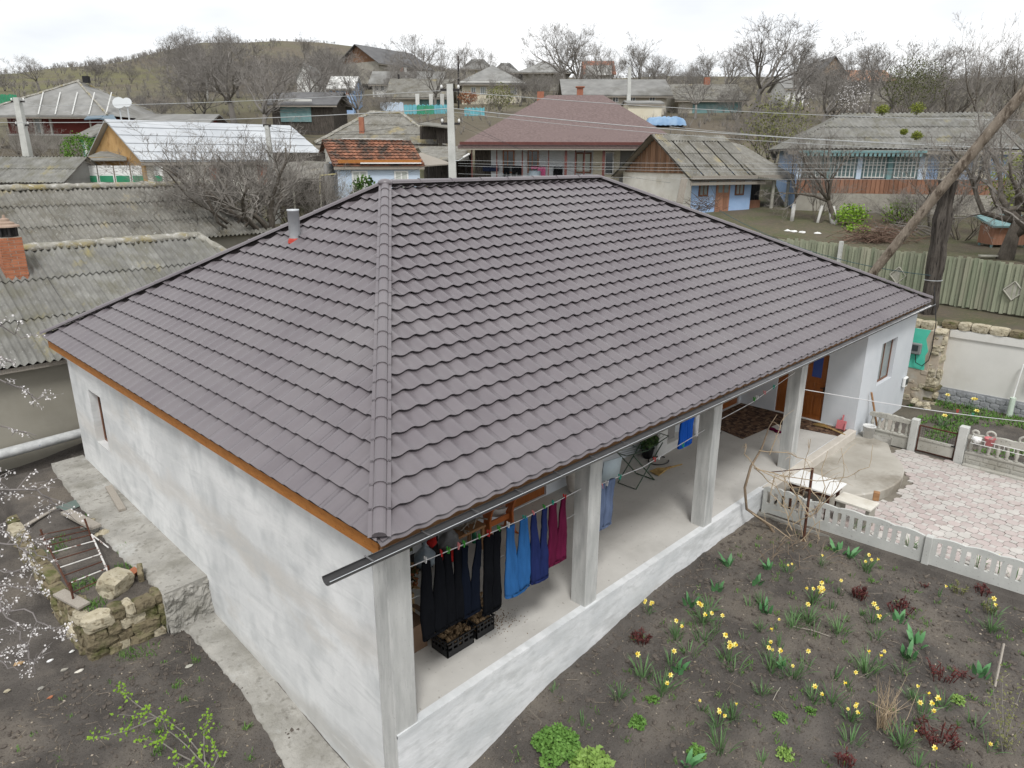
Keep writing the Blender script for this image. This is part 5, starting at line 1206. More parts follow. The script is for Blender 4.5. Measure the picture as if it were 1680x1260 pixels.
# --- third row
h1 = house('low_dark_house', 'low dark house with a white roof strip amid bare trees', 448, 548, 205, 168, 151, 84, 7, M['blackwood'], M['slatedark'], 'gable', .6)
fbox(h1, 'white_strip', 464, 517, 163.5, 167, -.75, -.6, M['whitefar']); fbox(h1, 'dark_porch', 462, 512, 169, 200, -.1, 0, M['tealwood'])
h2 = house('blue_trim_cottage', 'cottage with blue painted front and white roof half hidden by trees', 541, 580, 168, 143, 125, 100, 6, M['blue'], M['whitefar'], 'gable', .3)
for a in (546, 568): fwin(h2, a, a+6, 147, 156, M['white'], M['brickfar'])
h2b = house('white_gabled_cottage', 'white gabled cottage high among bare trees left of the dark barn', 488, 515, 150, 128, 108, 118, 8, M['whitefar'], M['slatefar'], 'gfront', .3)
h3 = house('steep_dark_barn', 'steep dark barn on the skyline', 622, 705, 122, 106, 83, 150, 11, M['stonefar'], M['slatedark'], 'gable', .8, gablem=M['barnwood'], d2=162)
h4 = house('white_long_house', 'long white house with grey roof on the slope', 612, 722, 162, 135, 117, 122, 8, M['whitefar'], M['slatefar'], 'gable', .6)
for a in (616, 625, 641, 662, 690): fwin(h4, a, a+6, 138, 149, M['white'], M['glass'])
chimney(h4, lx(h4, 655), 4, .5, .9, M['brickfar']); chimney(h4, lx(h4, 661), 4, .35, 1.0, M['whitefar'])
h5 = house('white_columned_house', 'house with white porch columns and patched grey gable', 642, 734, 185, 155, 129, 96, 8, M['beige'], M['slate2'], 'gable', .6)
for a in (684, 706, 724): fbox(h5, 'porch_column', a, a+6, 155, 176, -1.0, -.6, M['whitefar'])
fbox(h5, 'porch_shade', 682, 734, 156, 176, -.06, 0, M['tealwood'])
h6 = house('cream_hip_house', 'cream house with grey hip roof above the brown roof', 758, 855, 172, 137, 107, 108, 10, M['cream'], M['slatefar'], 'hip', .8, hip=(5, 5))
for a in (788, 838): fwin(h6, a, a+10, 142, 155, M['white'], M['glassgrey'], (.33, .66))
fwin(h6, 773, 781, 143, 155, M['white'], M['glassgrey']); fbox(h6, 'white_cornice', 756, 858, 134.5, 136.5, -.85, -.7, M['whitefar'])
h7 = house('pale_hip_house', 'small pale house with pointed grey roof behind the cream house', 764, 800, 128, 113, 97, 150, 9, M['cream'], M['slatefar'], 'hip', 1.0, hip=(4.4, 4.4))
house('twin_grey_roof', 'left of two grey hip roofs on the skyline', 812, 845, 130, 119, 103, 160, 9, M['stonefar'], M['slatefar'], 'hip', 1.0, hip=(4, 4)); house('grey_hip_roof', 'broad grey hip roof just left of the tall double tree', 858, 928, 135, 119, 100, 150, 12, M['stonefar'], M['slatefar'], 'hip', 1.2, hip=(5.5, 5.5))
h8 = house('red_roof_house', 'house with red ridge and pale gable on the skyline', 962, 1005, 132, 118, 100, 150, 8, M['whitefar'], M['brickfar'], 'gable', .6, gablem=M['brickfar'])
fbox(h8, 'pale_front', 960, 1002, 108, 124, -.9, -.7, M['whitefar'])
h9 = house('long_grey_house', 'long low house with grey slate roof behind the brown roof ridge', 930, 1092, 180, 152, 130, 82, 8, M['beige'], M['slatefar'], 'gable', .6)
for a in (1004, 1032, 1064): fwin(h9, a, a+10, 155, 168, M['white'], M['glass'])
house('cream_garage', 'low cream garage right of the long grey house', 1030, 1085, 190, 168, 165, 74, 4, M['cream'], M['slatefar'], 'gable', .2)
h10 = house('old_slate_barn', 'wide barn with sagging slate roof under the spreading tree', 1112, 1215, 192, 160, 138, 84, 9, M['beige'], M['slate2'], 'gable', .6)
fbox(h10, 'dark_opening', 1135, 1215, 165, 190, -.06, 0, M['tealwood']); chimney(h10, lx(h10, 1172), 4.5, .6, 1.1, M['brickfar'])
h11 = house('tan_gable_house', 'house with tan gable among trees on the right skyline', 1338, 1386, 150, 124, 98, 120, 9, M['stonefar'], M['slatedark'], 'gfront', .5, gablem=mat('tan_gable', (.42, .30, .20), (.50, .37, .26), 2, .9, 0))
house('orange_roof_house', 'low house with rusty orange roof right of the tan gable', 1388, 1462, 150, 130, 115, 118, 8, M['stonefar'], mat('rusty_orange', (.30, .15, .09), (.38, .21, .13), 1.2, .9, 0), 'gable', .5)
house('pale_cottage', 'pale cottage glimpsed through trees left of the tan gable', 1288, 1318, 165, 142, 128, 100, 6, M['whitefar'], M['slatefar'], 'gable', .4)
tp_ = MB(); c0 = at(1092, 187, 68); c0.z = ground(c0.x, c0.y)+.1; nu, nv = 30, 12
for j in range(nv+1):
    for i in range(nu+1):
        u, v = i/nu*2-1, j/nv*2-1; e = max(0, 1-abs(u)**5)*max(0, 1-abs(v)**4); z = .72*e**.4*(1+.16*fbm(u*3, v*2, 4))+.03*math.sin(i*1.7+j)
        tp_.v.append(tuple(c0+RH*(u*1.75)+FH*(v*.95)+Vector((0, 0, z))))
tp_.f = [(j*(nu+1)+i, j*(nu+1)+i+1, (j+1)*(nu+1)+i+1, (j+1)*(nu+1)+i) for j in range(nv) for i in range(nu)]
tag(obj('blue_tarpaulin', tp_, mat('blue_tarp', (.13, .24, .40), (.24, .36, .50), 1.5, .5, .3, 5), smooth=True), 'long blue tarpaulin draped over a low heap behind the brown roof', 'tarpaulin')
# far fences in turquoise and blue
def slatfence(name, label, px0, px1, py0, py1, d, m_, n, d2=None):
    F = thing(name, label, 'fence', at((px0+px1)/2, py1, d)); d2 = d2 or d
    for k in range(n):
        a = at(px0+(px1-px0)*(k+.5)/n, py1, d+(d2-d)*k/n); zt = at(px0, py0, d).z-at(px0, py1, d).z
        obj('slat', MB().box(a+Vector((0, 0, zt/2-.2)), ((px1-px0)*d/1250/n*.86, .04, zt+.4+.1*math.sin(k*2.2)), YAW-PI/2), m_, F, world=True)
slatfence('turquoise_fence', 'turquoise slat fence left of the concrete pole', 663, 738, 172, 181, 88, M['turq'], 30); slatfence('turquoise_fence', 'turquoise slat fence right of the concrete pole', 762, 795, 177, 194, 80, M['turq'], 16)
slatfence('green_slat_fence', 'green slat fence in front of the white columned house', 684, 712, 173, 181, 87, M['greenpaint'], 12); slatfence('pale_blue_fence', 'pale blue fence left of the white columned house', 624, 662, 168, 176, 92, M['lightblue'], 14)
slatfence('green_mesh_fence', 'green fence at the left edge behind the red house', -20, 32, 155, 182, 92, M['greenpaint'], 12)
# ------------------------------------------------------------------ trees
M['bark'] = mat('grey_bark', (.085, .072, .058), (.15, .13, .108), 6, .95, .5, 20, stretch=(3, 3, 1), rnd=.12)
M['twig'] = mat('bare_twigs', (.175, .16, .142), (.255, .235, .212), 4, .95, 0, rnd=.14)
M['twigfar'] = mat('far_bare_twigs', (.175, .162, .147), (.245, .228, .21), .5, .95, 0, rnd=.14)
M['whitewash'] = mat('limewashed_bark', (.50, .49, .46), (.64, .63, .60), 6, .95, .4, 20)
M['leaf'] = mat('evergreen_leaf', (.03, .075, .012), (.075, .14, .025), 5, .8, 0)
M['springleaf'] = mat('fresh_leaf', (.14, .26, .02), (.22, .36, .035), 5, .7, 0)
M['herb2'] = mat('evergreen_mid', (.06, .14, .015), (.11, .21, .03), 4, .8, 0)
M['mistletoe'] = mat('mistletoe_leaf', (.15, .18, .025), (.23, .26, .045), 5, .8, 0)
M['budleaf'] = mat('budding_leaf', (.13, .14, .05), (.19, .19, .08), 5, .9, 0)
M['ivy'] = mat('ivy_leaf', (.07, .08, .03), (.12, .13, .05), 3, .85, 0)
M['blossom'] = mat('white_blossom', (.74, .71, .70), (.82, .80, .79), 30, .8, 0)
def gen_tree(seed, Ht, trunk_h, r0_, forks, levels, counts, spread=.8, ratio=.62, trop=.12, wob=.18, stems=1, stemspread=.3, lean=(0, 0), minr=.006, sink=.3):
    rd = random.Random(seed); tr, cr = MB(), MB(); tips = []
    def grow(p, d, Ln, r, lv):
        n = max(2, min(7, int(Ln/ (.5 if lv < 2 else .35)))); pts = [p]; dirs = [d]; q = p; dd = d
        for i in range(n):
            w = wob*(1 if lv else .4)
            dd = (dd+Vector((rd.gauss(0, w), rd.gauss(0, w), rd.gauss(0, w)+trop*(.5 if lv == 0 else 1)))).normalized()
            q = q+dd*(Ln/n); pts.append(q); dirs.append(dd)
        re = max(minr*.6, r*(.55 if lv == 0 else .25)); rad = [r+(re-r)*i/n for i in range(n+1)]
        (tr if lv <= 1 else cr).tube(pts, rad, 7 if lv == 0 else 5 if lv == 1 else 4 if lv == 2 else 3, lv <= 1)
        if lv >= levels: tips.append((pts[-1], dd)); return
        k = counts[min(lv, len(counts)-1)]
        for c in range(k):
            t = (.75+.25*rd.random()) if lv == 0 and forks else rd.uniform(.22, 1.0)
            i = min(n, max(1, int(round(t*n)))); b = pts[i]; base = dirs[i]
            ax = base.orthogonal().normalized(); ax.rotate(Matrix.Rotation(rd.uniform(0, 2*PI) if lv else 2*PI*(c+rd.random()*.6)/k, 3, base))
            ang = spread*rd.uniform(.6, 1.25); nd = (base*math.cos(ang)+ax*math.sin(ang)).normalized()
            ln = (Ht-trunk_h)*.62*rd.uniform(.75, 1.1) if lv == 0 else Ln*ratio*rd.uniform(.65, 1.15)*(1.15-.45*t)
            grow(b, nd, ln, max(minr, rad[i]*(.72 if lv == 0 else .62)), lv+1)
    for s_ in range(stems):
        a = 2*PI*(s_+rd.random())/stems; d0_ = Vector((math.cos(a)*stemspread*(stems > 1)+lean[0], math.sin(a)*stemspread*(stems > 1)+lean[1], 1)).normalized()
        grow(Vector((math.cos(a)*.12*(stems > 1), math.sin(a)*.12*(stems > 1), -sink)), d0_, trunk_h*rd.uniform(.85, 1.15)+sink, r0_*rd.uniform(.8, 1.1), 0)
    return tr, cr, tips
PROTO = {}
def proto(key, *a, tm='bark', cm='twig', **k):
    tr, cr, tips = gen_tree(*a, **k)
    t_ = tr.mesh('trunk', True); t_.materials.append(M[tm]); c_ = cr.mesh('crown'); c_.materials.append(M[cm]); PROTO[key] = (t_, c_, tips)
proto('broad1', 1, 10, 2.0, .26, True, 5, (6, 6, 5, 4, 3), .75, .60, .10, .20)
proto('broad2', 2, 10, 2.4, .24, True, 5, (5, 6, 5, 4, 3), .65, .62, .14, .20)
proto('tall1', 3, 12, 4.0, .24, True, 5, (4, 6, 5, 4, 3), .50, .58, .16, .16)
proto('tall2', 4, 11, 5.5, .16, False, 4, (12, 7, 5, 3), .75, .55, .22, .14)
proto('shrub1', 5, 5, 1.5, .05, True, 4, (4, 5, 5, 3), .55, .66, .16, .16, stems=6, stemspread=.45, minr=.005)
proto('shrub2', 6, 4, 1.2, .042, True, 4, (4, 5, 4, 3), .6, .68, .10, .2, stems=7, stemspread=.6, minr=.005)
proto('far1', 7, 10, 2.6, .26, True, 5, (6, 6, 5, 5, 3), .72, .62, .10, .17, cm='twigfar', tm='twigfar', minr=.008)
proto('far2', 8, 10, 3.4, .20, True, 5, (6, 6, 5, 5, 3), .58, .60, .16, .15, cm='twigfar', tm='twigfar', minr=.008)
proto('far3', 9, 10, 1.5, .15, True, 5, (5, 5, 5, 4, 3), .62, .64, .10, .18, stems=3, stemspread=.35, cm='twigfar', tm='twigfar', minr=.008)
proto('walnut', 10, 9, 1.5, .34, True, 5, (6, 5, 5, 4, 3), .85, .62, .08, .20)
def tree(key, base, Ht, label, sx=1.0, rz=None, group=None, nm='bare_tree', cat='tree', lean=0, leanaz=0):
    t_, c_, tips = PROTO[key]; hz = max(v.co.z for v in c_.vertices); k = Ht/hz
    o = thing(nm, label, cat, base, random.uniform(0, 6.28) if rz is None else rz, group)
    o.scale = (k*sx, k*sx, k)
    if lean: o.rotation_euler = (lean*math.cos(leanaz), lean*math.sin(leanaz), o.rotation_euler.z)
    for n_, me in (('trunk', t_), ('crown', c_)): link(bpy.data.objects.new(n_, me), o)
    return o
def gz(px, py, d):
    p = at(px, py, d); p.z = ground(p.x, p.y); return p
def treepx(key, px, d, pytop, label, sx=1.0, **k):
    b = at(px, 200, d); b.z = ground(b.x, b.y); Ht = at(px, pytop, d).z-b.z
    return tree(key, b, max(1.5, Ht), label, sx*(1.4 if key.startswith('far') else 1), **k)
# skyline and hillside trees (px column, distance, pixel row of the top)
SKY = 'bare trees along the skyline'; MID = 'bare trees between the village houses'
sky = [('far1', 921, 128, 22, 'tall bare tree with the left of two trunks on the skyline', .8), ('far1', 948, 130, 40, 'tall bare tree with the right of two trunks on the skyline', .75), ('far2', 1052, 96, 48, 'dense bare tree behind the long grey house', .95),
       ('far1', 1238, 78, 22, 'large spreading bare tree above the old slate barn', 1.05), ('far2', 1290, 84, 45, 'bare tree just right of the large spreading tree', .9), ('far1', 693, 152, 44, 'bare tree rising behind the steep dark barn', .85), ('far2', 765, 150, 60, 'slim bare tree left of the pale pointed roof', .7),
       ('far1', 385, 92, 48, 'big bare tree on the left hillside', 1.0), ('far3', 330, 96, 85, 'bushy bare tree left of the big hillside tree', 1.1), ('far1', 285, 190, 50, 'lone bare tree at the foot of the hilltop', .8), ('far3', 172, 150, 86, 'bushy bare tree behind the red house on its right', 1.0),
       ('far1', 74, 130, 88, 'dark bare tree behind the red house', .95), ('far3', 18, 130, 104, 'bare tree at the left edge of the skyline', 1.0), ('far3', 128, 170, 118, 'small bare tree beyond the red house chimney', .8), ('far1', 505, 95, 78, 'bare tree over the low dark house', 1.0),
       ('far1', 560, 110, 66, 'bare tree left of the steep dark barn', 1.0), ('far3', 455, 100, 92, 'bushy bare tree in the middle of the hillside', 1.0), ('far2', 1425, 76, 50, 'bare tree with upright twigs behind the teal house', 1.0), ('far3', 1370, 70, 90, 'bushy bare tree left of the upright twigs', 1.0),
       ('far3', 1120, 100, 95, 'low bare tree behind the old slate barn', .9), ('far3', 830, 120, 95, 'small bare tree in front of the twin grey roofs', .7), ('far2', 812, 90, 118, 'slim shrubby tree before the cream house', .6), ('far3', 1000, 140, 72, 'slender bare tree right of the double tree', .6),
       ('far1', 1185, 110, 60, 'bare tree between barn and skyline at right', .8), ('far3', 225, 160, 100, 'small bare tree on the left slope', .8), ('far3', 1320, 110, 85, 'bare tree behind the tan gable', .8), ('far3', 660, 105, 90, 'bare tree in front of the long white house', .7), ('far1', 715, 92, 70, 'bare tree in front of the white columned house', .7)]
for i, (k_, px, d, py, lb, sx) in enumerate(sky): treepx(k_, px, d, py, lb, sx, group=SKY, rz=i*1.3)
for i, (k_, px, d, py, lb, sx) in enumerate([('far1', 1140, 76, 108, 'bare tree standing before the old slate barn', .8), ('far3', 1205, 74, 120, 'bushy bare tree right in front of the old slate barn', .9), ('far1', 1350, 64, 88, 'bare tree above the old shed porch', .9), ('far1', 430, 78, 70, 'bare tree before the left end of the low dark house', .9), ('far1', 590, 88, 92, 'bare tree in front of the blue trimmed cottage', .8), ('far3', 625, 80, 130, 'low bare tree above the slate hip roof', .9), ('far3', 250, 82, 128, 'bushy bare tree above the grey barn roof', 1.0), ('far1', 1085, 92, 80, 'bare tree behind the cream garage', .9), ('far2', 1160, 98, 70, 'upright bare tree above the old slate barn', .9), ('far1', 1300, 72, 78, 'bare tree left of the tan gable', .9), ('far1', 1400, 80, 72, 'bare tree right of the tan gable', .9), ('far3', 1270, 66, 140, 'low bushy tree over the old shed', 1.0), ('far1', 1520, 70, 66, 'bare tree above the teal roof ridge', .9), ('far3', 1560, 64, 105, 'dense bushy tree above the teal roof', 1.1), ('far1', 985, 112, 62, 'bare tree right of the red roof', .7), ('far3', 880, 100, 108, 'bushy tree above the brown roof', .8), ('far1', 645, 120, 78, 'bare tree before the steep dark barn', .7), ('far1', 800, 128, 70, 'bare tree above the cream house', .7), ('far1', 1460, 66, 60, 'airy bare tree rising behind the ivy tree', .9)]): treepx(k_, px, d, py, lb, sx, group=MID, rz=i*1.9)
# scattered trees on the left hillside and between the houses
rd = random.Random(55); n_ = 0
while n_ < 58:
    if n_ < 40: px, d = rd.uniform(290, 620), rd.uniform(95, 230)
    else: px, d = rd.uniform(640, 1480), rd.uniform(90, 175)
    p = at(px, 200, d); p.z = ground(p.x, p.y); n_ += 1
    tree(rd.choice(('far1', 'far3', 'far3', 'far2')), p, rd.uniform(5.0, 9.5) if n_ < 41 else rd.uniform(4, 6.5), 'greyish bare tree in the wood on the left hillside' if n_ < 41 else 'small bare garden tree among the distant houses', rd.uniform(1.0, 1.5), group='hillside wood trees' if n_ < 41 else 'distant garden trees')
# tall group at right behind the teal house
for i, (k_, px, d, py, lb, sx) in enumerate([('broad2', 1600, 56, 18, 'tallest bare tree at the right behind the teal house', .85), ('tall2', 1660, 60, 40, 'upright bare tree at the right edge', .8), ('broad1', 1545, 60, 80, 'spreading bare tree left of the tallest one', .9), ('shrub1', 1490, 62, 95, 'shrubby bare tree behind the teal roof ridge', 1.1), ('tall1', 1690, 50, 60, 'bare tree half outside the right edge', .8), ('far3', 1640, 70, 60, 'bushy bare tree between the right-hand trees', 1.0)]):
    treepx(k_, px, d, py, lb, sx, group='bare trees behind the teal house', rz=i*2.1)
# fruit tree and shrubs behind the neighbour's roof
treepx('shrub1', 395, 36, 196, 'bare fruit tree behind the neighbouring corrugated roof', 1.25, rz=.4); treepx('broad1', 440, 33.5, 186, 'big bare fruit tree overlapping the white sheet roof', 1.6, rz=1.7); treepx('broad2', 355, 32.5, 200, 'second bare fruit tree left of the bigger one', 1.6, rz=.6); treepx('shrub2', 330, 34, 232, 'tangled bare shrub at the end of the barn roof', 1.2, rz=2.0); treepx('shrub2', 470, 38, 232, 'bare shrub in front of the lean-to shed', 1.1, rz=4.0)
treepx('shrub1', 520, 36, 262, 'low bare shrub right beside the flue pipe', 1.0, rz=1.0); treepx('shrub2', 270, 37, 262, 'low bare shrub in front of the white wall opening', 1.0, rz=3.0)
treepx('shrub1', 30, 58, 178, 'bare shrub around the leaning concrete pole', 1.0, rz=1); treepx('shrub2', 75, 56, 195, 'bare shrub in front of the red house wall', 1.2, rz=2)
treepx('shrub2', 1215, 62, 195, 'bare bush behind the old blue shed', 1.4, rz=2); treepx('shrub1', 1270, 52, 150, 'budding bush right of the old blue shed roof', 1.3, rz=3)
treepx('shrub1', 1120, 70, 165, 'thin bare sapling beside the blue tarpaulin', .7, rz=5); treepx('shrub2', 800, 85, 150, 'reddish shrub left of the brown roof', 1.2, rz=1)
# orchard trees in the yard at right, trunks limewashed
def yardtree(key, px, py, d, Ht, label, sx, lean, leanaz, rz, white=True, thick=1.0):
    b = gz(px, py, d); o = tree(key, b, Ht, label, sx, rz, lean=lean, leanaz=leanaz, nm='orchard_tree', cat='tree', group='orchard trees in the fenced yard')
    if white:
        k = o.scale[0]; m = MB(); rr_ = (PROTO[key][0].vertices[0].co.xy.length)*1.08
        obj('limewash_band', MB().tube([(0, 0, -.3), (0, 0, .95/o.scale[2]*.9)], [rr_*1.02, rr_*.98], 8), M['whitewash'], o, smooth=True)
    return o
yardtree('broad2', 1302, 338, 37.5, 4.6, 'limewashed tree close to the old blue shed', .9, .02, 0, .5); yardtree('broad1', 1372, 338, 37, 5.6, 'stout limewashed tree leaning right in the yard', .9, .35, YAW-.2, 2.2); yardtree('shrub2', 1345, 335, 37.2, 3.2, 'thin limewashed stem leaning between the two larger trees', .7, .3, YAW-.3, 1.0)
bt = yardtree('walnut', 1650, 408, 27.5, 6.6, 'thick bare walnut tree with many limbs near the right edge', 1.0, .12, YAW+PI, 4.0, False); yardtree('walnut', 1700, 420, 26.5, 6.8, 'second walnut trunk leaving the right edge of the yard', .9, .1, YAW, 1.0, False)
yardtree('shrub2', 1500, 345, 35.5, 2.6, 'tangle of bare twigs below the blue wall', 1.6, .2, YAW, 2.0, False); yardtree('shrub2', 1585, 350, 33, 2.6, 'bare bush behind the dark pole', 1.5, 0, 0, 3.3, False); yardtree('shrub1', 1540, 345, 36, 4.6, 'bare tree crossing the teal roof', 1.3, .25, YAW+PI, 3.0, False)
def leafball(name, label, c, r, n, size, m_, cat='plant', seed=0, squash=.8, stem=None, hollow=.5):
    rd = random.Random(seed); m = MB(); c = Vector(c)
    for k in range(n):
        v = Vector((rd.gauss(0, 1), rd.gauss(0, 1), rd.gauss(0, 1))).normalized(); q = c+Vector((v.x, v.y, v.z*squash))*r*(hollow+(1-hollow)*rd.random()**.5)*rd.uniform(.75, 1.1)
        a = Vector((rd.gauss(0, 1), rd.gauss(0, 1), rd.gauss(0, 1))).normalized()*size*rd.uniform(.6, 1.3); b = a.orthogonal().normalized()*size*.45
        b.rotate(Matrix.Rotation(rd.uniform(0, 6.28), 3, a.normalized())); m.add([q-a*.5, q+b, q+a*.6, q-b], [(0, 1, 2, 3)])
    o = thing(name, label, cat, c-Vector((0, 0, r*squash))); obj('leaves', m, m_, o, world=True)
    st = MB()
    for k in range(6): a = 6.28*k/6; st.tube([c-Vector((0, 0, r*squash)), c+Vector((math.cos(a)*r*.5, math.sin(a)*r*.5, r*.2))], [.03*r+.01, .008], 4, False)
    obj('stems', st, M['twig'], o, world=True); return o
# mistletoe balls (grow on the bare trees)
for i, (px, py, d, r_) in enumerate(((1448, 180, 35.5, .30), (1505, 178, 35.5, .34), (1483, 216, 35.5, .18), (1505, 222, 35.2, .26))):
    leafball('mistletoe', ('leftmost mistletoe ball above the teal roof', 'broad mistletoe ball at the ridge of the teal roof', 'small thin mistletoe tuft', 'bright green mistletoe ball over the teal eave')[i], at(px, py, d), r_*1.05, 620, .055, M['mistletoe'], 'mistletoe', i, .8, hollow=.05)
leafball('evergreen_shrub', 'rounded bright green evergreen shrub beside the green porch', at(133, 248, 50), 1.25, 1700, .11, M['herb2'], 'shrub', 11, .95, hollow=.6)
leafball('green_bush', 'dark green conical bush against the pale blue wall', at(598, 316, 40.5), .75, 600, .16, M['leaf'], 'shrub', 12, 1.2)
leafball('leafing_bush', 'leafing green bush at the foot of the limewashed trees', gz(1400, 330, 36.5)+Vector((0, 0, .5)), .9, 900, .10, M['springleaf'], 'shrub', 13, .7, hollow=.2); leafball('leafing_bush', 'low bright green herb in the yard before the bush', gz(1412, 350, 35)+Vector((0, 0, .15)), .55, 400, .14, M['springleaf'], 'plant', 14, .4)
leafball('leafing_bush', 'leafy green shrub below the blue wall', gz(1480, 325, 37)+Vector((0, 0, .6)), .9, 700, .09, M['springleaf'], 'shrub', 15, .8, hollow=.2)
leafball('yellow_green_shrub', 'yellow green shrub by the right edge in front of the blue wall', at(1668, 300, 33), 1.3, 1300, .12, M['mistletoe'], 'shrub', 16, 1.1, hollow=.2)
leafball('ivy_tree', 'olive ivy covered tree behind the teal roof', at(1500, 135, 58), 2.6, 2600, .10, M['ivy'], 'tree', 17, .75, hollow=.05)
leafball('budding_shrub', 'greenish budding bush beside the old shed porch', at(1275, 205, 50), 2.4, 1500, .13, M['budleaf'], 'shrub', 18, .9, hollow=.1); leafball('budding_shrub', 'budding shrub before the cream house', at(820, 158, 86), 1.9, 900, .16, M['budleaf'], 'shrub', 19, .8, hollow=.1)
leafball('flowering_shrub', 'white flowering plum above the teal roof ridge', at(1400, 160, 62), 1.6, 420, .085, M['blossom'], 'tree', 20, .8, hollow=.1); leafball('flowering_shrub', 'faint white flowering shrub left of the plum', at(1318, 160, 66), 1.3, 150, .08, M['blossom'], 'tree', 21, .8, hollow=.1)
leafball('rust_red_shrub', 'rust red shrub right of the far concrete pole', at(768, 160, 96), 1.3, 700, .16, mat('rust_leaf', (.24, .10, .05), (.32, .15, .08), 4, .9, 0), 'shrub', 22, .6)
# brush over the hillside: nobody could count it
hb_ = MB(); rd = random.Random(77); n_ = 0
while n_ < 3600:
    s_ = rd.uniform(-210, 230); d = rd.uniform(105, 330); p = V(s_, d, 0)
    dens = sstep(-.1, .3, fbm(p.x*.02, p.y*.02, 9)+.12)*(1.0 if -190 < s_ < -20 and d > 150 else .35)
    if -230 < s_ < -110 and d < 215: dens *= .12
    if rd.random() > dens: continue
    p.z = ground(p.x, p.y); Hh = rd.uniform(.7, 2.3)*(.5 if d > 285 else 1); n_ += 1
    for k in range(11):
        a = rd.uniform(0, 6.28); e = rd.uniform(.15, .75); q = p+Vector((math.cos(a)*e*Hh*.5, math.sin(a)*e*Hh*.5, Hh*rd.uniform(.6, 1.05)))
        mid_ = p.lerp(q, .5)+Vector((rd.gauss(0, .2), rd.gauss(0, .2), .15)); w_ = .032
        sd = Vector((-math.sin(a+1), math.cos(a+1), 0))*w_
        hb_.add([p-sd, p+sd, mid_+sd*.7, mid_-sd*.7, q], [(0, 1, 2, 3), (3, 2, 4)])
        for j in range(2):
            q2 = mid_+Vector((rd.gauss(0, .5), rd.gauss(0, .5), rd.uniform(.3, 1.0)))*Hh*.28; hb_.tri(mid_-sd*.6, mid_+sd*.6, q2)
n_ = 0
while n_ < 1300:      # low scrub between the houses
    s_ = rd.uniform(-58, 70); d = rd.uniform(56, 112); p = V(s_, d, 0)
    if fbm(p.x*.06, p.y*.06, 4) < -.08: continue
    p.z = ground(p.x, p.y); Hh = rd.uniform(.4, 1.5); n_ += 1
    for k in range(12):
        a = rd.uniform(0, 6.28); e = rd.uniform(.2, .9); q = p+Vector((math.cos(a)*e*Hh*.6, math.sin(a)*e*Hh*.6, Hh*rd.uniform(.5, 1.05))); sd = Vector((-math.sin(a+1), math.cos(a+1), 0))*.022; hb_.tri(p-sd, p+sd, q)
hb_o = stuff(obj('hillside_brush', hb_, M['twigfar'])); hb_o['label'] = 'brown leafless brushwood covering the hillside'; hb_o['category'] = 'brush'
# pile of cut branches in the yard
pb_ = MB(); rd = random.Random(8); c0 = gz(1440, 385, 32.2)
for k in range(420):
    a = rd.gauss(YAW-PI/2, .8); p = c0+RH*rd.gauss(0, .75)+FH*rd.gauss(0, .45)+Vector((0, 0, abs(rd.gauss(.1, .32)))); dv = Vector((math.cos(a), math.sin(a), rd.gauss(.05, .25)))*rd.uniform(.4, 1.1)
    pb_.tube([p-dv*.5, p+Vector((0, 0, rd.uniform(-.1, .1))), p+dv*.5], [.014, .010, .004], 3, False)
tag(obj('branch_pile', pb_, mat('reddish_prunings', (.12, .075, .055), (.20, .135, .10), 6, .95, 0)), 'heap of reddish pruned branches in the fenced yard', 'brushwood')
gb_ = MB()
for k in range(9):
    p = gz(1470+k*12, 365+rd.uniform(-6, 6), 33.5)+Vector((0, 0, .15)); q = p+RH*rd.uniform(-2.2, -1)+Vector((0, 0, rd.uniform(.1, .6))); gb_.tube([p, p.lerp(q, .5)+Vector((0, 0, .15)), q], [.05, .035, .012], 5)
    for j in range(4): b = p.lerp(q, rd.random()); gb_.tube([b, b+Vector((rd.gauss(0, .4), rd.gauss(0, .4), rd.uniform(.1, .5)))], [.015, .004], 3, False)
tag(obj('cut_limbs', gb_, M['twig']), 'grey cut limbs lying behind the branch heap', 'branches')
for i, (px, py) in enumerate(((1293, 371), (1303, 377), (1316, 382), (1341, 384))): tag(obj('white_stone', MB().blob(gz(px, py, 35.2-i*.2), (.16, .16, .07), 90+i, 7, 4, .2), M['white']), ('leftmost', 'second', 'third', 'rightmost')[i]+' white stone in a row on the yard soil behind the fence', 'stone', 'white stones in the yard')
plank(gz(1610, 404, 27.6)+Vector((0, 0, .1)), gz(1650, 405, 27.6)+Vector((0, 0, .1)), .18, .06, 'pale plank lying in the yard behind the green fence', M['greywood'])
ks = thing('green_kennel', 'small teal roofed hutch under the walnut tree', 'hutch', gz(1650, 370, 31)); kb = Vector(ks.location)
obj('body', MB().box(kb+Vector((0, 0, .5)), (1.5, 1.0, .8), YAW-PI/2), M['redboard'], ks, world=True); obj('roof', MB().box(kb+Vector((0, 0, 1.05)), (2.0, 1.5, .08), YAW-PI/2, .25), M['tealwood'], ks, world=True)
for sx in (-.7, .7):
    for sy in (-.4, .4): q = kb+RH*sx+FH*sy; obj('leg', MB().tube([q-Vector((0, 0, .2)), q+Vector((0, 0, .15))], .05, 5), M['tealwood'], ks, world=True)

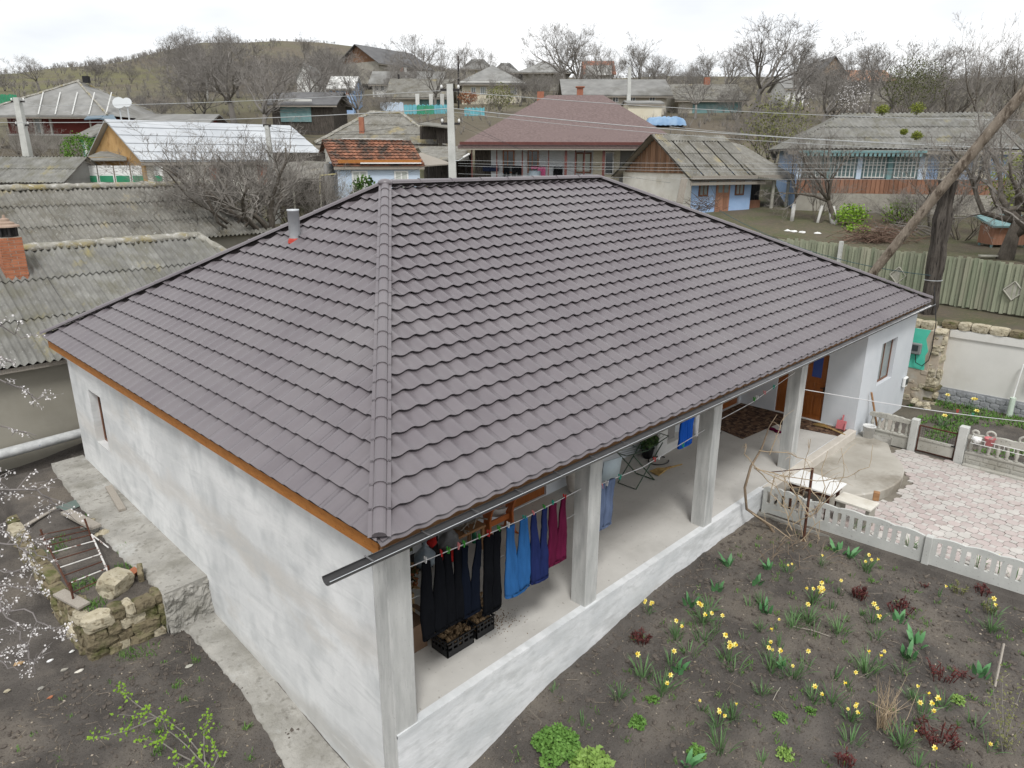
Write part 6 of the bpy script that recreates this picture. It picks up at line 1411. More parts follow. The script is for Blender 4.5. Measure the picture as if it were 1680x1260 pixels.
# ------------------------------------------------------------------ poles and wires
def cpole(name, label, px, pyt, pyb, d, w=.24, px2=None, arms=True):
    a, b = at(px2 or px, pyb, d), at(px, pyt, d); b2 = b; zg_ = ground(a.x, a.y)
    P = thing(name, label, 'pole', (a.x, a.y, min(zg_, a.z))); dr = (b-a).normalized(); a2 = a-dr*max(0, (a.z-zg_)+.5)
    m = MB(); rings = [[q+RH*(sx*k)+FH*(sy*k) for sx, sy in ((-1, -1), (1, -1), (1, 1), (-1, 1))] for q, k in ((a2, w*.62), (b, w*.42))]; m.tube_rings(rings)
    obj('shaft', m, M['precast'], P, world=True)
    if arms:
        for dz in (.25, 1.75):
            q = b-Vector((0, 0, dz)); obj('crossarm', MB().box(q, (.9, .1, .1), YAW-PI/2), M['darkmetal'], P, world=True)
            for sx in (-.4, .4): obj('insulator', MB().lathe([(.03, 0), (.06, .06), (.05, .14), (.02, .17)], 8, q+RH*sx+Vector((0, 0, .05))), M['white'], P, world=True)
    return b
b1_ = cpole('concrete_pole', 'white concrete power pole with street lamp rising behind the ridge', 738, 138, 300, 36.5, .34, 743)
lm = thing('street_lamp', 'small street lamp on a bracket of the white concrete pole', 'street lamp', at(752, 262, 36.3)); q = at(744, 263, 36.4)
obj('bracket', MB().tube([q, q+RH*.25+Vector((0, 0, -.02)), q+RH*.5+Vector((0, 0, .15))], .02, 5), M['galv'], lm, world=True); obj('lamp_head', MB().box(q+RH*.62+Vector((0, 0, .22)), (.36, .12, .09), YAW-PI/2, 0, -.5), M['white'], lm, world=True, bevel=.02)
b2_ = cpole('concrete_pole', 'slim grey concrete pole in front of the white sheet roof', 438, 206, 302, 39.5, .24, 449, False); obj('insulator_head', MB().box(b2_, (.35, .2, .12), YAW-PI/2), M['darkmetal'], [o for o in bpy.data.objects if o.name.startswith('concrete_pole')][-1], world=True)
b3_ = cpole('concrete_pole', 'leaning grey concrete pole in front of the red house', 28, 160, 256, 52, .42, 46, True)
b4_ = cpole('concrete_pole', 'pale concrete pole in front of the long grey house', 1033, 110, 178, 76, .34, 1031, False)
for px, pt, pb2, d, lb in ((654, 122, 176, 100, 'thin dark pole before the white columned house'), (752, 92, 180, 100, 'taller thin dark pole before the cream house'), (339, 122, 168, 110, 'pale thin pole on the left slope')):
    a, b = at(px, pb2, d), at(px, pt, d); tag(obj('thin_pole', MB().tube([a-Vector((0, 0, 2)), b], .12, 6), M['darkmetal'] if d == 100 else M['precast']), lb, 'pole')
def wire(label, p, q, sag, r_=.016, m_=None):
    p, q = Vector(p), Vector(q); n = 14; pts = []
    for k in range(n+1):
        t_ = k/n; v = p.lerp(q, t_); v.z -= sag*4*t_*(1-t_); pts.append(v)
    return tag(obj('power_line', MB().tube(pts, r_*.62, 4, False), m_ or M['galv']), label, 'wire')
M['wirepale'] = mat('pale_cable', (.36, .37, .37), (.44, .45, .45), 3, .6, 0); M['wiredark'] = mat('dark_cable', (.035, .04, .045), None, 3, .6, 0)
wire('thick pale cable from the concrete pole to the left', at(736, 178, 36.5), at(-80, 200, 44), .25, .028, M['wirepale']); wire('thick pale cable from the concrete pole to the right', at(744, 178, 36.5), at(1760, 246, 34), .3, .030, M['wirepale'])
wire('upper thin cable from the concrete pole to the left', at(736, 148, 36.5), at(-80, 172, 60), .3, .022, M['wirepale']); wire('upper thin cable from the concrete pole to the right', at(744, 150, 36.5), at(1760, 198, 40), .3, .022, M['wirepale'])
wire('third thin cable crossing to the right edge', at(744, 184, 36.5), at(1760, 252, 33), .35, .016, M['wirepale']); wire('cable crossing the teal roof to the right edge', at(1100, 208, 40), at(1760, 236, 36), .3, .018, M['wirepale'])
for i, (y0_, y1_) in enumerate(((263, 262), (268, 274), (272, 280), (285, 292))): wire(('uppermost', 'second', 'third', 'lowest')[i]+' thin wire across the pole and old blue shed', at(752, y0_, 37), at(1760, y1_, 33), .15, .010, M['wirepale'])
wire('dark wire sloping from the concrete pole to the blue shed post', at(744, 190, 36.5), at(1158, 340, 37.5), .6, .010, M['wiredark']); wire('dark wire from the slim pole over the clay tile roof', at(440, 207, 39.5), at(736, 190, 36.5), .5, .012, M['wiredark'])
wire('second dark wire from the slim pole', at(440, 209, 39.5), at(560, 226, 42), .2, .010, M['wiredark']); wire('pair of wires at left from the leaning pole', at(30, 163, 52), at(440, 207, 39.5), .6, .014, M['wirepale']); wire('thin wire over the brown roof towards the shed', at(738, 200, 36.6), at(1100, 300, 38), .4, .008, M['wiredark'])
wire('dark teal service cable from the dark pole over the fence', at(1527, 452, 25.0), at(1180, 345, 36), .5, .02, mat('teal_cable', (.03, .07, .08), None, 3, .5, 0)); wire('drop wire crossing the pale blue wall', at(700, 270, 42.3), at(605, 305, 41.5), .1, .010, M['wiredark'])
# ------------------------------------------------------------------ helper: where a sight line meets a plane or the soil
def onp(px, py, axis, val):
    a = fw*FPX+rv*(px-840)-uv*(py-630); C0 = Vector((CX, CY, CZ)); return C0+a*((val-C0[axis])/a[axis])
def ong(px, py):
    z = -.8
    for _ in range(12): p = onp(px, py, 2, z); z = .5*z+.5*ground(p.x, p.y)
    p = onp(px, py, 2, z); p.z = ground(p.x, p.y); return p
cols = {'black': (.004, .0045, .006), 'navy': (.004, .006, .012), 'blue': (.020, .085, .225), 'indigo': (.013, .020, .075), 'maroon': (.085, .008, .030), 'jeans': (.095, .125, .20), 'royal': (.012, .085, .42), 'shirt': (.62, .62, .62)}
for k, v in cols.items(): M['c_'+k] = mat('cloth_'+k, v, tuple(x*1.45 for x in v), 5, .95, .5, 16, stretch=(2.5, 2.5, .4), spec=.08)
# ------------------------------------------------------------------ washing on the porch
LY = .50
tag(obj('washing_line', MB().tube([(.62, LY, 2.34), (1.8, LY, 2.27), (3.0, LY, 2.21), (4.42, LY, 2.24)], .008, 5), M['rope']), 'washing line between the corner column and the first porch column', 'line')
tag(obj('washing_line', MB().tube([(.62, LY+.12, 1.75), (2.4, LY+.12, 1.64), (4.42, LY+.12, 1.72)], .005, 5), M['wirepale']), 'thin lower wire behind the hanging trousers', 'line')
tag(obj('washing_line', MB().tube([(4.7, LY, 2.16), (6.2, LY, 2.06), (8.45, LY, 2.20)], .008, 5), M['rope']), 'washing line between the first and second porch columns', 'line')
tag(obj('washing_line', MB().tube([(8.72, LY, 2.25), (10.5, LY, 2.30), (12.62, LY, 2.55)], .008, 5), M['rope']), 'washing line between the second and third porch columns', 'line')
le = at(1760, 699, 20); tag(obj('washing_line', MB().tube([(12.9, LY-.1, 2.08)]+[Vector((12.9, LY-.1, 2.08)).lerp(le, k/8)-Vector((0, 0, .10*math.sin(PI*k/8))) for k in range(1, 9)], .010, 5), M['rope']), 'white washing line from the third column across the courtyard', 'line')
def trousers(label, x0, x1, zt, zb, m_, y=LY, lw=.15, crotch=.58, seed=0, skew=0):
    rd = random.Random(seed); m = MB(); w = x1-x0; zc = zt-(zt-zb)*crotch; n = 9
    mid_ = (x0+x1)/2; n = 16; ph0 = rd.uniform(0, 6); fo = lambda x, z: .030*fbm(x*7, z*2.6, ph0)
    for side in (0, 1):
        rings = []; ph = rd.uniform(0, 6)
        for i in range(n+1):
            t_ = i/n; z = zt+(.015 if side else 0)+(zb-zt)*t_; e = min(1, t_/crotch)
            if side == 0: a, b = x0+.03*w*(1-t_)-.01*math.sin(t_*5+ph), x0+lw+(mid_-x0-lw)*e**1.3
            else: a, b = x1-lw+(mid_-x1+lw)*e**1.3, x1-.03*w*(1-t_)+.01*math.sin(t_*5+ph)
            c = (a+b)/2; hw = (b-a)/2+(.004 if t_ > crotch else 0); th = .024+.018*t_; ring = []
            for k in range(14):
                q = 2*PI*k/14; cx_, sy_ = math.cos(q), math.sin(q); cx_ = math.copysign(abs(cx_)**.7, cx_); sy_ = math.copysign(abs(sy_)**.6, sy_)
                ring.append(Vector((c+hw*cx_+skew*t_, y+th*sy_+.010*math.sin(cx_*5+ph+t_*2.5)+.006*math.sin(cx_*11+ph)+fo(c+hw*cx_, z)+.04*t_*math.sin(ph0), z+.02*fbm((c+hw*cx_)*9, ph, 1)*t_)))
            rings.append(ring)
        m.tube_rings(rings)
    o = tag(obj('trousers', m, m_, smooth=True), label, 'trousers'); o['group'] = 'washing on the porch line'
    obj('waistband', MB().tube_rings([[Vector((x0+w/2+(w/2+.010)*math.copysign(abs(math.cos(2*PI*k/14))**.7, math.cos(2*PI*k/14))+skew, y+.04*math.sin(ph0)+fo(x0+w/2+w/2*math.cos(2*PI*k/14), zb)+.049*math.copysign(abs(math.sin(2*PI*k/14))**.6, math.sin(2*PI*k/14)), z)) for k in range(14)] for z in (zb+.045, zb-.004)], False), m_, o)
    return o
trousers('black trousers hanging nearest the corner column', .98, 1.40, 2.28, 1.05, M['c_black'], seed=1, lw=.16); trousers('black trousers second from the corner column', 1.40, 1.74, 2.24, 1.06, M['c_black'], seed=2, lw=.13, y=LY+.03); trousers('dark navy trousers third from the corner column', 1.70, 2.10, 2.23, 1.02, M['c_navy'], seed=3, lw=.13)
trousers('black trousers hanging straight left of the bright blue pair', 2.15, 2.53, 2.21, .86, M['c_black'], seed=4, lw=.185, crotch=.8); trousers('bright blue trousers on the porch line', 2.60, 3.12, 2.20, .98, M['c_blue'], seed=5, lw=.2, crotch=.62); trousers('indigo trousers between the bright blue and maroon pairs', 3.16, 3.55, 2.20, .98, M['c_indigo'], seed=6, lw=.13); trousers('maroon trousers beside the first porch column', 3.60, 4.06, 2.21, 1.06, M['c_maroon'], seed=7, lw=.16)
trousers('grey blue jeans right of the first porch column', 4.86, 5.34, 2.12, 1.22, M['c_jeans'], seed=8, lw=.2, crotch=.45)
b_ = onp(1117, 690, 1, 1.9); trousers('royal blue trousers hanging further back on the porch', onp(1116, 700, 1, 1.9).x, onp(1137, 700, 1, 1.9).x, onp(1125, 655, 1, 1.9).z, onp(1125, 731, 1, 1.9).z, M['c_royal'], y=1.9, lw=.26, crotch=.35, seed=9)
m = MB(); p0, p1 = onp(1141, 680, 1, 1.9), onp(1149, 714, 1, 1.9); m.blob((p0.x+.15, 1.9, (p0.z+p1.z)/2+.1), (.17, .06, .38), 4, 10, 8, .12); tag(obj('shirt', m, M['c_shirt'], smooth=True), 'white garment hanging beside the royal blue trousers', 'clothing')
tag(obj('washing_line', MB().tube([(10.2, 1.9, 2.0), (12.6, 1.9, 2.05), (16.55, 1.9, 2.3)], .006, 5), M['rope']), 'inner washing line further back on the porch', 'line')
m = MB(); q = onp(1003, 770, 1, .9); m.box(q, (.55, .02, .40), 0, .05, .12); tag(obj('pale_cloth', m, mat('pale_blue_cloth', (.42, .50, .54), (.50, .58, .62), 5, .9, .1), smooth=True), 'pale blue cloth hanging above the grey jeans', 'cloth')
PEG = {'white': (.7, .7, .7), 'red': (.5, .03, .03), 'green': (.06, .32, .05), 'teal': (.02, .35, .25), 'pink': (.7, .25, .25)}
for k, v in PEG.items(): M['peg_'+k] = mat('peg_'+k, v, None, 3, .5, 0)
pegmesh = {}; PEGN = {}
for k in PEG:
    m = MB(); m.box((0, -.012, 0), (.012, .014, .075), 0, .12); m.box((0, .012, 0), (.012, .014, .075), 0, -.12); pegmesh[k] = m.mesh('clothes_peg'); pegmesh[k].materials.append(M['peg_'+k])
def peg(p, c_, label):
    o = bpy.data.objects.new('clothes_peg', pegmesh[c_]); col.objects.link(o); o.location = p; o.rotation_euler = (0, random.uniform(-.3, .3), random.uniform(-.4, .4)); o.scale = (1.3, 1.3, 1.3); PEGN[label] = PEGN.get(label, 0)+1; tag(o, label+('' if PEGN[label] == 1 else ', '+('second', 'third', 'fourth', 'fifth', 'sixth')[PEGN[label]-2]+' from left'), 'peg', 'clothes pegs')
zl_ = lambda x: lerp(x, [.62, 1.8, 3.0, 4.42], [2.34, 2.27, 2.21, 2.24])
for x, c_ in ((1.06, 'white'), (1.34, 'red'), (1.47, 'green'), (1.66, 'pink'), (1.76, 'green'), (2.06, 'green'), (2.25, 'red'), (2.46, 'green'), (2.66, 'white'), (3.02, 'teal'), (3.22, 'pink'), (3.48, 'green'), (3.68, 'teal'), (3.98, 'red')): peg((x, LY, zl_(x)+.01), c_, c_+' clothes peg holding trousers on the porch line')
for x, c_ in ((4.98, 'pink'), (5.12, 'white'), (5.5, 'teal'), (6.6, 'red'), (6.75, 'white'), (7.6, 'teal')): peg((x, LY, 2.10), c_, c_+' clothes peg on the line right of the first column')
for x, c_ in ((10.55, 'green'), (10.68, 'white'), (11.05, 'pink'), (11.5, 'teal')): peg((x, LY, 2.35+.08*(x-10.5)), c_, c_+' clothes peg on the line between second and third columns')
for px, py, c_ in ((1571, 674, 'red'), (1596, 680, 'teal')): peg(at(px, py, 18.9), c_, c_+' clothes peg on the line over the lawn')
# ------------------------------------------------------------------ porch clutter
M['straw'] = mat('straw', (.36, .24, .09), (.48, .34, .15), 6, .9, .3, 60)
M['bulb'] = mat('dry_bulbs', (.13, .085, .045), (.24, .165, .095), 9, .95, .3, 40, fine=((.34, .26, .16), 30, .62, .7))
M['cardboard'] = mat('brown_cardboard', (.15, .095, .06), (.20, .13, .085), 3, .9, .1); M['cardboard2'] = mat('tan_cardboard', (.36, .24, .12), (.42, .29, .16), 3, .9, .1)
def crate(label, cx, cy, rz, hasmound=True, seed=0):
    C_ = thing('plastic_crate', label, 'crate', (cx, cy, 0.004), rz, 'black plastic crates on the porch'); w, d, h = .56, .40, .26
    for nm, a in (('side', 0), ('side', PI), ('end', PI/2), ('end', -PI/2)):
        L_ = w if nm == 'side' else d; off = d/2 if nm == 'side' else w/2; m = wall_holes(L_, h, .018, [(L_*(k+.14)/5, L_*(k+.86)/5, h*.42+r*.09, h*.42+.055+r*.09) for k in range(5) for r in range(2)])
        obj(nm, xf(m, Matrix.Rotation(a, 4, 'Z') @ Matrix.Translation((-L_/2, -off, 0))), M['black'], C_)
    obj('rim', (lambda m: (m.bb(-w/2-.01, w/2+.01, -d/2-.012, -d/2+.012, h, h+.02), m.bb(-w/2-.01, w/2+.01, d/2-.012, d/2+.012, h, h+.02), m.bb(-w/2-.012, -w/2+.012, -d/2+.013, d/2-.013, h, h+.02), m.bb(w/2-.012, w/2+.012, -d/2+.013, d/2-.013, h, h+.02), m)[-1])(MB()), M['black'], C_)
    obj('bottom', MB().bb(-w/2+.02, w/2-.02, -d/2+.02, d/2-.02, .01, .03), M['black'], C_)
    rd = random.Random(seed); m = MB()
    for k in range(110): m.blob((rd.uniform(-w/2+.05, w/2-.05), rd.uniform(-d/2+.05, d/2-.05), rd.uniform(.1, .27)+.05*rd.random()), rd.uniform(.02, .045), seed*500+k, 6, 4, .2)
    for k in range(60): p = Vector((rd.uniform(-w/2+.05, w/2-.05), rd.uniform(-d/2+.05, d/2-.05), .27)); m.tube([p, p+Vector((rd.gauss(0, .06), rd.gauss(0, .06), rd.uniform(.02, .12)))], [.004, .002], 3, False)
    stuff(obj('bulbs', m, M['bulb'], C_))
crate('black plastic crate of dried bulbs at the front of the porch', 2.10, 1.20, .0, seed=1); crate('black plastic crate of dried bulbs right beside the first crate', 2.66, 1.30, PI/2, seed=2)
m = MB(); rd = random.Random(6)
for k in range(130): m.blob((2.98+rd.gauss(0, .11), 1.62+rd.gauss(0, .10), abs(rd.gauss(.08, .12))+.03), rd.uniform(.02, .05), 900+k, 6, 4, .25)
hp = stuff(obj('bulb_heap', m, M['bulb'])); hp['label'] = 'heap of dried bulbs on the floor behind the crates'; hp['category'] = 'bulbs'
m = MB()
for k in range(260): p = Vector((3.08+rd.gauss(0, .2), 1.18+rd.gauss(0, .2), .008)); m.blob(p, rd.uniform(.004, .010), k, 5, 3, .3)
sp = stuff(obj('spilled_husks', m, M['bulb'])); sp['label'] = 'dark husks and crumbs spilled on the porch floor'; sp['category'] = 'husks'
def cbox(label, x0, x1, y0, y1, z0, z1, m_):
    o = tag(obj('cardboard_box', MB().bb(x0, x1, y0, y1, z0, z1), m_), label, 'box')
    for sx, a in ((x0, -.5), (x1, .5)): obj('flap', MB().box((sx+(.08 if a > 0 else -.08), (y0+y1)/2, z1+.04), (.2, y1-y0-.02, .008), 0, 0, a), m_, o)
    return o
cbox('brown cardboard box on the floor behind the corner column', 1.22, 1.80, 1.48, 1.95, .004, .48, M['cardboard']); cbox('tan cardboard box holding dry flowers', 1.45, 1.95, 1.98, 2.4, .004, .68, M['cardboard2'])
leafball('dry_flowers', 'heap of dry orange and green flowers in the tan cardboard box', (1.80, 2.15, .98), .33, 420, .09, mat('autumn_leaves', (.06, .075, .03), (.32, .10, .04), 14, .9, 0, lo=.45, hi=.6), 'flowers', 31, .9, hollow=.2)
leafball('dark_foliage', 'dark dry foliage above the orange flowers', (1.95, 2.4, 1.28), .28, 300, .09, M['ivy'], 'plant', 32, .8, hollow=.2)
m = MB(); m.bb(1.9, 3.6, 2.5, 3.0, .62, .66)
TB = thing('dark_bench', 'dark bench under the plastic bags', 'bench', (2.7, 2.75, 0)); obj('seat', m, M['darkmetal'], TB, world=True)
for x in (1.95, 3.55):
    for y in (2.54, 2.96): obj('leg', MB().tube([(x, y, 0), (x, y, .62)], .02, 6), M['darkmetal'], TB, world=True)
def bag(label, c, r, m_, seed, knot):
    c = Vector(c); rings = []; nu, nv = 26, 16
    for j in range(nv+1):
        th = PI*(.03+.94*j/nv); ring = []
        for k in range(nu):
            ph = 2*PI*k/nu; v = Vector((math.sin(th)*math.cos(ph), math.sin(th)*math.sin(ph), -math.cos(th))); q = 1+.16*fbm(v.x*2+seed, v.y*2, v.z*2)+.10*fbm(ph*2.2, v.z*1.5+seed, 4)*math.sin(th)
            pull = 1-.55*max(0, v.z)**2.2
            ring.append(c+Vector((v.x*r[0]*q*pull, v.y*r[1]*q*pull, v.z*r[2]*(1+.25*max(0, v.z)))))
        rings.append(ring)
    o = tag(obj('plastic_bag', MB().tube_rings(rings), m_, smooth=True), label, 'bag')
    obj('knot', MB().lathe([(.05, 0), (.03, .05), (.025, .07), (.08, .15)], 9, c+Vector((0, 0, r[2]*1.12))), m_, o); return o
M['bagblue'] = mat('blue_white_bag', (.20, .28, .36), (.42, .48, .52), 4, .35, .5, 12, spec=.5); M['baggrey'] = mat('dark_grey_bag', (.07, .075, .08), (.22, .23, .24), 5, .3, .6, 12, spec=.6); M['redcloth'] = mat('red_cloth', (.48, .015, .015), (.60, .03, .025), 5, .8, .3)
bag('pale blue plastic bag beside the corner column', (2.60, 2.50, .84), (.20, .18, .20), M['bagblue'], 5, 1); bag('shiny dark grey plastic bag on the bench', (3.25, 2.62, .86), (.22, .18, .22), M['baggrey'], 6, 1)
tag(obj('red_cloth', MB().blob((2.80, 2.55, 1.05), (.11, .09, .09), 7, 10, 7, .25), M['redcloth'], smooth=True), 'red cloth poking out of the pale blue bag', 'cloth'); tag(obj('red_cloth', MB().blob((3.10, 2.40, .72), (.28, .13, .10), 8, 12, 7, .3), M['redcloth'], smooth=True), 'red cloth draped in front of the dark grey bag', 'cloth')
CH = thing('folding_chair', 'black folded chair behind the dark grey bag', 'chair', (3.2, 2.95, 0))
for x in (3.0, 3.35): bar(CH, (x, 3.05, 0), (x+.05, 3.15, 1.3), .018, M['black'], 'leg'); bar(CH, (x, 3.25, 0), (x+.02, 3.0, .8), .015, M['black'], 'leg')
bar(CH, (3.02, 3.15, 1.3), (3.4, 3.15, 1.3), .02, M['black'], 'backrest')
ST = thing('wooden_stand', 'small brown wooden stand piled with kindling', 'table', (4.1, 3.3, 0)); obj('top', MB().bb(3.75, 4.55, 3.0, 3.5, .50, .55), M['beam'], ST, world=True)
for x in (3.8, 4.5):
    for y in (3.05, 3.45): obj('leg', MB().bb(x-.03, x+.03, y-.03, y+.03, 0, .5), M['beam'], ST, world=True)
m = MB(); rd = random.Random(12)
for k in range(30): a = rd.uniform(0, 3.1); p = Vector((4.15+rd.gauss(0, .16), 3.25+rd.gauss(0, .1), .57+rd.random()*.16)); v = Vector((math.cos(a), math.sin(a), rd.gauss(0, .1)))*rd.uniform(.1, .3); m.tube([p-v, p+v], rd.uniform(.008, .02), 5)
tag(obj('kindling', m, M['oldwood']), 'kindling sticks heaped on the small wooden stand', 'firewood')
BT = thing('orange_trestle_bench', 'orange varnished trestle bench with curved ends on the porch', 'bench', (5.2, 3.2, 0))
prof = [(-.27, 0), (-.17, .02), (-.10, .25), (-.09, .45), (-.14, .68), (-.20, .78), (.20, .78), (.14, .68), (.09, .45), (.10, .25), (.17, .02), (.27, 0)]
for x in (4.80, 5.45): obj('end_leg', xf(MB().prism(prof, -.025, .025), Matrix.Translation((x, 3.22, .004)) @ Matrix(((0, 0, 1, 0), (1, 0, 0, 0), (0, 1, 0, 0), (0, 0, 0, 1)))), M['orangewood'], BT, world=True)
obj('stretcher', MB().bb(4.82, 5.43, 3.20, 3.24, .28, .40), M['orangewood'], BT, world=True); obj('seat', MB().bb(4.45, 5.8, 3.0, 3.44, .786, .83), M['orangewood'], BT, world=True)
tag(obj('white_basin', MB().lathe([(.16, 0), (.26, .22), (.28, .24), (.25, .22), (.15, .02)], 18, (5.35, 3.5, .30)), M['white'], smooth=True), 'white basin behind the orange trestle bench', 'basin')
tag(obj('glass_bottle', MB().lathe([(.05, 0), (.05, .2), (.02, .27), (.02, .33)], 10, (4.55, 3.35, 0)), mat('green_glass', (.02, .12, .06), None, 3, .15, 0)), 'green bottle beside the trestle bench', 'bottle')
tag(obj('white_sack', MB().blob((7.78, 3.35, .62), (.26, .24, .62), 15, 12, 9, .10), mat('dirty_white_sack', (.42, .40, .36), (.58, .56, .52), 5, .9, .4, 10), smooth=True), 'tall dirty white sack standing by the porch wall', 'sack')
RK = thing('drying_rack', 'green folding drying rack standing empty on the porch', 'drying rack', (9.3, 2.7, 0)); M['rackgreen'] = mat('dark_green_tube', (.02, .05, .025), (.03, .07, .035), 3, .4, 0, spec=.5)
for (xa, xb) in ((8.92, 9.95), (9.68, 8.75)):
    obj('leg_frame', MB().tube([(xb, 2.95, .92), (xa, 2.95, .015), (xa, 2.42, .015), (xb, 2.42, .92)], .016, 6), M['rackgreen'], RK, world=True)
for (x0_, x1_, z0_, z1_) in ((8.45, 9.3, 1.02, .90), (9.3, 10.2, .90, 1.02)):
    obj('wing', MB().tube([(x0_, 2.42, z0_), (x1_, 2.42, z1_), (x1_, 2.95, z1_), (x0_, 2.95, z0_), (x0_, 2.42, z0_)], .012, 6), M['rackgreen'], RK, world=True)
    rods = MB()
    for k in range(1, 5): y = 2.42+.53*k/5; rods.tube([(x0_, y, z0_), (x1_, y, z1_)], .005, 4, False)
    obj('rods', rods, M['rackgreen'], RK, world=True)
pp_ = tag(obj('flower_pot', MB().lathe([(.12, 0), (.17, .26), (.18, .28), (.15, .26)], 14, (10.75, 3.35, 0)), M['black'], smooth=True), 'black pot with a leafy house plant by the porch wall', 'pot')
leafball('house_plant', 'dark leafy house plant with pink flowers in the black pot', (10.75, 3.35, .48), .26, 240, .11, mat('houseplant_leaf', (.025, .07, .02), (.10, .16, .05), 10, .7, 0, fine=((.35, .05, .22), 9, .66, .7)), 'plant', 33, .8)
WC = thing('white_slatted_box', 'white slatted box with grey mesh opening on the porch floor', 'box', (11.7, 3.2, 0))
for x0_, x1_ in ((10.95, 11.28), (11.34, 12.35)):
    obj('body', MB().bb(x0_, x1_, 3.18, 3.55, .004, .24 if x0_ > 11.3 else .78), M['white'], WC, world=True)
for k in range(8): obj('slat', MB().bb(10.97+k*.05, 11.0+k*.05, 3.15, 3.18, .01, .78), M['white'], WC, world=True)
for k in range(22): obj('slat', MB().bb(11.36+k*.045, 11.39+k*.045, 3.15, 3.18, .01, .24), M['white'], WC, world=True)
obj('mesh_panel', MB().bb(11.36, 11.95, 3.3, 3.33, .24, .74), mat('grey_mesh', (.24, .235, .225), (.30, .29, .28), 20, .9, 0), WC, world=True)
def broom(label, a, b, rh, m_):
    a, b = Vector(a), Vector(b); B_ = thing('straw_broom', label, 'broom', a); d_ = (b-a).normalized(); sd = Vector((-d_.y, d_.x, 0)); m = MB(); rd = random.Random(3)
    for k in range(70):
        e = rd.uniform(-1, 1); s0 = a+d_*.42+Vector((0, 0, .05)); m.tube([s0+sd*e*.04, a+sd*e*rh*.7+d_*.2+Vector((0, 0, .03+rd.random()*.05)), a+sd*e*rh-d_*rd.uniform(0, .05)+Vector((0, 0, .012+rd.random()*.03))], [.010, .012, .006], 3, False)
    obj('bristles', m, M['straw'], B_, world=True); obj('handle', MB().tube([a+d_*.38+Vector((0, 0, .05)), b+Vector((0, 0, .03))], [.028, .016], 7), M['straw'], B_, world=True)
    for k in range(3): q = a+d_*(.40+.07*k)+Vector((0, 0, .05)); obj('binding', MB().tube([q, q+d_*.02], .034, 8), M['beam'], B_, world=True)
broom('straw broom lying on the porch floor beside the drying rack', (10.0, 2.62, .0), (10.95, 2.42, 0), .17, None); broom('straw broom lying by the wing doors', (16.28, 1.15, .02), (15.98, .22, .02), .13, None)
tag(obj('rubber_hose', MB().tube([(10.75+.3*math.cos(a), 3.0+.24*math.sin(a), .015) for a in [2*PI*k/24 for k in range(22)]], .014, 6), M['black']), 'loop of dark hose on the porch floor', 'hose')
rg = MB(); rg.prism([(13.72, 2.18), (15.55, 2.02), (15.86, .30), (16.52, .30), (16.52, 3.7), (14.1, 3.7)], .004, .016)
tag(obj('patterned_rug', rg, mat('brown_pattern_rug', (.035, .018, .012), (.13, .075, .045), 5, .9, .2, 60, lo=.42, hi=.58, fine=((.20, .13, .08), 9, .56, .62))), 'dark brown patterned rug along the porch doors', 'rug')
for i, (px, py) in enumerate(((1267, 704), (1276, 708))):
    p = onp(px, py, 2, .03); tag(obj('slipper', (lambda m: (m.blob(p, (.07, .12, .05), 3+i, 10, 6, .05), m)[1])(MB()), M['c_maroon'], smooth=True), ('left' if i == 0 else 'right')+' maroon slipper at the corner of the rug', 'slipper')
tag(obj('black_tray', wall_holes(.5, .34, .1, [(.03, .47, .03, .31)]).move((0, 0, 0)), M['black']), 'black plastic tray at the near corner of the rug', 'tray'); to = bpy.data.objects['black_tray']; to.rotation_euler = (-PI/2, 0, .2); to.location = (13.25, 2.75, .02)
DP = thing('red_dustpan', 'red dustpan leaning against the wing wall', 'dustpan', (16.45, .5, 0)); M['redplastic'] = mat('faded_red_plastic', (.50, .12, .14), (.60, .22, .23), 3, .5, 0)
obj('pan', MB().box((16.44, .52, .15), (.03, .26, .26), 0, 0, .25), M['redplastic'], DP, world=True); obj('pan_side', MB().box((16.40, .39, .14), (.08, .012, .24), 0, 0, .25), M['redplastic'], DP, world=True); obj('handle', MB().box((16.52, .52, .34), (.025, .04, .18), 0, 0, .25), M['redplastic'], DP, world=True)
BK = thing('white_bucket', 'stained white plastic bucket beside the wing corner', 'bucket', (16.93, -.10, -.20)); obj('tub', MB().lathe([(.135, 0), (.17, .33), (.18, .33), (.18, .36), (.165, .36), (.155, .30), (.13, .05), (.0, .05)], 20), mat('stained_white_plastic', (.62, .62, .60), (.74, .74, .73), 3, .5, .05, big=((.40, .44, .50), 4, .58, .68)), BK, smooth=True)
obj('handle', MB().tube([(.18*math.cos(a), .18*math.sin(a)*.3-.16, .33-.12*math.sin(a)) for a in [PI*k/10 for k in range(11)]], .005, 5), M['galv'], BK)
plank((17.35, .12, 1.02), (17.75, -.12, -.28), .045, .045, 'wooden stick leaning on the wing wall behind the bucket', M['beam'], 'wooden_stick')
plank((17.9, -.2, -.25), (19.0, -.05, -.25), .34, .05, 'grey board lying at the foot of the wing wall')
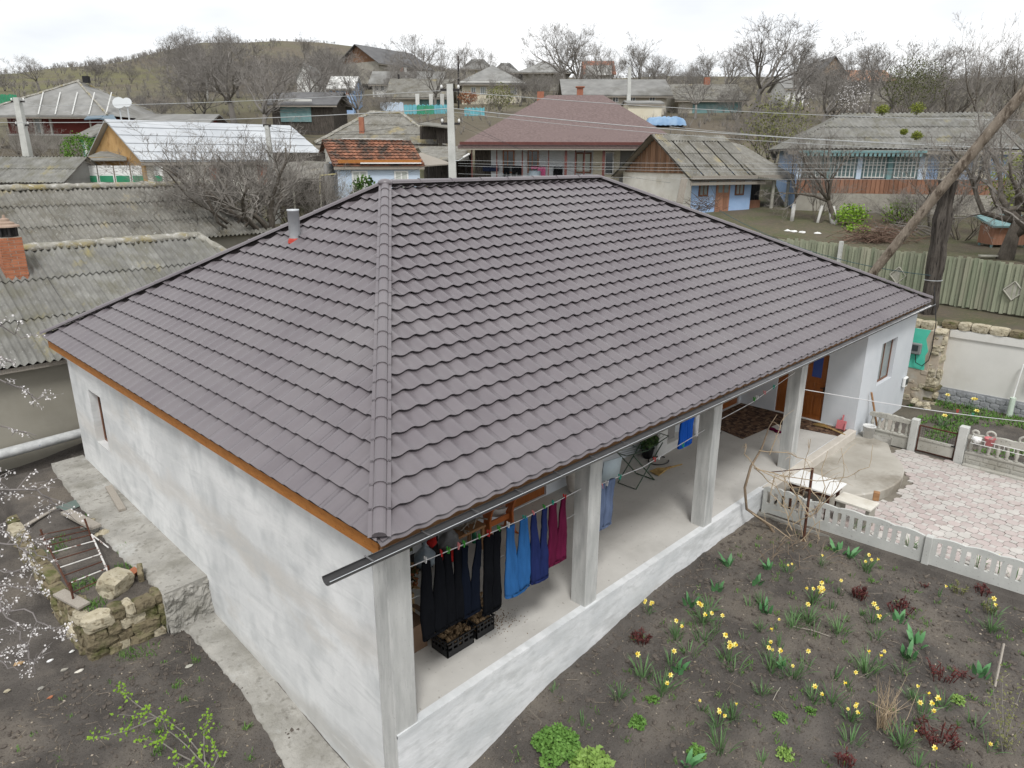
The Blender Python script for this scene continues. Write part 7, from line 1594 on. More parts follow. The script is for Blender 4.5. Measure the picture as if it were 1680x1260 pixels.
# courtyard table and plank
TW = thing('white_slab_table', 'low table with white slab top beside the slotted fence', 'table', (11.6, -.75, -.45)); obj('slab', MB().box((11.62, -.72, .34), (.84, 1.08, .05), -.02), M['white'], TW, world=True, bevel=.01)
obj('apron', MB().box((11.62, -.72, .26), (.70, .95, .10), -.02), M['rust'], TW, world=True)
for sx in (-.3, .3):
    for sy in (-.42, .42): obj('leg', MB().bb(11.62+sx-.03, 11.62+sx+.03, -.72+sy-.03, -.72+sy+.03, -.46, .21), M['rust'], TW, world=True)
BN = thing('plank_bench', 'beige plank bench beside the white slab table', 'bench', (11.75, -1.6, -.45)); obj('seat', MB().box((11.75, -1.62, .12), (.52, .80, .06), -.02), M['limewash'], BN, world=True, bevel=.01)
for sy in (-.32, .32): obj('leg', MB().box((11.75, -1.62+sy, -.18), (.42, .08, .54)), M['stonefar'], BN, world=True)
tag(obj('wood_block', MB().box((12.06, -1.92, .26), (.13, .13, .20), .3), M['beam'], bevel=.01), 'small brown wooden block standing on the plank bench', 'block')
# trough of tools on the balustrade
PTS = thing('white_wire_shelf', 'white wire shelf with pots hung on the balustrade', 'shelf', (17.25, -3.2, .35))
for z in (.28, .40): obj('rail', MB().tube([(17.32, -2.6, z+.06), (17.15, -2.6, z), (17.15, -3.9, z), (17.32, -3.9, z+.06)], .008, 5), M['white'], PTS, world=True)
for k in range(6): obj('rod', MB().tube([(17.15, -2.7-.22*k, .28), (17.15, -2.7-.22*k, .40)], .006, 4), M['white'], PTS, world=True)
tag(obj('red_pot', MB().lathe([(.09, 0), (.13, .2), (.14, .2), (.11, .18), (.08, .02)], 14, (17.24, -3.0, .30)), M['redplastic'], smooth=True), 'faded red pot on the white wire shelf', 'pot'); tag(obj('white_pot', MB().lathe([(.09, 0), (.11, .14), (.09, .13)], 14, (17.24, -2.72, .30)), M['white'], smooth=True), 'white cup-shaped pot on the white wire shelf', 'pot')
# ------------------------------------------------------------------ grape vine on rusty post
pb0 = Vector((10.45, -1.05, -.60)); pt0 = onp(1333, 768, 0, 10.62)
GP = thing('rusty_trellis_post', 'rusty iron trellis post with a bent arm at the garden corner', 'post', pb0); obj('shaft', MB().tube([pb0-Vector((0, 0, .2)), pt0], .032, 4), M['rust'], GP, world=True); obj('arm', MB().tube([pt0, onp(1262, 775, 0, 10.5)], .012, 5), M['rust'], GP, world=True)
M['cane'] = mat('vine_cane', (.38, .29, .19), (.50, .40, .28), 6, .9, .1); M['vinebark'] = mat('vine_bark', (.17, .125, .085), (.26, .20, .14), 10, .95, .5, 30)
GV = thing('grape_vine', 'leafless grape vine with tan canes around the trellis post', 'vine', (10.3, -.6, -.6)); rd = random.Random(21)
XP = 10.4
def vp(px, py, x=10.4):
    p = onp(px, py, 0, x); return onp(px, py, 1, .13) if p.y > .13 else p
main = [vp(px, py) for px, py in ((1290, 905), (1262, 862), (1225, 835), (1222, 800), (1232, 765), (1250, 735), (1262, 700), (1275, 680))]; obj('trunk', MB().tube(main, [.035, .035, .032, .03, .028, .02, .012, .006], 7), M['vinebark'], GV, world=True, smooth=True)
canes = [[(1238, 765), (1290, 792), (1330, 840), (1345, 885)], [(1238, 768), (1275, 800), (1300, 850), (1310, 900)], [(1240, 770), (1285, 780), (1340, 790), (1390, 782), (1425, 765), (1432, 730)], [(1245, 740), (1290, 742), (1320, 752), (1332, 770)], [(1225, 835), (1270, 865), (1330, 905), (1335, 920)], [(1300, 860), (1340, 840), (1375, 800), (1385, 770), (1380, 735)], [(1295, 850), (1310, 810), (1318, 770), (1330, 720)], [(1320, 845), (1345, 830), (1362, 790), (1375, 790)], [(1330, 850), (1310, 820), (1295, 790), (1296, 750)], [(1310, 890), (1330, 870), (1345, 855), (1338, 925)], [(1300, 870), (1285, 830), (1288, 800), (1284, 776)], [(1262, 745), (1278, 705), (1283, 690)], [(1340, 840), (1352, 800), (1348, 770), (1358, 740)], [(1270, 780), (1265, 810), (1285, 830), (1320, 838)], [(1300, 800), (1330, 800), (1345, 822), (1330, 850)], [(1240, 768), (1222, 745), (1224, 728)], [(1305, 900), (1290, 870), (1300, 840)], [(1330, 905), (1318, 880), (1310, 840), (1322, 800)]]
cm_ = MB()
for i, c_ in enumerate(canes):
    off = rd.uniform(-.35, .35); P_ = [vp(px, py, XP+off*k/len(c_)) for k, (px, py) in enumerate(c_)]; pts = []
    for k in range(len(P_)-1):
        for t_ in (0, .33, .66): pts.append(P_[k].lerp(P_[k+1], t_)+Vector((rd.gauss(0, .012), rd.gauss(0, .012), rd.gauss(0, .012))))
    pts.append(P_[-1]); n_ = len(pts); cm_.tube(pts, [.013-.009*k/n_ for k in range(n_)], 5, False)
    for k in range(5):
        b = pts[rd.randrange(2, n_)]; q = b+Vector((rd.gauss(0, .15), rd.gauss(0, .15), rd.gauss(.05, .15))); cm_.tube([b, b.lerp(q, .5)+Vector((0, 0, .03)), q], [.006, .004, .002], 4, False)
obj('canes', cm_, M['cane'], GV, world=True)
dm_ = MB()
for k in range(34): p = ong(1292+rd.gauss(0, 26), 908+rd.gauss(0, 16)); a = rd.uniform(0, 6.28); q = p+Vector((math.cos(a)*.4, math.sin(a)*.4, rd.uniform(.02, .4))); dm_.tube([p+Vector((0, 0, .02)), p.lerp(q, .5)+Vector((0, 0, .08)), q], [.006, .005, .002], 3, False)
stuff(obj('dry_stalks', dm_, M['vinebark'], GV, world=True))
# ------------------------------------------------------------------ flower bed
M['dleaf'] = mat('daffodil_leaf', (.065, .145, .05), (.135, .23, .09), 5, .6, 0, rnd=.15); M['tleaf'] = mat('tulip_leaf', (.07, .20, .075), (.12, .27, .11), 4, .55, 0, rnd=.12); M['petal'] = mat('yellow_petal', (.80, .69, .16), (.86, .77, .30), 20, .6, 0); M['trumpet'] = mat('trumpet_yellow', (.82, .62, .06), None, 5, .6, 0)
M['peony'] = mat('dark_red_shoot', (.06, .013, .013), (.12, .032, .026), 8, .7, 0, rnd=.15); M['lime'] = mat('pale_green_leaf', (.16, .27, .05), (.24, .36, .09), 5, .6, 0); M['herb'] = mat('herb_green', (.075, .17, .03), (.13, .25, .05), 7, .7, 0, rnd=.1)
def blade(m, p, d, Ln, w, bend, rd):
    d = d.normalized(); side = d.cross(Vector((0, 0, 1)))
    if side.length < .05: side = Vector((1, 0, 0))
    side.normalize(); side.rotate(Matrix.Rotation(rd.uniform(-.8, .8), 3, d)); pts = [p]; q = p; dd = d.copy()
    for k in range(3):
        dd = (dd+Vector((d.x*bend, d.y*bend, -bend*.45))).normalized() if k else dd; q = q+dd*(Ln/3); pts.append(q)
    o = len(m.v)
    for k, pt in enumerate(pts[:3]): ww = w*(.8, 1.0, .75)[k]; m.v += [tuple(pt-side*ww), tuple(pt+side*ww)]
    m.v.append(tuple(pts[3])); m.f += [(o, o+1, o+3, o+2), (o+2, o+3, o+5, o+4), (o+4, o+5, o+6)]
    return pts[3]
def clump_mesh(seed, n, Ln, w, spread, bend, m_, nm='leaves'):
    rd = random.Random(seed); m = MB()
    for k in range(n):
        a = rd.uniform(0, 6.28); r_ = rd.uniform(0, .07)*spread*2; t_ = rd.uniform(.1, .75)*spread
        blade(m, Vector((math.cos(a)*r_, math.sin(a)*r_, -.01)), Vector((math.cos(a)*t_, math.sin(a)*t_, 1)), Ln*rd.uniform(.6, 1.1), w, bend*rd.uniform(.3, 1.3), rd)
    me = m.mesh(nm); me.materials.append(M[m_]); return me
leafm = [clump_mesh(50+k, 11+6*k, .32+.02*k, .0075, .95, .5, 'dleaf') for k in range(6)]; leaft = [clump_mesh(70+k, 9, .26, .010, .6, .3, 'dleaf') for k in range(3)]; tul = [clump_mesh(80+k, 7, .30, .042, .9, .45, 'tleaf') for k in range(3)]
def flower_mesh():
    m = MB(); st = [Vector((0, 0, 0)), Vector((.0, 0, .2)), Vector((.02, 0, .36)), Vector((.05, -.0, .40))]; m.tube(st, .005, 4, False); c = Vector((.06, 0, .405)); ax = Vector((.85, 0, .5)).normalized(); t1 = Vector((0, 1, 0)); t2 = ax.cross(t1)
    for k in range(6):
        a = 2*PI*k/6; r1 = t1*math.cos(a)+t2*math.sin(a); s1 = t1*-math.sin(a)+t2*math.cos(a); m.add([c, c+r1*.028+s1*.018+ax*.004, c+r1*.055+ax*-.004, c+r1*.028-s1*.018+ax*.004], [(0, 1, 2, 3)])
    n0 = len(m.f); rings = [[c+ax*h+(t1*math.cos(2*PI*k/8)+t2*math.sin(2*PI*k/8))*r_ for k in range(8)] for h, r_ in ((0, .012), (.03, .016), (.042, .022))]; m.tube_rings(rings, False)
    me = m.mesh('flower'); me.materials.append(M['petal']); me.materials.append(M['trumpet']); me.materials.append(M['dleaf'])
    for i, p in enumerate(me.polygons): p.material_index = 2 if i < 12 else (1 if i >= n0 else 0)
    return me
flm = flower_mesh(); rd = random.Random(101); NUM = ['no open blooms', 'one yellow bloom', 'two yellow blooms', 'three yellow blooms', 'four yellow blooms', 'five yellow blooms', 'six yellow blooms', 'seven yellow blooms', 'eight yellow blooms']
def where(px, py):
    if py < 960 and px > 1380: return 'close to the slotted fence'
    if px < 1130: return 'near the porch plinth'
    if px > 1560: return 'at the right side of the flower bed'
    if py > 1190: return 'at the lower edge of the flower bed'
    if py < 1000: return 'by the grape vine'
    return 'in the middle of the flower bed'
def daff(px, py, nf, sc=1.0, thin=False):
    p = ong(px, py); o = thing('daffodil_clump', dord[(px, py, nf)]+'daffodil clump with %s %s' % (NUM[nf], where(px, py)), 'daffodil', p, rd.uniform(0, 6.28), 'daffodils in the flower bed'); o.scale = (sc*1.0,)*3
    link(bpy.data.objects.new('leaves', rd.choice(leaft if thin else leafm)), o)
    for k in range(nf):
        f = bpy.data.objects.new('flower', flm); link(f, o); a = rd.uniform(0, 6.28); r_ = rd.uniform(.0, .06); f.location = (math.cos(a)*r_, math.sin(a)*r_, 0)
        # blooms nod roughly towards the open garden side
        f.rotation_euler = (rd.gauss(0, .22), rd.gauss(0, .22), math.radians(225)-o.rotation_euler.z+rd.gauss(0, .7)); q = rd.uniform(.85, 1.15); f.scale = (q*.82, q*.82, q*.9)
D = [(1420, 937, 4), (1333, 990, 8), (1291, 940, 2), (1346, 928, 1), (1376, 975, 1), (1273, 1032, 1), (1300, 1030, 0), (1325, 1022, 1), (1432, 1022, 2), (1438, 1048, 1), (1258, 1064, 1), (1278, 1060, 1), (1264, 1098, 2), (1285, 1112, 0), (1318, 1102, 1), (1413, 1010, 0), (1445, 1092, 1), (1420, 1104, 2), (1368, 1112, 0), (1390, 1126, 1), (1302, 1112, 1), (1333, 1150, 2), (1364, 1152, 1), (1396, 1182, 5), (1480, 1225, 1), (1497, 1148, 1), (1513, 1176, 5), (1548, 1160, 0), (1505, 1258, 1), (1622, 1232, 1), (1540, 978, 1), (1632, 1012, 3), (1625, 1035, 0), (1600, 1195, 0), (1480, 1105, 0), (1490, 1085, 0),
     (1064, 1005, 6), (1108, 1048, 2), (1100, 1095, 1), (1130, 1072, 0), (1152, 1022, 3), (1163, 1003, 0), (1172, 1035, 2), (1195, 1085, 5), (1220, 1050, 0), (1231, 996, 0), (1055, 1112, 1), (1087, 1135, 2), (1015, 1146, 0), (1150, 1165, 1), (1176, 1192, 3), (1202, 1180, 1), (956, 1188, 0), (1182, 1230, 0), (910, 1134, 0), (1250, 995, 0), (1248, 1035, 0), (1205, 1100, 0), (1335, 1040, 0), (1305, 1015, 0), (1375, 1040, 0), (1250, 1140, 0), (1365, 1000, 0), (1395, 1220, 0), (1250, 1250, 0), (1155, 1050, 0), (1260, 1080, 1)]
ORD = ['leftmost', 'second-from-left', 'third-from-left', 'fourth-from-left', 'fifth-from-left', 'sixth-from-left', 'seventh-from-left', 'eighth-from-left', 'ninth-from-left', 'tenth-from-left', 'eleventh-from-left', 'twelfth-from-left', 'thirteenth-from-left', 'fourteenth-from-left', 'fifteenth-from-left', 'sixteenth-from-left', 'seventeenth-from-left', 'eighteenth-from-left', 'nineteenth-from-left']
def ordinal(items, key):
    grp = {}
    for it in items: grp.setdefault(key(it), []).append(it)
    return {it: (ORD[sorted(g).index(it)]+' ' if len(g) > 1 else '') for g in grp.values() for it in g}
dord = ordinal(D, lambda t: (t[2], where(t[0], t[1])))
for px, py, nf in D: daff(px, py, nf, rd.uniform(.65, 1.15), thin=(nf <= 1 and rd.random() < .35))
TU = ((1196, 928), (1132, 992), (1112, 1100), (1126, 1256), (1502, 1056), (1490, 1078), (1262, 934), (1176, 968), (1608, 1108), (1392, 915), (1374, 905), (1256, 1005), (1285, 1095), (1240, 958), (1475, 1020)); tord = ordinal(TU, lambda t: where(*t))
for i, (px, py) in enumerate(TU):
    p = ong(px, py); o = thing('tulip_plant', tord[(px, py)]+'broad leaved green tulip plant '+where(px, py), 'tulip', p, i*1.1, 'tulip plants in the flower bed'); s_ = 1.0 if i in (3, 4, 5) else rd.uniform(.8, 1.05); o.scale = (s_,)*3; link(bpy.data.objects.new('leaves', tul[i % 3]), o)
pm = MB(); rd2 = random.Random(5)
def peony(px, py, n, r_, h, label, mm='peony'):
    p = ong(px, py); m = MB(); r_ *= .8; h *= .8; n = int(n*.8)
    for k in range(n):
        a = rd2.uniform(0, 6.28); q = Vector((math.cos(a), math.sin(a), 0))*r_*rd2.random()**.5; t_ = q+Vector((q.x*.4, q.y*.4, h*rd2.uniform(.6, 1.1))); m.tube([q, t_], [.008, .005], 4, False)
        for j in range(5): blade(m, q.lerp(t_, rd2.uniform(.5, 1)), Vector((rd2.gauss(0, 1), rd2.gauss(0, 1), .8)), .075, .010, .3, rd2)
    o = thing('peony_shoots', label, 'peony', p, 0, 'peonies in the flower bed'); obj('shoots', m, M[mm], o)
for px, py, n, r_, h, lb in ((1410, 980, 34, .16, .24, 'dense tuft of dark red peony shoots below the fence'), (1478, 1003, 30, .24, .18, 'wide tuft of dark red peony shoots right of the dense one'), (1052, 1052, 30, .17, .20, 'dark red peony tuft near the plinth'), (1545, 1112, 20, .26, .26, 'loose dark red peony at mid right'), (1540, 1215, 40, .30, .24, 'spreading reddish peony at lower right'), (1386, 1252, 14, .14, .26, 'dark red shoots at the bottom edge'), (1516, 962, 5, .08, .08, 'tiny red shoots below the fence'), (1585, 1112, 6, .10, .12, 'few red shoots right of the loose peony'), (1612, 975, 16, .14, .2, 'reddish sprouting shrub below the fence at right')): peony(px, py, n, r_, h, lb)
peony(1572, 972, 14, .14, .2, 'bronze green sprouting shrub below the fence', 'budleaf'); peony(1622, 1002, 12, .14, .22, 'green and bronze sprouts at the right of the bed', 'budleaf')
def herb(px, py, r_, h, n, mm, label, size=.05, seed=0):
    p = ong(px, py); rd3 = random.Random(seed); m = MB()
    for k in range(n):
        a = rd3.uniform(0, 6.28); q = Vector((math.cos(a), math.sin(a), 0))*r_*rd3.random()**.6; q *= 1+.35*fbm(a*1.3, seed, 2); z = h*max(.12, 1-(q.length/r_)**2*.7)*rd3.uniform(.15, 1.05)*(1+.75*fbm(q.x*9, q.y*9, seed)); c = q+Vector((0, 0, max(.01, z))); v = Vector((rd3.gauss(0, 1), rd3.gauss(0, 1), rd3.gauss(.5, .5))).normalized()*size; b = v.orthogonal().normalized()*size*.45
        m.add([c-v*.4, c+b, c+v, c-b], [(0, 1, 2, 3)])
    o = thing('green_herb', label, 'plant', p); obj('leaves', m, M[mm], o)
    st = MB()
    for k in range(14): a = 6.28*k/14; st.tube([(0, 0, 0), (math.cos(a)*r_*.6, math.sin(a)*r_*.6, h*.6)], .006, 3, False)
    obj('stems', st, M['herb'], o)
herb(915, 1228, .38, .26, 2200, 'herb', 'large bushy green herb at the bottom of the bed', .045, 1); herb(972, 1262, .32, .24, 800, 'lime', 'pale green rosette plant beside the bushy herb', .07, 2); herb(1046, 1188, .13, .12, 260, 'herb', 'small round green herb right of the bushy one', .035, 3); herb(1143, 1238, .14, .12, 260, 'herb', 'small round green herb at the lower middle', .035, 4); herb(1288, 1240, .13, .10, 120, 'lime', 'small pale green seedling at the lower edge', .04, 5); herb(1072, 1150, .10, .09, 120, 'herb', 'tiny green herb below the plinth daffodils', .03, 6); herb(1572, 1150, .12, .08, 90, 'lime', 'low pale seedling at right', .04, 7); herb(1280, 1178, .12, .08, 90, 'herb', 'low green seedling in the middle', .035, 8); herb(1330, 1168, .10, .08, 70, 'herb', 'tiny seedling beside the middle daffodils', .03, 9)
# dry reeds, currant shrub, stakes
m = MB(); p = ong(1450, 1195); r4 = random.Random(9)
for k in range(42): a = r4.uniform(0, 6.28); q = p+Vector((r4.gauss(0, .06), r4.gauss(0, .06), 0)); m.tube([q, q+Vector((r4.gauss(0, .05), r4.gauss(0, .05), .3)), q+Vector((r4.gauss(0, .16), r4.gauss(0, .16), r4.uniform(.4, .85)))], [.006, .005, .002], 3, False)
tag(obj('dry_reed_tuft', m, M['cane']), 'tall tuft of dry reddish stalks in the bed', 'plant')
def twigshrub(name, label, base, paths, leafm_, leafn, leafsize, r_=.012):
    T_ = thing(name, label, 'shrub', base); m = MB(); l = MB(); r5 = random.Random(len(label))
    for P_ in paths:
        P_ = [Vector(q) for q in P_]; pts = []
        for k in range(len(P_)-1):
            for t_ in (0, .5): pts.append(P_[k].lerp(P_[k+1], t_)+Vector((r5.gauss(0, .01), r5.gauss(0, .01), r5.gauss(0, .01))))
        pts.append(P_[-1]); n_ = len(pts); m.tube(pts, [r_*(1-.8*k/n_) for k in range(n_)], 5, False)
        for k in range(leafn):
            c = pts[r5.randrange(1, n_)]+Vector((r5.gauss(0, .05), r5.gauss(0, .05), r5.gauss(.02, .05))); v = Vector((r5.gauss(0, 1), r5.gauss(0, 1), r5.gauss(.3, .6))).normalized()*leafsize*r5.uniform(.6, 1.2); b = v.orthogonal().normalized()*leafsize*.4; l.add([c-v*.3, c+b, c+v*.8, c-b], [(0, 1, 2, 3)])
    obj('stems', m, M['twig'], T_, world=True); obj('leaves', l, leafm_, T_, world=True)
b0 = ong(1645, 1235); twigshrub('budding_currant', 'tall yellowish budding currant shrub at the right edge', b0, [[b0, b0+Vector((a*.12, b*.12, .4)), b0+Vector((a*.3, b*.3, .9+c*.2))] for a, b, c in ((1, 0, 0), (-1, .3, 1), (0, 1, .5), (-.6, -1, .2), (.7, .8, 1), (.5, -.9, .6), (-1.4, .6, .3))], M['budleaf'], 40, .035)
b0 = Vector((-1.05, .95, -1.55)); U = lambda px, py, z: onp(px, py, 2, z)
twigshrub('sprouting_elder', 'leafy bright green sprouting shrub at the bottom left', b0, [[U(360, 1275, -1.4), U(300, 1200, -1.0), U(262, 1178, -.8), U(195, 1172, -.8)], [U(262, 1178, -.8), U(205, 1200, -.7), U(150, 1212, -.75)], [U(262, 1178, -.8), U(215, 1150, -.6), U(195, 1130, -.6)], [U(340, 1270, -1.3), U(335, 1200, -1.0), U(345, 1172, -.9)], [U(320, 1250, -1.2), U(265, 1220, -.9), U(230, 1212, -.8)], [U(330, 1270, -1.3), U(290, 1250, -1.1), U(300, 1290, -1.2)], [U(340, 1262, -1.3), U(310, 1225, -1.0), U(275, 1195, -.9), U(265, 1170, -.8)], [U(330, 1290, -1.3), U(360, 1240, -1.1), U(345, 1215, -1.0)]], M['springleaf'], 46, .055, .012)
for i, (a, b, lb) in enumerate((((1640, 1085), (1632, 1128), 'slanting grey stake at the right of the bed'), ((1300, 1030), (1362, 1045), 'curved dry twig lying among the daffodils'), ((1280, 1130), (1268, 1150), 'pale dry twig lying in the middle of the bed'))):
    p, q = ong(*a), ong(*b); tag(obj('dry_stick', MB().tube([p+Vector((0, 0, .35 if i == 0 else .03)), p.lerp(q, .5)+Vector((0, 0, .2 if i == 0 else .05)), q+Vector((0, 0, .01))], [.02 if i == 0 else .008]*3, 5), M['oldwood']), lb, 'stick')
# litter, pebbles, weeds: nobody could count them
lt_ = MB(); r6 = random.Random(33)
for k in range(1900):
    if k < 1350: x, y = r6.uniform(1.5, 10.9), -r6.random()**1.2*6.5+.2
    else: x, y = r6.uniform(-4, -.5), r6.uniform(.5, 6.3)
    p = Vector((x, y, ground(x, y)+.006))
    if k % 5 > 1: lt_.blob(p, (r6.uniform(.004, .016), r6.uniform(.004, .016), .006), k, 5, 3, .3)
    else: a = r6.uniform(0, 6.28); lt_.tube([p, p+Vector((math.cos(a), math.sin(a), .04))*r6.uniform(.04, .22)], [.004, .002], 3, False)
for k in range(900):
    x, y = (r6.uniform(1.2, 10.9), -r6.random()*6.5+.2) if k < 620 else (r6.uniform(-4, -.4), r6.uniform(.2, 6.2)); z = ground(x, y); a = r6.uniform(0, 6.28)
    if k % 4 == 0:
        p = Vector((x, y, z)); lt_.tube([p, p+Vector((r6.gauss(0, .05), r6.gauss(0, .05), r6.uniform(.05, .16))), p+Vector((r6.gauss(0, .14), r6.gauss(0, .14), r6.uniform(.04, .25)))], [.0035, .003, .0015], 3, False)
    else:
        c, s_ = math.cos(a)*r6.uniform(.012, .03), math.sin(a)*r6.uniform(.012, .03); lt_.add([(x-c, y-s_, z+.008), (x+s_*.5, y-c*.5, z+.02), (x+c, y+s_, z+.012), (x-s_*.5, y+c*.5, z+.004)], [(0, 1, 2, 3)])
ol = stuff(obj('garden_litter', lt_, mat('litter', (.17, .13, .085), (.42, .37, .30), 14, .9, 0, lo=.4, hi=.65))); ol['label'] = 'scattered pebbles, straw and twigs on the bare soil'; ol['category'] = 'litter'
cl_ = MB()
for k in range(8500):
    if k < 6000: x, y = r6.uniform(.5, 10.9), -r6.random()**1.1*7+.2
    else: x, y = r6.uniform(-4.2, .1), r6.uniform(-1, 6.5)
    s_ = r6.choice((.008, .012, .012, .018, .018, .026, .04)); cl_.blob((x, y, ground(x, y)+s_*.15), (s_*r6.uniform(.8, 1.4), s_*r6.uniform(.8, 1.4), s_*.6), k, 6, 4, .3)
oc = stuff(obj('soil_clods', cl_, mat('clod', (.075, .063, .054), (.135, .116, .098), 6, .95, .4))); oc['label'] = 'dark clods of dug earth'; oc['category'] = 'soil'
gw = MB()
def tuft(c, n, r_, Ln, w=.006):
    for k in range(n):
        a = r6.uniform(0, 6.28); q = Vector(c)+Vector((math.cos(a), math.sin(a), 0))*r_*r6.random()**.6; q.z = ground(q.x, q.y)-.005; blade(gw, q, Vector((r6.gauss(0, .35), r6.gauss(0, .35), 1)), Ln*r6.uniform(.5, 1.2), w, .3, r6)
for px, py, n, r_ in ((205, 905, 90, .16), (200, 935, 120, .2), (135, 960, 200, .28), (155, 990, 140, .2), (215, 1075, 60, .2), (320, 1085, 30, .1), (290, 1125, 30, .1), (260, 1200, 25, .08), (205, 1075, 50, .2), (245, 1070, 60, .2), (300, 1150, 20, .06), (410, 1245, 30, .1), (405, 1195, 30, .08), (150, 848, 60, .12), (95, 905, 60, .2), (185, 975, 60, .12), (100, 890, 60, .2), (260, 1235, 40, .1)):
    p = onp(px, py, 2, -.25 if py < 1000 else -1.1) if py < 1000 else ong(px, py); tuft(p, n, r_, .10)
for k in range(260): x, y = r6.uniform(1.5, 10.8), -r6.random()*6.5; tuft((x, y, 0), r6.randrange(4, 16), .07, .09, .006)
for k in range(60): x, y = r6.uniform(-3.8, -.5), r6.uniform(.3, 6.2); tuft((x, y, 0), r6.randrange(4, 14), .07, .07, .006)
og = stuff(obj('weed_grass', gw, M['herb'])); og['label'] = 'small tufts of fresh grass and weeds on the soil'; og['category'] = 'grass'
gw = MB()
for k in range(15000):
    x, y = r6.uniform(17.6, 22.6), r6.uniform(-8, .1)
    if fbm(x*.55, y*.55, 5)+.12*(x-19.6)-.18*(y+2)*.5 < .02: continue
    blade(gw, Vector((x, y, ground(x, y)-.01)), Vector((r6.gauss(0, .4), r6.gauss(0, .4), 1)), r6.uniform(.05, .15), .013, .4, r6)
ogl = stuff(obj('lawn_grass', gw, mat('lawn_blade', (.07, .16, .025), (.12, .24, .045), 6, .7, 0))); ogl['label'] = 'patchy bright green grass behind the balustrade'; ogl['category'] = 'grass'
for i, (px, py, nf) in enumerate(((1550, 665, 1), (1592, 672, 2), (1602, 665, 1), (1545, 700, 1), (1597, 692, 1))):
    p = onp(px, py, 2, -.35); o = thing('daffodil_clump', ('leftmost', 'dark leaved double', 'rightmost', 'gateside', 'line-side')[i]+' pale daffodil on the little lawn behind the balustrade', 'daffodil', p, i, 'daffodils on the lawn'); link(bpy.data.objects.new('leaves', leafm[i % 4]), o)
    for k in range(nf): f = bpy.data.objects.new('flower', flm); link(f, o); f.rotation_euler = (0, 0, 3.6-i+.6*k); f.scale = (1.6, 1.6, 1)
# daffodils in front of the slotted fence on the courtyard side
for i, (y, nf) in enumerate(((-1.75, 1), (-2.9, 0), (-3.15, 0), (-4.15, 1), (-4.5, 2), (-4.8, 1))):
    o = thing('daffodil_clump', 'daffodil clump showing through slot group %s of the slotted fence' % ('one', 'two', 'three', 'four', 'five', 'six')[i], 'daffodil', (11.3+(.22-y)*.06, y, -.44), i, 'daffodils behind the slotted fence'); link(bpy.data.objects.new('leaves', leafm[i % 4]), o)
    for k in range(nf): f = bpy.data.objects.new('flower', flm); link(f, o); f.rotation_euler = (0, 0, 3+k)
# potsherds and scraps on the lower left soil
for i, (px, py, lb, mm, r_) in enumerate(((30, 1090, 'tan tile fragment', 'cardboard2', .10), (82, 1085, 'pale paper scrap', 'white', .06), (105, 1100, 'grey rag scrap', 'stonefar', .07), (130, 1102, 'beige rag scrap', 'limewash', .07), (67, 1130, 'grey stone', 'sidewalk', .06), (12, 1135, 'buff stone', 'limestone', .06), (83, 1145, 'orange brick chip', 'brick', .05), (90, 1005, 'dull pebble', 'fieldstone', .05), (310, 1094, 'pale stick', 'greywood', .07), (118, 1070, 'white shard', 'white', .05))):
    p = ong(px, py); tag(obj('scrap', MB().blob(p+Vector((0, 0, .015)), (r_, r_*.6, .02), 600+i, 6, 4, .25), M[mm]), lb+' lying on the lower left soil', 'scrap')
# ------------------------------------------------------------------ blossoming plum at the left edge
BP = thing('blossoming_plum', 'plum tree with white blossom reaching in from the left edge', 'tree', V(-6.7, 7.2, ground(*V(-6.7, 7.2, 0).xy))); r7 = random.Random(17)
bpz = Vector(BP.location); tm_, bm_, wm_ = MB(), MB(), MB()
tm_.tube([bpz-Vector((0, 0, .3)), bpz+Vector((.05, 0, 1.2)), bpz+Vector((0, .1, 2.6)), bpz+Vector((.1, 0, 4.2)), bpz+Vector((0, -.1, 6.6))], [.13, .11, .09, .07, .02], 8)
def blossom(c, r_=.016):
    v = Vector((r7.gauss(0, 1), r7.gauss(0, 1), r7.gauss(.4, .8))).normalized(); a = v.orthogonal().normalized(); b = v.cross(a)
    for k in range(5):
        t_ = 2*PI*k/5; p = c+(a*math.cos(t_)+b*math.sin(t_))*r_+v*.004; q = c+(a*math.cos(t_+.55)+b*math.sin(t_+.55))*r_*.7; q2 = c+(a*math.cos(t_-.55)+b*math.sin(t_-.55))*r_*.7; bm_.add([c, q2, p, q], [(0, 1, 2, 3)])
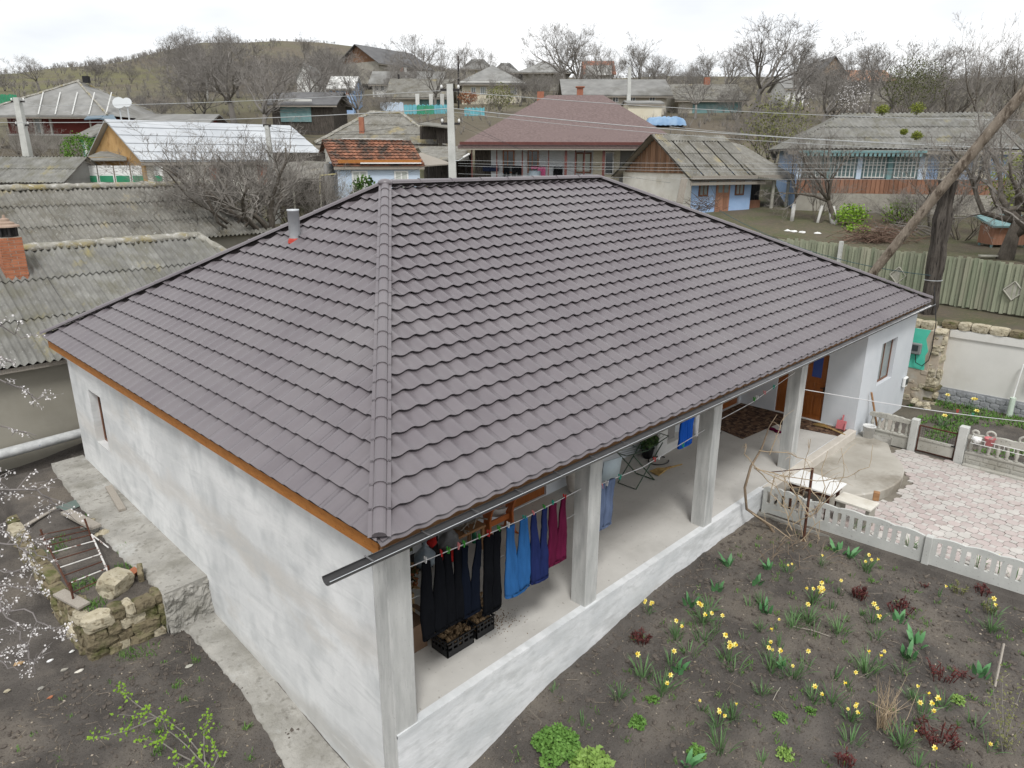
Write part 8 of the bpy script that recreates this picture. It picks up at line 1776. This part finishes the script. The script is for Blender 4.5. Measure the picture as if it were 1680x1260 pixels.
def pbranch(path, d, rad, dens, twl=.5):
    P_ = [at(px, py, d+dd_) for px, py, dd_ in path]; P_ = [bpz+Vector((0, 0, max(.8, P_[0].z-bpz.z-.4)))]+P_; pts = []
    for k in range(len(P_)-1):
        for t_ in (0, .25, .5, .75): pts.append(P_[k].lerp(P_[k+1], t_)+Vector((r7.gauss(0, .015), r7.gauss(0, .015), r7.gauss(0, .015))))
    pts.append(P_[-1]); n_ = len(pts); wm_.tube(pts, [rad*(1-.85*k/n_)+.002 for k in range(n_)], 5, False)
    for k in range(dens):
        b = pts[r7.randrange(n_//3, n_)]; v = Vector((r7.gauss(0, 1), r7.gauss(0, 1), r7.gauss(.2, .8))).normalized()*r7.uniform(.15, twl); q = b+v; wm_.tube([b, b.lerp(q, .5)+Vector((0, 0, .02)), q], [.005, .004, .002], 3, False)
        for j in range(r7.randrange(3, 7)):
            c = b.lerp(q, r7.uniform(.3, 1))
            for z in range(r7.randrange(1, 4)): blossom(c+Vector((r7.gauss(0, .018), r7.gauss(0, .018), r7.gauss(0, .018))), r7.uniform(.009, .014))
pbranch([(-60, 540, 0), (0, 530, 0), (35, 555, .1)], 7.2, .012, 9, .25); pbranch([(-60, 600, 0), (0, 585, 0), (25, 600, 0)], 7.2, .012, 8, .22); pbranch([(-70, 660, 0), (0, 625, 0), (40, 640, .1), (62, 655, .2)], 7.0, .012, 9, .22); pbranch([(-60, 700, 0), (0, 700, 0), (60, 715, .1)], 7.1, .010, 6, .2)
pbranch([(-70, 790, 0), (0, 800, 0), (60, 800, .1), (100, 835, .2)], 6.8, .016, 26, .34); pbranch([(-60, 880, 0), (0, 870, 0), (40, 900, 0)], 6.8, .014, 24, .32); pbranch([(-60, 870, 0), (0, 888, 0), (45, 902, 0), (80, 920, .1)], 6.6, .012, 5, .25)
pbranch([(-60, 950, 0), (0, 990, 0), (30, 1030, 0), (45, 1070, 0), (58, 1105, 0)], 6.6, .013, 22, .28); pbranch([(-40, 960, 0), (30, 960, 0), (70, 975, 0)], 6.6, .010, 12, .26); pbranch([(-50, 1060, 0), (0, 1085, 0), (30, 1100, 0)], 6.4, .010, 8, .2); pbranch([(-40, 1000, 0), (40, 1005, 0), (90, 1030, 0), (105, 1045, 0)], 6.6, .010, 14, .22); pbranch([(-60, 920, 0), (10, 940, 0), (50, 935, 0)], 6.7, .010, 12, .25)
obj('trunk', tm_, M['bark'], BP, world=True, smooth=True); obj('branches', wm_, mat('plum_twig', (.16, .145, .14), (.24, .22, .21), 8, .9, 0), BP, world=True); stuff(obj('blossoms', bm_, M['blossom'], BP, world=True))
